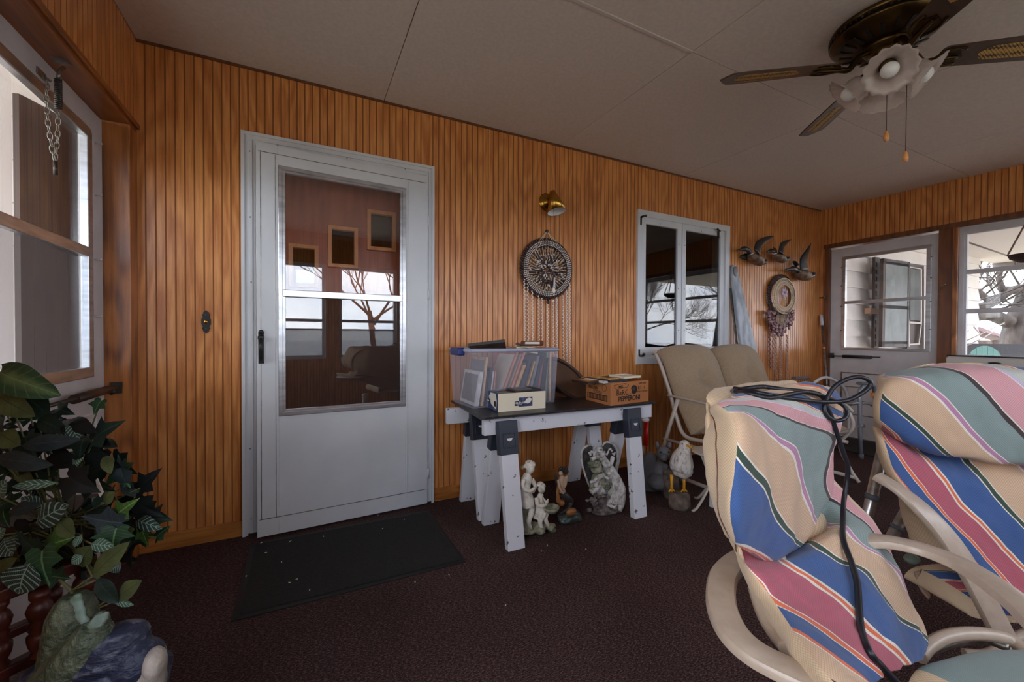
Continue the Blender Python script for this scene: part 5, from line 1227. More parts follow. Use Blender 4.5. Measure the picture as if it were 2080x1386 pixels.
b = MB(); figure(b, [([Q(1325, 1000, -.44), Q(1316, 970, -.44), Q(1318, 940, -.44), Q(1328, 922, -.45)], [.045, .05, .045, .025])]); b.build('tail', 'squirrel', sq, remesh=.005, smo=3)
dr_ = thing('rabbit_statue', 'brown-grey animal statue mostly hidden behind the right sawhorse leg', 'statue', (1.83, -.38, 0))
b = MB(); b.ball(P(1308, 960, Y=-.40), (.05, .05, .06)); b.ball(P(1312, 952, Y=-.43), (.028, .04, .024)); b.ball((P(1303, 990, Y=-.38).x, -.38, .06), (.06, .05, .06)); b.ball(P(1300, 940, Y=-.40), (.03, .03, .04)); b.build('body', 'deer', dr_, remesh=.005, smo=3)
b = MB(); b.ball(P(1306, 915, Y=-.40), (.012, .01, .035), Matrix.Rotation(-.2, 3, 'Y')); b.build('ear', 'deer', dr_)
b = MB(); b.ball(P(1319, 951, Y=-.465), .005, sub=1); b.build('nose', 'black', dr_)
gl = thing('seagull_statue', 'white seagull statue with yellow beak and legs on a short wooden piling', 'statue', (1.95, -.735, 0))
def U(px, py, y=-.735): return P(px, py, Y=y)
b = MB(); figure(b, [([U(1379, 970), U(1383, 958), U(1384, 944), U(1386, 928), U(1390, 913), U(1390, 902), U(1389, 896)], [.026, .050, .056, .048, .030, .025, .015])])
b.ball(U(1386, 955, -.70), (.052, .07, .048)); b.tube([U(1386, 962, -.66), U(1384, 975, -.58)], [.03, .012], 8); b.build('body', 'gull', gl, remesh=.0045, smo=3)
b = MB(); b.tube(V3(crs([U(1393, 905, -.755), U(1400, 907, -.768), U(1406, 912, -.775), U(1407, 918, -.776)], 4)), list(np.linspace(.011, .004, 13)), 8, flat=.8); b.build('beak', 'yellow', gl)
for px, yy in ((1386, -.765), (1400, -.74)):
    b = MB(); b.ball(U(px, 902, yy), .0042, sub=1); b.build('eye', 'black', gl)
for px in (1364, 1389):
    b = MB(); b.tube([U(px, 965, -.745), U(px+.5, 985, -.75), U(px, 996, -.755)], [.010, .008, .009], 8); 
    for dx in (-5, 1, 7): b.tube([U(px, 993, -.755), U(px+dx, 999, -.775)], [.006, .004], 6)
    b.build('leg', 'yellow', gl)
b = MB(); q = U(1381, 1000, -.75); b.lathe([(.0, .0), (.060, .002), (.062, .03), (.058, q.z-.012), (.052, q.z-.002), (.0, q.z)], (q.x, -.745, 0), 'Z', 26, wob=lambda a, h: .04*math.sin(5*a+9*h)); b.build('piling', 'perch', gl)
b = MB(); q = P(1358, 1030, Y=-.62); b.lathe([(.0, 0), (.05, .0), (.05, .16), (.045, .175), (0, .176)], (P(1362, 1030, Y=-.60).x, -.60, 0), 'Z', 20, wob=lambda a, h: .06*math.sin(4*a+6*h)); b.build('rear_piling', 'perch', gl)
# red plastic bar hanging behind the right trestle
b = MB(); a, e_ = P(1313, 856, Y=-.35), P(1311, 905, Y=-.35); b.tube([a, e_], .022, 4, flat=.5)
tag(b.build('level', 'redplastic'), 'red plastic bar hanging behind the right sawhorse legs', 'tool')
b = MB(); b.ball(P(1311, 853, Y=-.36), (.034, .02, .018)); tag(b.build('clamp_knob', 'tubewhite'), 'white chipped knob above the red bar at the sawhorse end', 'clamp')

# ------------------------------------------------------------- glider loveseat with two cushions
lv = thing('glider_loveseat', 'beige metal glider loveseat under the casement window', 'loveseat', (2.9, -.55, 0))
LXL, LXR = 2.37, 3.46
def side(x, hide=False):
    b = MB(); b.tube(V3(crs([(x, -.20, .90), (x, -.26, .80), (x, -.34, .62), (x, -.40, .46), (x, -.47, .34), (x, -.62, .33), (x, -.95, .36)], 6)), .014, 8); b.build('side_tube', 'tube', lv)
    b = MB(); b.tube(V3(crs([(x-.01, -.33, .60), (x-.02, -.45, .60), (x-.02, -.70, .585), (x-.02, -.92, .55), (x-.01, -.98, .5)], 6)), .013, 8, flat=.6); b.build('armrest', 'tube', lv)
    b = MB(); b.tube([(x-.01, -.42, .585), (x-.02, -.24, .03)], .014, 8); b.build('rear_leg', 'tube', lv)
    b = MB(); b.tube(V3(crs([(x-.01, -.93, .55), (x-.01, -.98, .40), (x-.01, -.90, .25), (x-.01, -.96, .1), (x-.01, -1.02, .01)], 6)), .012, 8); b.build('front_leg', 'tube', lv)
    b = MB(); b.tube([(x-.015, -.24, .04), (x-.015, -1.0, .04)], .013, 8); b.tube([(x-.015, -.3, .28), (x-.015, -.95, .28)], .012, 8); b.build('glide_rail', 'tube', lv)
side(LXL); side(LXR+.02)
b = MB(); b.tube([(LXL, -.19, .91), (LXR, -.19, .91)], .014, 8); b.build('cross_tube', 'tube', lv); b = MB(); b.tube([(LXL, -.95, .36), (LXR, -.95, .36)], .014, 8); b.build('cross_tube', 'tube', lv)
def cush(name, lab, rows, mat, group=None, tuft=None):
    """rows: list of (left pt, right pt, thickness vec, crown) -> closed padded slab"""
    b = MB(); NU = 14; rr_ = []
    L_ = crs([r[0] for r in rows], 6); R_ = crs([r[1] for r in rows], 6); T_ = crs([r[2] for r in rows], 6)
    n = len(L_); rings = []
    for i in range(n):
        v = i/(n-1); ring = []; e = min(1, (math.sin(PI*v)**.35 if 0 < v < 1 else 0)+.25)
        for k in range(NU+1):
            u = k/NU; f = .18+.82*(math.sin(PI*u)**.4)*e
            if tuft:
                for (tu, tv) in tuft: f -= .62*math.exp(-(((u-tu)/.09)**2+((v-tv)/.045)**2))+.10*math.exp(-((u-tu)/.03)**2)*math.exp(-((v-tv)/.25)**2)
            ring.append(Vector(L_[i]).lerp(Vector(R_[i]), u)+Vector(T_[i])*f)
        for k in range(NU+1):
            u = 1-k/NU; f = .10*(math.sin(PI*u)**.5); ring.append(Vector(L_[i]).lerp(Vector(R_[i]), u)-Vector(T_[i])*f)
        rings.append([b.bm.verts.new(q) for q in ring])
    m = len(rings[0])
    for a_, c_ in zip(rings, rings[1:]):
        for k in range(m): f = b.bm.faces.new((a_[k], a_[(k+1) % m], c_[(k+1) % m], c_[k])); f.smooth = True
    b.bm.faces.new(rings[0][::-1]); b.bm.faces.new(rings[-1])
    o = b.build(name, mat, smooth=True); o.modifiers.new('s', 'SUBSURF').render_levels = 1
    if group: tag(o, lab, 'cushion', group)
    return o
def wv(name, c1, c2, sc=260):
    m, n, b = newmat(name); b.inputs['Roughness'].default_value = .85; b.inputs['Sheen Weight'].default_value = .2
    tcn = node(n, 'ShaderNodeTexCoord'); t = node(n, 'ShaderNodeTexNoise', Scale=sc, Detail=2); n.links.new(tcn.outputs['Object'], t.inputs['Vector'])
    r = node(n, 'ShaderNodeValToRGB'); r.color_ramp.elements[0].position = .35; r.color_ramp.elements[1].position = .65; r.color_ramp.elements[0].color = (*c1, 1); r.color_ramp.elements[1].color = (*c2, 1)
    n.links.new(t.outputs['Fac'], r.inputs[0]); n.links.new(r.outputs[0], b.inputs['Base Color'])
    bp = node(n, 'ShaderNodeBump', Strength=.4, Distance=.003); n.links.new(t.outputs['Fac'], bp.inputs['Height']); n.links.new(bp.outputs[0], b.inputs['Normal']); return m
MT['khaki'] = wv('khaki', S(142, 122, 98), S(172, 150, 122))
T1 = (0, -.085, .03)
def kc(x0, x1, lab):
    rows = [((x0, -.14, .885), (x1, -.14, .885), (0, -.02, .03)), ((x0, -.21, .895), (x1, -.21, .895), (0, -.055, .075)), ((x0, -.27, .82), (x1, -.27, .82), (0, -.10, .045)), ((x0, -.33, .68), (x1, -.33, .68), (0, -.10, .035)), ((x0, -.40, .54), (x1, -.40, .54), (0, -.10, .03)), ((x0, -.48, .40), (x1, -.48, .40), (0, -.11, .03)), ((x0, -.52, .345), (x1, -.52, .345), (0, -.08, .02))]
    c_ = cush('cushion', lab, rows, 'khaki', 'khaki cushions on the glider', tuft=[(.5, .48)]); return c_
xm_ = (LXL+LXR)/2+.02
kc(LXL+.0, xm_, 'left khaki tufted back cushion on the glider loveseat'); kc(xm_, LXR+.02, 'right khaki tufted back cushion on the glider loveseat')
rows = [((LXL+.02, -.55, .37), (LXR, -.55, .37), (0, 0, .08)), ((LXL+.02, -.75, .37), (LXR, -.75, .37), (0, -.01, .09)), ((LXL+.02, -.98, .37), (LXR, -.98, .37), (0, -.02, .06))]
cush('cushion', 'khaki seat cushion of the glider loveseat', rows, 'khaki', 'khaki cushions on the glider')
# round beige side table beside the loveseat and small white stool
st = thing('side_table', 'beige round-topped metal side table behind the seagull', 'side table', (2.18, -.87, 0))
c_ = P(1452, 914, Y=-.85)
b = MB(); b.lathe([(0, .012), (.125, .012), (.13, .006), (.125, 0), (0, 0)], (c_.x, c_.y, c_.z-.02), 'Z', 32); b.build('table_top', 'tube', st, bev=.002)
for k in range(4):
    a = 2*PI*k/4+PI*.95; dx, dy = math.cos(a), math.sin(a); zt_ = c_.z-.02; b = MB()
    b.tube(V3(crs([(c_.x+dx*.10, c_.y+dy*.10, zt_), (c_.x+dx*.05, c_.y+dy*.05, zt_*.66), (c_.x+dx*.045, c_.y+dy*.045, zt_*.4), (c_.x+dx*.12, c_.y+dy*.12, zt_*.08), (c_.x+dx*.16, c_.y+dy*.16, .004)], 6)), .009, 6, flat=.6); b.build('leg', 'tube', st)
b = MB(); q = P(1447, 1030, Z=0); b.bb(q.x-.012, q.x+.012, q.y-.012, q.y+.012, 0, .30); q2 = q+Vector((.22, .12, 0)); b.bb(q2.x-.012, q2.x+.012, q2.y-.012, q2.y+.012, 0, .30)
b.ext([(q.x-.02, q.y-.02, .30), (q2.x+.02, q.y-.02, .30), (q2.x+.02, q2.y+.02, .30), (q.x-.02, q2.y+.02, .30)], (0, 0, .02)); tag(b.build('stool', 'tubewhite'), 'small white stool leg showing behind the nearest striped chair', 'stool')
# ------------------------------------------------------------- walker
wk = thing('walker', 'grey aluminium walking frame with orange tag before the far door', 'walker', (3.55, -1.0, 0))
f0 = P(1749, 932, Z=0); dW = 3.45*0+ (f0.y-CAM[1])
def WK(px, py, y=None): return P(px, py, Y=f0.y if y is None else y)
b = MB(); b.tube(V3([f0+Vector((0, 0, .01)), WK(1747, 880), WK(1746, 810), WK(1746, 795)]+[WK(1752, 786), WK(1762, 783, f0.y)]), .0155, 10); b.build('leg', 'walker', wk)
b = MB(); b.tube([f0, f0+Vector((0, 0, .04))], .019, 10); b.build('rubber_tip', 'gripgrey', wk)
b = MB(); b.tube([WK(1745, 779), WK(1768, 780)], .022, 10, flat=.7); b.build('hand_grip', 'gripgrey', wk)
b = MB(); y2 = f0.y+.0; e2 = WK(1783, 855); e3 = e2+(e2-WK(1775, 785))*((0-e2.z)/(e2.z-WK(1775, 785).z))*-1
gr = WK(1775, 785); k_ = (gr.z)/(gr.z-e2.z); e3 = gr+(e2-gr)*k_; b.tube([WK(1766, 781), WK(1773, 783), gr, e2, e3], .0155, 10); b.build('leg', 'walker', wk)
b = MB(); b.tube(V3(crs([WK(1750, 820), WK(1762, 820), WK(1772, 824), WK(1779, 830)], 4)), .011, 8); b.build('cross_brace', 'walker', wk)
b = MB(); q = WK(1772, 802, f0.y-.02); b.box(q, (.04, .012, .032)); b.build('tag', 'orange', wk)
b = MB(); b.tube([WK(1718, 822, f0.y+.1), WK(1747, 818)], .026, 8, flat=.6); b.build('fold_joint', 'walker', wk); b = MB(); b.tube([WK(1745, 865), WK(1753, 865)], .018, 8); b.build('fold_joint', 'walker', wk)
yb = f0.y+.42
b = MB(); q0 = WK(1660, 775, yb); q1 = WK(1700, 775, yb); b.tube(V3(crs([WK(1648, 782, yb), WK(1670, 768, yb), WK(1690, 770, yb), WK(1712, 785, yb), WK(1722, 810, yb), WK(1724, 850, yb), Vector((WK(1724, 850, yb).x, yb, .02))], 5)), .014, 8); b.build('rear_frame', 'tubewhite', wk)
b = MB(); b.tube([WK(1612, 768, yb), WK(1640, 768, yb)], .022, 8, flat=.6); b.build('hand_grip', 'gripgrey', wk)
# grey floor mat at the end door
tag(box('doormat', 'mat', 4.35, 4.93, -1.0, -.12, .001, .012), 'black mat on the floor at the end-wall door', 'doormat')
# folding table standing on edge under the far window
ft = thing('folding_table', 'light grey tabletop on edge below the far window', 'table', (4.6, -1.8, 0))
a, e_ = P(1921, 722, X=4.55), P(2085, 728, X=4.55)
b = MB(); b.ext([(4.55, a.y, .1), (4.55, a.y, a.z-.02), (4.55, a.y-.02, a.z), (4.55, a.y-1.3, a.z), (4.55, a.y-1.32, .1)], (.05, 0, 0)); b.build('table_top', 'tabletop', ft, bev=.006)
b = MB(); b.bb(4.543, 4.552, a.y-1.31, a.y-.005, a.z-.006, a.z+.004); b.ball(P(2020, 738, X=4.545), (.006, .035, .008)); b.build('black_edge', 'black', ft)
for yy in (-.3, -1.1):
    b = MB(); b.tube([(4.575, a.y+yy+.02, .11), (4.575, a.y+yy+.02, .0)], .015, 8); b.build('leg', 'steel', ft)
# hanging basket by the far window
hb_ = thing('hanging_basket', 'macrame hanging bowl on beaded chains at the far window', 'hanging basket', P(2098, 524, X=4.5))
yx = 4.5
MT['macrame'] = M('macrame', S(150, 118, 104), .8); MT['bowl'] = M('bowl', S(70, 48, 42), .6)
q = P(2098, 519, X=yx); b = MB(); b.lathe([(.0, -.05), (.06, -.042), (.105, -.015), (.115, .012), (.108, .012), (.06, -.02), (0, -.03)], q, 'Z', 24); b.build('bowl', 'bowl', hb_)
b = MB(); tp = P(2076, 440, X=yx); tp = Vector((q.x, q.y, q.z+.32))
for k in range(4):
    a = 2*PI*k/4+.4; e_ = q+Vector((.115*math.cos(a), .115*math.sin(a), .01))
    for i in range(26): b.ball(tp.lerp(e_, (i+.5)/26), (.007, .007, .0085), sub=1)
for i in range(30): b.ball(tp.lerp(Vector((tp.x, tp.y, cz(tp.y))), i/30), .006, sub=1)
for i in range(16): b.ball(Vector((q.x+.005*math.sin(i), q.y+.01*math.sin(i*2), q.z-.06-i*.009)), (.010, .010, .007), sub=1)
b.build('beaded_chains', 'macrame', hb_)
# ------------------------------------------------------------- ceiling fan
FCX, FCY = 2.222, -1.622; zc = cz(FCY)
cf = thing('ceiling_fan', 'dark bronze ceiling fan with four cane-inset blades and frilled glass shades', 'ceiling fan', (FCX, FCY, 2.05))
b = MB(); b.lathe([(0, 2.315), (.10, 2.315), (.150, 2.322), (.188, 2.34), (.196, 2.352), (.192, 2.362), (.175, 2.372), (.16, 2.372), (.15, zc+.01), (0, zc+.01)], (FCX, FCY, 0), 'Z', 64); b.build('canopy', 'bronze', cf)
b = MB(); b.lathe([(.10, 2.272), (.14, 2.285), (.176, 2.305), (.190, 2.318), (.193, 2.324), (.188, 2.328), (.10, 2.33)], (FCX, FCY, 0), 'Z', 64); b.build('motor_housing', 'bronze', cf)
b = MB()
for k in range(56):
    a = 2*PI*k/56; b.box((FCX+.1925*math.cos(a), FCY+.1925*math.sin(a), 2.336), (.004, .007, .014), Matrix.Rotation(a, 3, 'Z') @ Matrix.Rotation(.5, 3, 'X'))
b.build('vent_slots', 'black', cf); b = MB()
for k in range(20):
    a = 2*PI*k/20; b.box((FCX+.135*math.cos(a), FCY+.135*math.sin(a), 2.281), (.05, .012, .004), Matrix.Rotation(a, 3, 'Z') @ Matrix.Rotation(-.33, 3, 'Y'))
b.build('louvres', 'black', cf)
b = MB(); b.lathe([(0, 2.19), (.05, 2.19), (.056, 2.196), (.052, 2.20), (.052, 2.245), (.062, 2.25), (.075, 2.262), (.085, 2.28), (0, 2.285)], (FCX, FCY, 0), 'Z', 40); b.build('switch_housing', 'bronze', cf)
b = MB(); b.lathe([(.0, 2.15), (.02, 2.152), (.03, 2.16), (.042, 2.178), (.046, 2.192), (0, 2.195)], (FCX, FCY, 0), 'Z', 32); b.build('light_fitter', 'brass', cf)
ZB_ = 2.205
for k in range(4):
    a = math.radians(142.2-90*k); dx = Vector((math.cos(a), math.sin(a), 0)); sd = Vector((-math.sin(a), math.cos(a), 0)); tw = math.radians(12); upb = Vector((0, 0, 1))*math.cos(tw)+sd*math.sin(tw); sdt = sd*math.cos(tw)-Vector((0, 0, 1))*math.sin(tw)
    O = Vector((FCX, FCY, ZB_))
    def BP_(r, s, h=0): return O+dx*r+sdt*s+upb*h
    ol = [(.185, -.040), (.20, -.052), (.30, -.056), (.56, -.066), (.615, -.062), (.628, -.045), (.640, -.030), (.648, -.012), (.656, 0), (.648, .012), (.640, .030), (.628, .045), (.615, .062), (.56, .066), (.30, .056), (.20, .052), (.185, .040)]
    b = MB(); b.ext([BP_(r, s, -.003) for r, s in ol], upb*.007); bl = b.build('blade', 'bladewood', cf, bev=.0015)
    ol = [(.33, 0), (.345, -.022), (.37, -.033), (.56, -.04), (.585, -.03), (.595, 0), (.585, .03), (.56, .04), (.37, .033), (.345, .022)]
    b = MB(); b.ext([BP_(r, s, -.0045) for r, s in ol], upb*.003); b.build('cane_inset', 'cane', bl)
    b = MB(); b.tube(V3(crs([O+dx*.055+Vector((0, 0, .055)), O+dx*.10+Vector((0, 0, .035)), O+dx*.135-Vector((0, 0, .012)), O+dx*.165-Vector((0, 0, .012)), BP_(.20, 0, -.010), BP_(.26, 0, -.008)], 5)), [.012]*16+[.010]*5+[.009]*3+[.007]*2, 8)
    for s in (-1, 1): b.tube(V3(crs([BP_(.165, 0, -.010), BP_(.19, s*.03, -.010), BP_(.235, s*.042, -.008), BP_(.27, s*.034, -.007)], 4)), .006, 6, flat=.6)
    b.ext([BP_(.18, -.03, -.008), BP_(.22, -.045, -.008), BP_(.25, -.03, -.008), BP_(.275, 0, -.008), BP_(.25, .03, -.008), BP_(.22, .045, -.008), BP_(.18, .03, -.008)], upb*.005)
    b.build('blade_iron', 'bronze', cf)
for k in range(4):
    a = math.radians(-152+90*k); dx = Vector((math.cos(a), math.sin(a), 0)); ax = (dx*.78-Vector((0, 0, .62))).normalized(); sdv = Vector((-math.sin(a), math.cos(a), 0)); upq = ax.cross(sdv)
    R_ = Matrix((sdv, upq, ax)).transposed(); base = Vector((FCX, FCY, 2.172))+dx*.045
    b = MB(); b.tube([Vector((FCX, FCY, 2.178))+dx*.03, base, base+ax*.03], .014, 10); b.lathe([(.016, .018), (.026, .022), (.03, .04), (.026, .042), (0, .04)], base, 'Z', 20, R=R_); arm = b.build('lamp_arm', 'bronze', cf)
    b = MB(); b.lathe([(.028, .03), (.040, .042), (.046, .065), (.044, .085), (.055, .10), (.078, .112), (.088, .114)], base, 'Z', 56, R=R_, wob=lambda an, h: (max(0, (h-.07))/.045)*.055*math.sin(14*an), cap=False)
    o = b.build('glass_shade', 'shade', cf, smooth=True); o.modifiers.new('sol', 'SOLIDIFY').thickness = .0015
    b = MB(); b.lathe([(.0, .125), (.016, .122), (.028, .11), (.031, .098), (.027, .084), (.016, .068), (.013, .045), (0, .045)], base, 'Z', 24, R=R_); b.build('bulb', 'bulb', cf)
for (px, pye, dxy) in ((1802, 286, (-.03, -.01)), (1842, 327, (.035, -.005))):
    a_ = P(px, 160, d=(fw @ (np.array([FCX, FCY, 2.15])-CAM))*.985); zt = 2.16; a_ = Vector((a_.x, a_.y, zt)); dd_ = float(fw @ (np.array(a_)-CAM)); e_ = P(px, pye, d=dd_); e_.x, e_.y = a_.x, a_.y
    b = MB(); b.tube([a_, e_+Vector((0, 0, .04))], .0014, 6); ch = b.build('pull_chain', 'steeldark', cf)
    b = MB(); b.lathe([(0, -.022), (.008, -.018), (.0105, -.006), (.008, .01), (.004, .022), (0, .024)], e_+Vector((0, 0, .02)), 'Z', 16); b.build('pull_knob', 'tassel', cf)

# ------------------------------------------------------------- striped cushions and patio chairs
STOPS = [(0, 'w'), (.05, 'o'), (.18, 'w'), (.23, 'b'), (1.23, 'w'), (1.28, 'g'), (1.41, 'w'), (1.46, 't'), (2.46, 'w'), (2.51, 'u'), (2.65, 'w'), (2.70, 'y'), (3.70, 'k'), (3.84, 'w'), (3.88, 'p'), (4.82, 'w'), (4.87, 'l'), (4.98, 's'), (5.53, 'w'), (5.57, 'o'), (5.69, 'w'), (5.73, 'b'), (6.53, 'k'), (6.63, 't'), (7.43, 'w'), (7.48, 'o'), (7.60, 'b'), (8.28, 'w'), (8.33, 'o'), (8.45, 'w'), (8.50, 'r')]
SC_ = {'w': (226, 218, 204), 'o': (222, 112, 76), 'b': (62, 90, 140), 'g': (56, 74, 62), 't': (204, 172, 142), 'u': (184, 132, 164), 'y': (132, 148, 144), 'k': (64, 54, 54), 'p': (206, 152, 156), 'l': (196, 180, 206), 's': (190, 192, 184), 'r': (176, 92, 106)}
def stripes(name, plain=None, stops=None):
    m, n, b = newmat(name); b.inputs['Roughness'].default_value = .85; b.inputs['Sheen Weight'].default_value = .15; b.inputs['Specular IOR Level'].default_value = .25
    if plain is None:
        u = node(n, 'ShaderNodeUVMap', uv_map='UVMap'); sp_ = node(n, 'ShaderNodeSeparateXYZ'); n.links.new(u.outputs[0], sp_.inputs[0])
        dv = node(n, 'ShaderNodeMath', operation='DIVIDE'); dv.inputs[1].default_value = 9.4; n.links.new(sp_.outputs[0], dv.inputs[0])
        fr = node(n, 'ShaderNodeMath', operation='FRACT'); n.links.new(dv.outputs[0], fr.inputs[0])
        r = node(n, 'ShaderNodeValToRGB'); r.color_ramp.interpolation = 'CONSTANT'; e = r.color_ramp.elements
        while len(e) > 1: e.remove(e[-1])
        for i, (p_, c_) in enumerate(stops or STOPS):
            q = e[0] if i == 0 else e.new(p_/9.4)
            q.position = p_/9.4; q.color = (*S(*SC_[c_]), 1)
        n.links.new(fr.outputs[0], r.inputs[0]); colout = r.outputs[0]
    w = node(n, 'ShaderNodeUVMap', uv_map='Weave'); ck = node(n, 'ShaderNodeTexChecker', Scale=300); n.links.new(w.outputs[0], ck.inputs['Vector'])
    ns = node(n, 'ShaderNodeTexNoise', Scale=14, Detail=3); n.links.new(w.outputs[0], ns.inputs['Vector'])
    sc = node(n, 'ShaderNodeMath', operation='MULTIPLY_ADD'); sc.inputs[1].default_value = .22; sc.inputs[2].default_value = .80; n.links.new(ck.outputs['Fac'], sc.inputs[0])
    s2 = node(n, 'ShaderNodeMath', operation='MULTIPLY_ADD'); s2.inputs[1].default_value = .16; n.links.new(ns.outputs['Fac'], s2.inputs[0]); n.links.new(sc.outputs[0], s2.inputs[2])
    mx = node(n, 'ShaderNodeVectorMath', operation='SCALE'); n.links.new(s2.outputs[0], mx.inputs['Scale'])
    if plain is None: n.links.new(colout, mx.inputs[0])
    else: mx.inputs[0].default_value = S(*plain)
    n.links.new(mx.outputs[0], b.inputs['Base Color'])
    bp = node(n, 'ShaderNodeBump', Strength=.35, Distance=.0015); n.links.new(ck.outputs['Fac'], bp.inputs['Height']); n.links.new(bp.outputs[0], b.inputs['Normal'])
    return m
SC_['m'] = (142, 64, 88); MT['seatstripe'] = stripes('seatstripe', stops=[(0, 'y'), (1.0, 'w'), (1.04, 'u'), (1.08, 'm'), (2.6, 'w'), (2.7, 'b'), (4, 't')]); MT['stripe'] = stripes('stripe'); MT['tanweave'] = stripes('tanweave', (208, 182, 150))
BVH = []
def loft(name, lab, F, B, qv, group, parent=None, N=8, wrink=0.0, front_segs=None):
    """F[row] front points left->right, B[row] back points right->left (last = left silhouette); qv[row] = (v, c, W, cos, sin, unit)"""
    b = MB(); wl = b.bm.loops.layers.uv.new('Weave'); rows = [list(f)+list(k) for f, k in zip(F, B)]; nf = len(F[0]); nb_ = len(B[0]); m = nf+nb_
    loops = [crs(r, N, closed=True) for r in rows]; M_ = len(loops[0]); R = len(rows); NR = 6
    cols = [crs([loops[r][j] for r in range(R)], NR) for j in range(M_)]
    qs = crs(qv, NR); nr = len(cols[0])
    rr = random.Random(3)
    G = [[b.bm.verts.new(Vector(cols[j][i])) for j in range(M_)] for i in range(nr)]
    for i in range(nr-1):
        for j in range(M_):
            j2 = (j+1) % M_; f = b.bm.faces.new((G[i][j], G[i][j2], G[i+1][j2], G[i+1][j])); f.smooth = True
            seg = j//N; f.material_index = 0 if seg < nf-1 else 1
            for l, (ii, jj) in zip(f.loops, ((i, j), (i, j+1), (i+1, j+1), (i+1, j))):
                v, c, W_, qa, qb = qs[ii]; s = (jj/N)/(nf-1); l[b.uv].uv = (c+qa*s+qb*s*s, v)
                l[wl].uv = (s*W_, v) if seg < nf-1 else ((jj/N-(nf-1))*.10, v)
    for i in (0, nr-1):
        f = b.bm.faces.new(G[i] if i else G[i][::-1]); f.material_index = 1
        for l in f.loops: l[wl].uv = (l.vert.co.x, l.vert.co.y)
    seamL = [Vector(cols[int((m-.45)*N) % M_][i]) for i in range(nr)]
    seamF = [Vector(cols[0][i]) for i in range(nr)]
    o = b.build(name, ['stripe', 'tanweave'], parent, smooth=True); mdf = o.modifiers.new('s', 'SUBSURF'); mdf.levels = mdf.render_levels = 1
    if lab: tag(o, lab, 'cushion', group)
    if wrink:
        tx = bpy.data.textures.new('folds', 'CLOUDS'); tx.noise_scale = .11; tx.noise_depth = 2; dm_ = o.modifiers.new('folds', 'DISPLACE'); dm_.texture = tx; dm_.strength = wrink; dm_.mid_level = .5; dm_.texture_coords = 'LOCAL'
    return o, seamL, seamF
def PY(l, ys): return [P(x, y, Y=v) for (x, y), v in zip(l, ys)]
def lin(a, c_, n, bul=0.0): return [a+(c_-a)*i/(n-1)-bul*math.sin(PI*i/(n-1)) for i in range(n)]
rows1 = [  # px front row, Y left, Y right, bulge, back-left px, dY
    ([(1455, 828), (1500, 801), (1565, 787), (1640, 777), (1694, 789)], -1.99, -1.90, .0, (1450, 834), .03),
    ([(1460, 824), (1510, 806), (1575, 796), (1648, 786), (1704, 797)], -2.03, -1.93, .0, (1441, 842), .10),
    ([(1488, 848), (1535, 838), (1592, 830), (1655, 818), (1711, 822)], -2.065, -1.955, .02, (1436, 868), .11),
    ([(1497, 900), (1550, 897), (1610, 893), (1665, 880), (1703, 872)], -2.085, -1.965, .03, (1434, 905), .11),
    ([(1488, 985), (1545, 985), (1600, 975), (1652, 955), (1688, 915)], -2.10, -1.975, .035, (1440, 965), .10),
    ([(1488, 1060), (1545, 1076), (1605, 1062), (1655, 1010), (1685, 940)], -2.105, -1.98, .03, (1452, 1032), .09),
    ([(1496, 1105), (1550, 1131), (1610, 1118), (1662, 1060), (1686, 962)], -2.095, -1.985, .02, (1468, 1078), .07),
    ([(1503, 1117), (1552, 1132), (1614, 1112), (1665, 1058), (1690, 972)], -2.05, -1.965, .0, (1497, 1117), .04),
    ([(1518, 1150), (1580, 1152), (1645, 1118), (1712, 1068), (1765, 1054)], -2.085, -2.02, .02, (1504, 1150), .05),
    ([(1545, 1185), (1620, 1180), (1690, 1150), (1755, 1105), (1805, 1115)], -2.105, -2.055, .02, (1520, 1190), .055),
    ([(1572, 1222), (1648, 1210), (1718, 1182), (1780, 1150), (1826, 1155)], -2.13, -2.08, .02, (1541, 1228), .06),
    ([(1612, 1282), (1682, 1268), (1748, 1246), (1805, 1222), (1856, 1233)], -2.175, -2.12, .02, (1572, 1285), .06),
    ([(1662, 1352), (1727, 1334), (1784, 1312), (1832, 1292), (1877, 1300)], -2.225, -2.155, .015, (1620, 1355), .06),
    ([(1715, 1412), (1772, 1396), (1815, 1376), (1850, 1356), (1872, 1345)], -2.26, -2.18, .0, (1680, 1416), .05)]
F1, B1, Q1 = [], [], []
QC = [(4.9, 4.8, -1.1), (4.6, 4.8, -1.1), (1.8, 4.2, 2.4), (1.45, 2.45, .56), (.9, .9, 2.8), (.5, -.39, 5.1), (.2, -1.9, 6.9), (-.85, 1.2, 4.7), (-.9, 2.6, 2.7), (-.95, 2.4, 3.1), (-1.0, 2.73, 1.26), (-1.83, 3.98, .5), (-2.47, 5.3, -1.5), (-3.0, 5.3, -1.5)]
vs = [-.13, -.10, 0, .06, .14, .21, .27, .30, .35, .39, .43, .50, .57, .63]
for (pts, yl, yr, bu, bl_, dy), v in zip(rows1, vs):
    f = PY(pts, lin(yl, yr, 5, bu)); F1.append(f); Lb = P(bl_[0], bl_[1], Y=yl+dy*.9); rr_ = f[4]+Vector((.015, dy, .0)); mid = f[2]+Vector((0, dy+bu+.01, 0)); ml = f[1].lerp(Lb, .35)+Vector((.01, dy*.6, 0))
    B1.append([rr_, f[3]+Vector((0, dy+bu, 0)), mid, ml, Lb]); Q1.append((v, QC[len(Q1)][0], .5, QC[len(Q1)][1], QC[len(Q1)][2]))
c1, sL, sF = loft('cushion', 'multi-coloured striped back cushion of the nearest patio chair, cable hanging over it', F1, B1, Q1, 'striped patio cushions', wrink=.022)
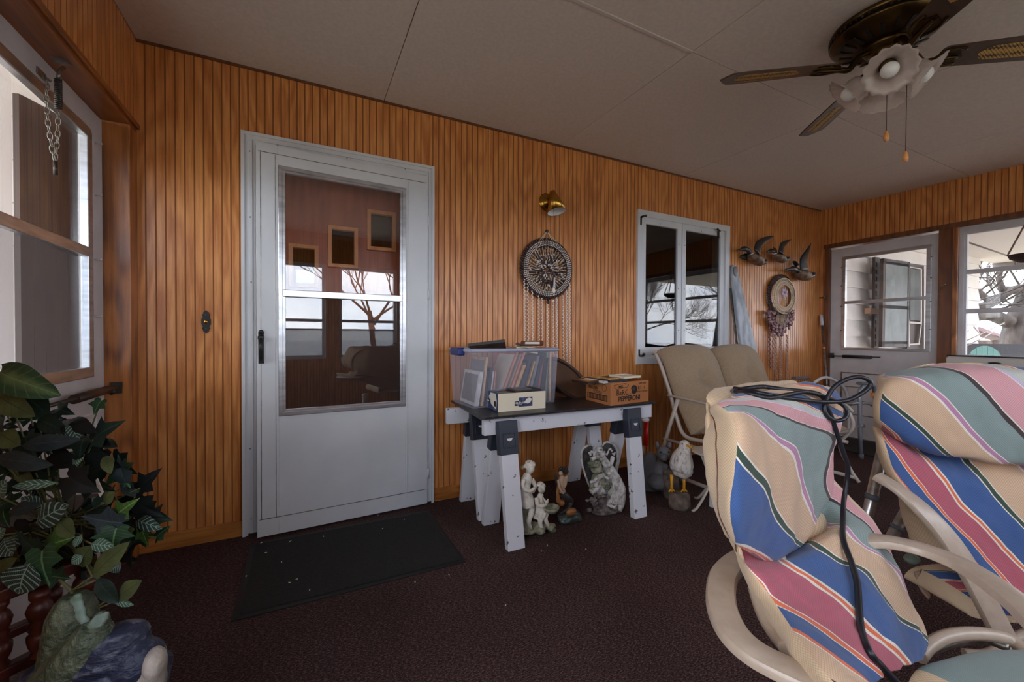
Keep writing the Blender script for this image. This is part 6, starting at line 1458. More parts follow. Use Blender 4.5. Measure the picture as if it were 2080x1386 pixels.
# chair 2
def PDn(l, ds): return [P(x, y, d=v) for (x, y), v in zip(l, ds)]
rows2 = [([(1800, 757), (1890, 741), (1985, 739), (2085, 747), (2200, 765)], 1.37, (1797, 762), .02),
         ([(1792, 768), (1888, 748), (1985, 744), (2088, 752), (2203, 772)], 1.31, (1789, 775), .08),
         ([(1800, 775), (1890, 764), (1985, 760), (2090, 768), (2205, 788)], 1.262, (1785, 790), .11),
         ([(1789, 815), (1890, 812), (1990, 817), (2095, 827), (2205, 840)], 1.235, (1784, 812), .11),
         ([(1788, 850), (1885, 874), (1990, 888), (2095, 898), (2205, 905)], 1.235, (1784, 846), .09),
         ([(1791, 868), (1880, 914), (1985, 935), (2090, 944), (2200, 946)], 1.25, (1786, 862), .07),
         ([(1789, 872), (1880, 919), (1985, 941), (2090, 949), (2200, 951)], 1.30, (1784, 871), .05),
         ([(1797, 898), (1885, 950), (1985, 982), (2090, 998), (2200, 1005)], 1.245, (1787, 900), .07),
         ([(1813, 950), (1903, 1010), (1995, 1045), (2095, 1063), (2200, 1070)], 1.215, (1799, 950), .08),
         ([(1845, 1010), (1932, 1070), (2015, 1108), (2105, 1128), (2200, 1132)], 1.19, (1820, 1005), .10),
         ([(1890, 1075), (1965, 1130), (2038, 1168), (2115, 1186), (2200, 1190)], 1.165, (1834, 1062), .12),
         ([(1945, 1145), (2008, 1190), (2062, 1222), (2125, 1238), (2200, 1240)], 1.14, (1850, 1108), .13)]
F2, B2, Q2 = [], [], []
vs2 = [-.12, -.07, 0, .08, .17, .25, .28, .33, .40, .48, .56, .63]
for (pts, d_, bl_, dd_), v in zip(rows2, vs2):
    f = PDn(pts, lin(d_+.01, d_-.01, 5, .03 if .0 <= v < .27 else .015)); F2.append(f); back_ = Vector((.42, .28, 0)).normalized()*dd_; Lb = P(bl_[0], bl_[1], d=d_+dd_*.8)
    B2.append([f[4]+back_, f[3]+back_*1.1, f[2]+back_*1.15, f[1]+back_*1.1, Lb]); Q2.append((v, (1.87 if v < .27 else 1.72)-v*.73/.083, .56, .56*.68/.083, 0))
c2, sL2, _ = loft('cushion', 'striped back cushion of the second patio chair at the right edge, dented in the middle', F2, B2, Q2, 'striped patio cushions', wrink=.022)
def strap(b, pts, w, th=.010, up=(0, 0, 1), n=5, lip=True):
    q = V3(crs(pts, n)); ups = None
    if hasattr(up[0], '__len__'): ups = [tuple(x) for x in crs(up, n)]
    pr = [(-w/2, -th*.2), (-w/2, -th), (-w/2+.004, -th*1.25), (-w/2+.008, -th*.4), (w/2-.008, -th*.4), (w/2-.004, -th*1.25), (w/2, -th), (w/2, -th*.2), (w/2-.003, th*.25), (w/2-.008, th*.38), (w/4, th*.5), (-w/4, th*.5), (-w/2+.008, th*.38), (-w/2+.003, th*.25)]
    b.tube(q, 1.0, prof=pr, upv=ups if ups else up)
def es(o): m_ = o.modifiers.new('es', 'EDGE_SPLIT'); m_.split_angle = math.radians(38); return o
CHG = 'beige framed patio chairs with striped cushions'
ch1 = thing('patio_chair', 'nearest beige patio chair with looping flat arms and striped cushions, cable over it', 'chair', (.85, -2.25, 0), CHG)
za = .605
L1 = [(1512, 1128), (1490, 1142), (1470, 1166), (1464, 1203), (1470, 1240), (1493, 1284), (1535, 1322), (1605, 1358), (1695, 1396), (1810, 1440), (1960, 1500)]
b = MB(); strap(b, [P(x, y, Z=za) for x, y in L1], .045); es(b.build('armrest', 'chaircolor', ch1))
R1_ = [(1740, 1094), (1800, 1096), (1880, 1114), (1970, 1152), (2070, 1222), (2150, 1300)]
b = MB(); strap(b, [P(x, y, Z=za) for x, y in R1_], .045); es(b.build('armrest', 'chaircolor', ch1))
p = P(1540, 1225, Z=.56); q = P(1590, 1312, Z=.585); b = MB(); b.tube(V3(crs([P(1538, 1205, Z=.60)+Vector((.01, .01, 0)), P(1552, 1250, Z=.585), P(1575, 1290, Z=.58), P(1600, 1320, Z=.588)], 4)), .012, 8, flat=.7); b.build('arm_strut', 'chaircolor', ch1)
# seat frame, uprights, swivel base (mostly out of view)
sc1 = Vector((.80, -2.36, 0))
b = MB(); b.tube(V3(crs([P(1868, 1335, Z=.40), P(1888, 1312, Z=.405), P(1930, 1292, Z=.41), P(1990, 1288, Z=.41), P(2050, 1300, Z=.40), P(2090, 1330, Z=.39)], 5)), .013, 8); b.build('seat_frame', 'chaircolor', ch1)
b = MB(); b.tube(V3(crs([P(1880, 1326, Z=.39), P(1935, 1306, Z=.39), P(2000, 1300, Z=.39), P(2050, 1318, Z=.39)], 5)), .009, 8); b.build('seat_spring', 'steel', ch1)
b = MB(); b.tube([(.85, -2.36, .02), (.85, -2.36, .38)], .03, 12); b.build('pedestal', 'chaircolor', ch1)
b = MB(); b.tube([Vector((.85, -2.36, .02))+Vector((.24*math.cos(a), .24*math.sin(a), 0)) for a in [2*PI*k/40 for k in range(40)]], .014, 8, closed=True)
for k in range(4):
    a = PI/4+PI*k/2; b.tube([(.85, -2.36, .05), (.85+.24*math.cos(a), -2.36+.24*math.sin(a), .02)], .012, 6)
b.build('base_ring', 'chaircolor', ch1)
s, e = F1[12][2]+Vector((0, .10, -.02)), F1[4][2]+Vector((0, .09, 0)); b = MB(); b.tube([s, s.lerp(e, .5), e], .011, 8); b.build('back_upright', 'chaircolor', ch1)
# seat cushion 1
def seatloft(lab, corners, th, q0, W_=.52, co=.68, si=.73, un=.083, group='striped patio cushions'):
    """corners: rear-left, rear-right, front-right, front-left on the top face"""
    rl, rr2, fr_, fl_ = [Vector(c) for c in corners]; F, B, Q = [], [], []
    for v, hz, ed in ((0, -.6, .0), (.02, -.05, 1), (.25, .12, 1), (.5, .14, 1), (.75, .10, 1), (.98, -.05, 1), (1, -.6, .0)):
        a_, c_ = rl.lerp(fl_, v), rr2.lerp(fr_, v); f = [a_.lerp(c_, k/4)+Vector((0, 0, th*(hz+.25*math.sin(PI*k/4)))) for k in range(5)]; F.append(f)
        B.append([c_+Vector((0, 0, -th*(.8 if ed else .65))), a_.lerp(c_, .5)+Vector((0, 0, -th*(.9 if ed else .66))), a_+Vector((0, 0, -th*(.8 if ed else .65)))]); Q.append((v*.5, q0-v*.5*si/un, W_, W_*co/un, 0))
    return loft('cushion', lab, F, B, Q, group)[0]
s1_ = seatloft('grey and plum striped seat cushion of the nearest patio chair, lower right corner', [P(1858, 1350, Z=.455), P(2085, 1326, Z=.455)+Vector((.03, 0, 0)), P(2085, 1326, Z=.455)+Vector((.0, -.5, 0)), P(1858, 1350, Z=.455)+Vector((-.03, -.42, 0))], .07, 0.05, co=1.92, si=-1.5, un=1.0)
s1_.data.materials[0] = MT['seatstripe']
# chair 2 frame
ch2 = thing('patio_chair', 'second beige patio chair at the right edge, sloping flat arm in front of striped cushion', 'chair', (1.75, -2.2, 0), CHG)
L2 = [((1783, 965), 1.225), ((1830, 994), 1.18), ((1885, 1043), 1.135), ((1932, 1098), 1.105), ((1975, 1165), 1.08), ((2015, 1240), 1.065), ((2050, 1308), 1.055)]
n2 = Vector(-fw); n2.z = 0; n2.normalize()
ups = [(0, 0, 1), (0, 0, 1), tuple(Vector((0, 0, .9))+n2*.5), tuple(Vector((0, 0, .7))+n2*.8), tuple(Vector((0, 0, .5))+n2), tuple(Vector((0, 0, .35))+n2), tuple(Vector((0, 0, .3))+n2)]
b = MB(); strap(b, [P(x, y, d=v) for (x, y), v in L2], .058, up=ups); es(b.build('armrest', 'chaircolor', ch2))
off = Vector((.50, -.33, 0))
b = MB(); strap(b, [P(x, y, d=v)+off for (x, y), v in L2], .058, up=ups); es(b.build('armrest', 'chaircolor', ch2))
b = MB(); b.tube(V3(crs([P(1960, 1330, d=1.10)+Vector((-.0, 0, .0)), P(2010, 1330, d=1.09), P(2060, 1300, d=1.1), P(2110, 1280, d=1.15)], 5)), .014, 8); b.build('seat_frame', 'chaircolor', ch2)
c0 = Vector((1.72, -2.26, 0))
b = MB(); b.tube([c0+Vector((0, 0, .02)), c0+Vector((0, 0, .30))], .03, 12); b.build('pedestal', 'chaircolor', ch2)
b = MB(); b.tube([c0+Vector((.24*math.cos(a), .24*math.sin(a), .02)) for a in [2*PI*k/40 for k in range(40)]], .014, 8, closed=True)
for k in range(4):
    a = PI/4+PI*k/2; b.tube([c0+Vector((0, 0, .05)), c0+Vector((.24*math.cos(a), .24*math.sin(a), .02))], .012, 6)
b.build('base_ring', 'chaircolor', ch2)
b = MB(); b.tube([F2[11][2]+Vector((.06, .10, -.02)), F2[7][2]+Vector((.05, .09, 0)), F2[3][2]+Vector((.05, .09, 0))], .011, 8); b.build('back_upright', 'chaircolor', ch2)
# chair 2 seat cushion: only its rear left end shows under the crossing arms
a_ = P(1852, 1150, d=1.30); e_ = P(1985, 1225, d=1.22)
o = seatloft('striped seat cushion of the second patio chair, its end hanging under the crossing arms', [a_, a_+Vector((.50, -.20, 0)), e_+Vector((.45, -.30, .0)), e_+Vector((0, 0, 0))], .06, 2.2)
b = MB(); t0 = P(1868, 1168, d=1.285)
for pts in ([(1866, 1160), (1872, 1180), (1878, 1194), (1892, 1212)], [(1878, 1165), (1888, 1180), (1894, 1190), (1903, 1178)]):
    strap(b, [P(x, y, d=1.285) for x, y in pts], .030, th=.003, up=(-.3, -.9, .1), n=4)
b.build('tie', 'tansling', o)
b = MB(); b.ball(P(1852, 1136, d=1.30), (.028, .02, .014)); b.build('cushion_corner', 'fr_green', o)

# folded walker / crutch legs between the two chairs
fwk = thing('folded_walker', 'thick chrome tubes of a folded walking frame between the two striped chairs', 'walker', (1.45, -1.9, 0))
for (pa, pb_, dA) in (((1806, 862), (1764, 1040), 1.46), ((1872, 985), (1812, 1090), 1.50)):
    a_, e_ = P(*pa, d=dA), P(*pb_, d=dA); k_ = a_.z/(a_.z-e_.z); g_ = a_+(e_-a_)*k_
    b = MB(); b.tube([a_+Vector((0, 0, .0)), g_], .0175, 14); b.build('leg', 'alu', fwk)
    b = MB(); m_ = a_.lerp(e_, .80); m2 = a_.lerp(e_, .86); b.tube([m_, m2], .0205, 14); b.build('collar', 'gripgrey', fwk)
    b = MB(); b.tube([g_+Vector((0, 0, .0)), g_+(a_-g_).normalized()*.05], .022, 12); b.build('rubber_tip', 'gripgrey', fwk)
b = MB(); a_, e_ = P(1806, 862, d=1.46), P(1872, 985, d=1.50); b.tube([a_, a_+Vector((.04, .02, .02)), e_+Vector((.05, .02, .06)), e_], .0175, 12); b.build('top_bar', 'alu', fwk)

# ------------------------------------------------------------- black cable over the near cushion
from mathutils.bvhtree import BVHTree
dg = bpy.context.evaluated_depsgraph_get()
def bvh_of(os):
    vs_, fs_ = [], []
    for o in os:
        ev = o.evaluated_get(dg); me = ev.to_mesh(); off_ = len(vs_); mw = o.matrix_world if o.parent is None else Matrix.Translation(o.parent.location) @ Matrix.Translation(o.location)
        vs_ += [mw @ v.co for v in me.vertices]; fs_ += [[i+off_ for i in p_.vertices] for p_ in me.polygons]; ev.to_mesh_clear()
    return BVHTree.FromPolygons(vs_, fs_)
bpy.context.view_layer.update(); dg = bpy.context.evaluated_depsgraph_get()
tree_ = bvh_of([c1])
sp__ = []
for q in sL[8:44]:
    h = tree_.find_nearest(q); sp__.append(h[0]+h[1]*.0006)
b = MB(); b.tube(sp__, .0013, 5); b.build('seam', 'fr_brown', c1)
def onsurf(x, y, lift, dflt):
    r = P(x, y, d=1)-Vector(CAM); h = tree_.ray_cast(Vector(CAM), r.normalized())
    if h[0] is not None: return (h[0]-Vector(CAM)).length/r.length-lift
    return dflt
def cable(name, lab, pts, lift, dfl):
    ds = [onsurf(x, y, lift, None) for x, y in pts]; 
    last = dfl
    for i, v in enumerate(ds):
        if v is None: ds[i] = (ds[i-1] if i and ds[i-1] else dfl)
    for _ in range(2): ds = [ds[0]]+[(ds[i-1]+2*ds[i]+ds[i+1])/4 for i in range(1, len(ds)-1)]+[ds[-1]]
    hard = [onsurf(x, y, .007, 9) for x, y in pts]; ds = [min(a, h) for a, h in zip(ds, hard)]
    return V3(crs([P(x, y, d=v) for (x, y), v in zip(pts, ds)], 6))
pa = [(1492, 789), (1535, 797), (1582, 807), (1639, 814), (1674, 817), (1720, 814), (1755, 796), (1769, 779), (1752, 767), (1725, 769), (1697, 784), (1681, 807), (1674, 828), (1681, 846), (1699, 855), (1717, 849), (1720, 832), (1704, 818), (1674, 806), (1639, 797), (1605, 801), (1560, 809), (1522, 800), (1494, 796)]
pb2 = [(1488, 795), (1500, 792), (1512, 790), (1549, 786), (1586, 791), (1651, 798), (1672, 808), (1683, 832), (1699, 876), (1713, 920), (1722, 948), (1720, 982), (1714, 1017), (1712, 1058), (1713, 1096), (1729, 1142), (1741, 1184), (1745, 1241), (1750, 1283), (1766, 1325), (1789, 1352), (1817, 1382), (1860, 1425)]
b = MB(); b.tube(cable('a', '', pa, .02, .92), .0045, 8); b.tube(cable('b', '', pb2, .012, .92), .0050, 8)
tag(b.build('power_cable', 'cable'), 'thick black power cable looped over the nearest striped cushion', 'cable')

# ------------------------------------------------------------- plant stand with artificial plants
ps = thing('plant_stand', 'dark cherry wood plant stand with turned spindles in front of the left door', 'plant stand', (-.55, -1.2, 0))
A0, B0 = P(-25, 1238, Z=.43), P(200, 1148, Z=.43); ed = (B0-A0); nn = Vector((-ed.y, ed.x, 0)).normalized(); 
if nn.y < 0: nn = -nn
dep = .27
if (A0+nn*dep).x < -.76: dep = .20
b = MB(); b.ext([A0, B0, B0+nn*dep, A0+nn*dep], (0, 0, .03)); b.build('top_rail', 'cherry', ps, bev=.005)
b = MB(); zl = .255; b.ext([A0+Vector((0, 0, zl-.43)), B0+Vector((0, 0, zl-.43)), B0+nn*.03+Vector((0, 0, zl-.43)), A0+nn*.03+Vector((0, 0, zl-.43))], (0, 0, .025)); b.ext([A0+nn*(dep-.03)+Vector((0, 0, zl-.43)), B0+nn*(dep-.03)+Vector((0, 0, zl-.43)), B0+nn*dep+Vector((0, 0, zl-.43)), A0+nn*dep+Vector((0, 0, zl-.43))], (0, 0, .025)); b.build('lower_rail', 'cherry', ps, bev=.004)
SPN = [(.016, 0), (.019, .01), (.014, .02), (.020, .035), (.0225, .05), (.0225, .062), (.015, .07), (.020, .076), (.015, .083), (.020, .09), (.015, .097), (.019, .105), (.0235, .125), (.019, .140), (.013, .15), (.018, .158), (.018, .175)]
def spindle(p):
    b = MB(); b.lathe([(0, zl+.02)]+[(r, zl+.02+h*.9) for r, h in SPN]+[(0, .432)], (p.x, p.y, 0), 'Z', 20); b.build('spindle', 'cherry', ps)
    b = MB(); b.lathe([(0, 0), (.012, 0), (.018, .03), (.016, .10), (.022, .16), (.016, zl)], (p.x, p.y, 0), 'Z', 16); b.build('leg', 'cherry', ps)
cS = P(90, 1205, Z=.43)+nn*.02
for q in (A0+nn*.02+ed.normalized()*.02, cS, B0-ed.normalized()*.02+nn*.02, B0-ed.normalized()*.02+nn*(dep-.02), A0+nn*(dep-.02)+ed.normalized()*.02): spindle(q)
# leaves
def leafmat(name, base, vein, vein2=None, rough=.5, net=0.0, center=None):
    m, n, b = newmat(name); b.inputs['Roughness'].default_value = rough; b.inputs['Specular IOR Level'].default_value = .3
    u = node(n, 'ShaderNodeUVMap', uv_map='UVMap'); sp_ = node(n, 'ShaderNodeSeparateXYZ'); n.links.new(u.outputs[0], sp_.inputs[0])
    def mth(op, a, c_=None, v=None):
        x = node(n, 'ShaderNodeMath', operation=op)
        for i, t in enumerate((a, c_)):
            if t is None: continue
            if isinstance(t, (int, float)): x.inputs[i].default_value = t
            else: n.links.new(t, x.inputs[i])
        return x.outputs[0]
    ax = mth('ABSOLUTE', sp_.outputs[0]); y = sp_.outputs[1]
    mid = mth('LESS_THAN', ax, .035)
    side = mth('ABSOLUTE', mth('SUBTRACT', mth('FRACT', mth('SUBTRACT', mth('MULTIPLY', y, 6.5), mth('MULTIPLY', ax, 1.5))), .5))
    thr = .44 if not net else .38
    sv = mth('GREATER_THAN', side, thr)
    v = mth('MAXIMUM', mid, mth('MULTIPLY', sv, 1.0 if net else .35))
    if net:
        s2 = mth('ABSOLUTE', mth('SUBTRACT', mth('FRACT', mth('ADD', mth('MULTIPLY', y, 13), mth('MULTIPLY', ax, 9))), .5)); v = mth('MAXIMUM', v, mth('MULTIPLY', mth('GREATER_THAN', s2, .42), .55))
    t = node(n, 'ShaderNodeTexNoise', Scale=30, Detail=3); n.links.new(u.outputs[0], t.inputs['Vector'])
    tc_ = node(n, 'ShaderNodeTexCoord'); n.links.new(tc_.outputs['Object'], t.inputs['Vector'])
    r = node(n, 'ShaderNodeValToRGB'); r.color_ramp.elements[0].position = .3; r.color_ramp.elements[1].position = .7; r.color_ramp.elements[0].color = (*[c*.7 for c in base], 1); r.color_ramp.elements[1].color = (*[c*1.2 for c in base], 1); n.links.new(t.outputs['Fac'], r.inputs[0])
    col = r.outputs[0]
    if center is not None:
        mx = node(n, 'ShaderNodeMix', data_type='RGBA'); f_ = mth('MULTIPLY', mth('SUBTRACT', 1.0, mth('MULTIPLY', ax, 1.8)), t.outputs['Fac']); f_ = mth('MAXIMUM', f_, 0.0)
        n.links.new(f_, mx.inputs['Factor']); n.links.new(col, mx.inputs['A']); mx.inputs['B'].default_value = (*center, 1); col = mx.outputs['Result']
    mx = node(n, 'ShaderNodeMix', data_type='RGBA'); n.links.new(v, mx.inputs['Factor']); n.links.new(col, mx.inputs['A']); mx.inputs['B'].default_value = (*vein, 1)
    n.links.new(mx.outputs['Result'], b.inputs['Base Color']); return m
MT['lf_dark'] = leafmat('lf_dark', S(28, 44, 36), S(46, 66, 50)); MT['lf_ivy'] = leafmat('lf_ivy', S(38, 68, 42), S(96, 124, 86)); MT['lf_bright'] = leafmat('lf_bright', S(66, 102, 44), S(124, 148, 84))
MT['lf_grey'] = leafmat('lf_grey', S(46, 58, 60), S(66, 78, 80)); MT['lf_net'] = leafmat('lf_net', S(24, 36, 34), S(130, 156, 138), net=1.0); MT['lf_netl'] = leafmat('lf_netl', S(56, 86, 70), S(150, 178, 156), net=1.0)
MT['lf_olive'] = leafmat('lf_olive', S(82, 90, 54), S(54, 66, 38)); MT['lf_pothos'] = leafmat('lf_pothos', S(44, 72, 46), S(104, 130, 84), center=S(124, 142, 88)); MT['lf_black'] = leafmat('lf_black', S(17, 22, 22), S(28, 35, 33)); MT['stem'] = M('stem', S(98, 100, 58), .6)
LM = ['lf_dark', 'lf_ivy', 'lf_bright', 'lf_grey', 'lf_net', 'lf_netl', 'lf_olive', 'lf_pothos', 'lf_black']
IVY = [(0, -.02), (.12, -.16), (.30, -.22), (.46, -.10), (.40, .10), (.52, .20), (.72, .40), (.50, .46), (.30, .52), (.22, .70), (.10, .88), (0, 1.05)]
def leaf(b, base, tip, nrm, w, kind, mi, droop=.12, fold=.12):
    base, tip = Vector(base), Vector(tip); L = (tip-base).length; y = (tip-base).normalized(); x = y.cross(Vector(nrm)).normalized(); z = x.cross(y).normalized()
    def pt(u, v): # u across -1..1 (in widths), v along
        zz = fold*abs(u)*w*.5-droop*L*(v-.45)**2*1.6+.03*L*math.sin(5*v+2*u); return base+y*(v*L)+x*(u*w*.5)+z*(zz+.03*L)
    if kind == 'ivy':
        ol = [(u*1.25, v) for u, v in IVY]+[(-u*1.25, v) for u, v in IVY[::-1][1:-1]]; c = (0, .22); n = len(ol); rings = []
        for k in (.5, 1.0): rings.append([(c[0]+(u-c[0])*k, c[1]+(v-c[1])*k) for u, v in ol])
        cv = b.bm.verts.new(pt(*c)); R_ = [[b.bm.verts.new(pt(*q)) for q in rg] for rg in rings]
        def fc(vs_, uvs):
            f = b.bm.faces.new(vs_); f.material_index = mi; f.smooth = True
            for l, q in zip(f.loops, uvs): l[b.uv].uv = q
        for i in range(n):
            j = (i+1) % n; fc((cv, R_[0][i], R_[0][j]), (c, rings[0][i], rings[0][j])); fc((R_[0][i], R_[1][i], R_[1][j], R_[0][j]), (rings[0][i], rings[1][i], rings[1][j], rings[0][j]))
        return
    nv, nu = 9, 6
    def wd(t):
        if kind == 'heart': return (math.sin(PI*min(1, t*.93+.07)))**.62*(1.15-.45*t)
        return (math.sin(PI*min(1, max(0, t))))**.8*(1.08-.2*t)
    G = []
    for i in range(nv+1):
        t = i/nv; ww = wd(t)+(.02 if 0 < i < nv else .004); G.append([(-1+2*j/nu, t, b.bm.verts.new(pt((-1+2*j/nu)*ww, t-(.10*(abs(-1+2*j/nu))**2*(1-t) if kind == 'heart' else 0)))) for j in range(nu+1)])
    for i in range(nv):
        for j in range(nu):
            q = (G[i][j], G[i][j+1], G[i+1][j+1], G[i+1][j]); f = b.bm.faces.new([k[2] for k in q]); f.material_index = mi; f.smooth = True
            for l, k in zip(f.loops, q): l[b.uv].uv = (k[0], k[1])
pl = thing('artificial_plant', 'bushy arrangement of ivy, pothos and white-veined leaves on the cherry plant stand', 'plant', (-.5, -1.15, .46))
toC = -Vector(fw)
hero = [((0, 757), (120, 804), 66, 'heart', 7, .90), ((-5, 802), (68, 846), 52, 'heart', 6, .92), ((45, 790), (97, 846), 52, 'oval', 0, .97), ((205, 815), (190, 842), 44, 'ivy', 1, 1.02), ((118, 830), (150, 842), 44, 'ivy', 0, 1.0), ((96, 842), (128, 850), 30, 'ivy', 3, 1.0),
        ((190, 893), (250, 855), 78, 'ivy', 0, .97), ((78, 850), (134, 876), 38, 'oval', 0, .96), ((45, 905), (160, 893), 34, 'oval', 3, .93), ((-5, 928), (104, 946), 40, 'oval', 3, .90), ((172, 924), (244, 950), 34, 'oval', 8, .97), ((95, 930), (166, 938), 36, 'oval', 8, .95), ((40, 940), (95, 905), 30, 'oval', 0, .97), ((0, 880), (40, 905), 40, 'oval', 6, .92),
        ((258, 985), (238, 925), 46, 'ivy', 3, .98), ((285, 992), (325, 953), 56, 'ivy', 8, .99), ((278, 1020), (330, 1050), 60, 'ivy', 8, .99), ((318, 1092), (346, 1068), 36, 'ivy', 1, .99), ((290, 1072), (300, 1110), 44, 'ivy', 2, .98), ((268, 1085), (266, 1128), 44, 'ivy', 0, .98), ((140, 970), (200, 1000), 88, 'ivy', 8, .91), ((116, 981), (20, 989), 20, 'oval', 5, .90),
        ((95, 1030), (40, 1012), 28, 'oval', 4, .93), ((75, 1062), (136, 1026), 50, 'oval', 4, .90), ((122, 1056), (150, 1090), 36, 'oval', 6, .90), ((245, 1062), (165, 1050), 66, 'ivy', 3, .92), ((237, 1046), (280, 1014), 52, 'ivy', 2, .93), ((236, 1075), (228, 1115), 92, 'ivy', 1, .91), ((100, 1108), (148, 1092), 66, 'ivy', 2, .90), ((86, 1122), (98, 1190), 108, 'ivy', 1, .86),
        ((60, 1146), (35, 1208), 80, 'oval', 4, .85), ((166, 1088), (150, 1112), 20, 'oval', 5, .90), ((168, 1130), (144, 1145), 22, 'oval', 5, .89), ((186, 1105), (230, 1110), 26, 'oval', 5, .89), ((245, 1145), (222, 1162), 24, 'oval', 4, .92), ((160, 1148), (186, 1110), 40, 'oval', 6, .90), ((188, 1172), (260, 1102), 36, 'oval', 6, .86), ((240, 1216), (286, 1180), 34, 'oval', 6, .87),
        ((198, 1176), (240, 1226), 34, 'oval', 0, .87), ((232, 1218), (270, 1230), 16, 'oval', 5, .87), ((-5, 1160), (32, 1135), 26, 'oval', 6, .88), ((88, 1124), (30, 1080), 60, 'ivy', 0, .89), ((0, 1010), (12, 975), 30, 'oval', 5, .88), ((-10, 1090), (10, 1075), 26, 'oval', 5, .88), ((150, 950), (168, 930), 30, 'ivy', 5, .94), ((20, 1040), (80, 1024), 26, 'oval', 3, .92), ((8, 1095), (24, 1130), 40, 'oval', 4, .88), ((212, 1022), (232, 1000), 24, 'oval', 6, .93)]
b = MB(); st_ = MB(); rr = random.Random(31); hub = P(120, 1050, d=1.02)
fills = []
def inside(x, y):
    top = np.interp(x, [0, 100, 150, 230, 270, 330], [800, 850, 850, 900, 960, 1040]); bot = np.interp(x, [0, 100, 190, 240, 330], [1190, 1180, 1140, 1120, 1090]); return top < y < bot
while len(fills) < 190:
    x, y = rr.uniform(-10, 320), rr.uniform(800, 1190)
    if inside(x, y): fills.append((x, y))
def S3(r_, col): return r_
for (x, y) in fills:
    d_ = rr.uniform(.94, 1.02) if x < 60 else rr.uniform(.95, 1.10); a = rr.uniform(0, 2*PI); L = rr.uniform(28, 62)
    base_, tip_ = P(x, y, d=d_), P(x+math.cos(a)*L, y+abs(math.sin(a))*L*.8, d=d_-rr.uniform(-.02, .05)); nrm = toC+Vector((rr.uniform(-.7, .7), rr.uniform(-.7, .7), rr.uniform(.1, 1.1)))
    k = rr.random(); kind, mi = ('ivy', rr.choice([0, 0, 8, 1])) if k < .5 else (('oval', rr.choice([0, 8, 0, 4])) if k < .92 else ('oval', 6)); w = L*(1.2 if kind == 'ivy' else .5)/838*d_
    leaf(b, base_, tip_, nrm, w, kind, mi)
for (b0, t0, w, kind, mi, d_) in hero:
    nrm = toC+Vector((rr.uniform(-.25, .25), rr.uniform(-.25, .25), rr.uniform(.1, .5))); leaf(b, P(*b0, d=d_), P(*t0, d=d_-.01), nrm, w/838*d_*(1.0), kind, mi, droop=.08)
    q0 = P(*b0, d=d_); mid = q0.lerp(hub, .5)+Vector((0, 0, -.01)); st_.tube(V3(crs([q0, mid, hub+Vector((rr.uniform(-.05, .05), rr.uniform(-.05, .05), 0))], 4)), .0018, 5)
for (pts, r_) in (([(187, 1172), (172, 1182), (152, 1196), (140, 1204)], .002), ([(193, 1180), (170, 1190), (148, 1200)], .002), ([(120, 1178), (140, 1195), (147, 1206)], .003), ([(232, 1214), (210, 1225), (196, 1235)], .0018), ([(240, 1218), (215, 1230), (198, 1236)], .0018)): st_.tube([P(x, y, d=.87) for x, y in pts], r_, 5)
b.build('foliage', LM, pl, fixn=False)['kind'] = 'stuff'; st_.build('stems', 'stem', pl)['kind'] = 'stuff'
b = MB(); q = P(110, 1130, d=1.06); b.lathe([(0, .462), (.08, .462), (.10, .54), (.105, .58), (.095, .58), (0, .56)], (q.x, q.y, 0), 'Z', 24); b.build('pot', 'fr_dark', pl)
b = MB(); b.ext([P(195, 975, d=.93), P(199, 972, d=.93), P(211, 1000, d=.93), P(204, 1010, d=.93), P(199, 1000, d=.93)], toC*.001); b.build('price_tag', 'paper', pl)

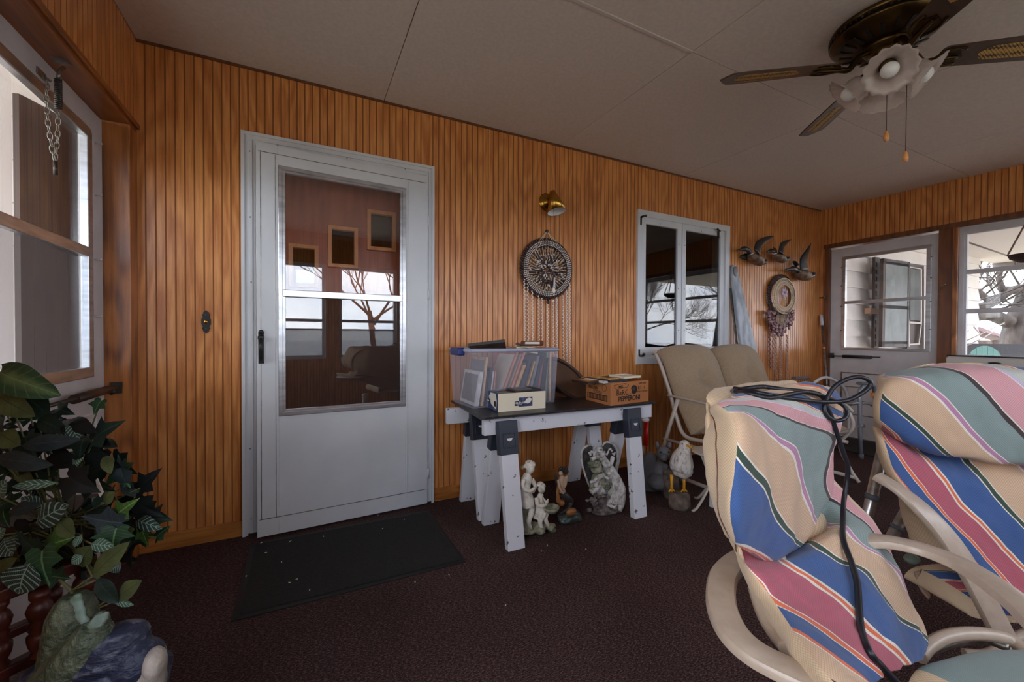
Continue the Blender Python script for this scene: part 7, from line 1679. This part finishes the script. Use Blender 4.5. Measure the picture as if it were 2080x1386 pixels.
# ------------------------------------------------------------- green fish on blue rocks
fs = thing('fish_sculpture', 'painted green fish sculpture on blue-grey rocks in the lower left corner', 'sculpture', (-.38, -1.36, 0))
MT['fishgreen'] = M('fishgreen', S(78, 90, 70), .42, c2=S(124, 134, 108), scale=34, lo=.4, hi=.7, bump=1.0, bscale=90)
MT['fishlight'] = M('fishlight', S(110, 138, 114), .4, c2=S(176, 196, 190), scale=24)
MT['bluerock'] = M('bluerock', S(48, 55, 78), .45, c2=S(150, 154, 170), scale=26, lo=.52, hi=.74, detail=8, bump=1.0, bscale=34, stretch=(1, 1, 2.2))
MT['whiterock'] = M('whiterock', S(206, 196, 182), .6, c2=S(120, 110, 104), scale=16, bump=.6)
def K(x, y, d=.85): return P(x, y, d=d)
b = MB(); figure(b, [([K(110, 1400, .88), K(128, 1350, .88), K(138, 1300, .88), K(148, 1250, .88), K(150, 1222, .88), K(150, 1208, .88)], [.05, .034, .034, .034, .026, .018])])
b.build('tail', 'fishgreen', fs, remesh=.004, smo=3)
b = MB(); figure(b, [([K(120, 1410), K(150, 1360), K(175, 1320), K(190, 1290), K(197, 1272)], [.055, .042, .036, .028, .022])]); b.ball(K(205, 1262), (.016, .014, .022)); b.build('body', 'fishgreen', fs, remesh=.004, smo=3)
b = MB(); b.ext([K(172, 1274, .822), K(190, 1254, .822), K(215, 1246, .822), K(212, 1262, .822), K(203, 1276, .822), K(180, 1282, .822)], toC*-.01); b.build('mouth', 'fishlight', fs, bev=.004, smo=0)
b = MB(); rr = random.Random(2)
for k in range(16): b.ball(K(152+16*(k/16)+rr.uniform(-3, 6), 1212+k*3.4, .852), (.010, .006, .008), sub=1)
b.build('painted_highlight', 'fishlight', fs, remesh=.004, smo=1)  # pale blobs along the tail: a glint put into colour and shape
b = MB(); rr = random.Random(7)
for (x, y, r, zf) in [(240, 1300, (.055, .05, .03), 0), (225, 1325, (.07, .06, .035), 0), (185, 1360, (.08, .07, .05), 0), (110, 1385, (.08, .07, .05), 0), (280, 1345, (.05, .05, .045), 0), (250, 1375, (.08, .06, .05), 0), (200, 1420, (.13, .11, .08), 0)]:
    b.ball(K(x, y, .87), r, Matrix.Rotation(rr.uniform(-.3, .3), 3, 'Y'))
q = K(190, 1420, .88); b.ball((q.x, q.y, .14), (.15, .13, .16)); b.ball((q.x, q.y, .03), (.16, .14, .05)); b.build('rocks', 'bluerock', fs, remesh=.006, smo=1)
b = MB(); b.ball(K(315, 1350, .86), (.022, .03, .036)); b.ball(K(305, 1385, .86), (.03, .03, .04)); b.build('white_rock', 'whiterock', fs, remesh=.005, smo=2)
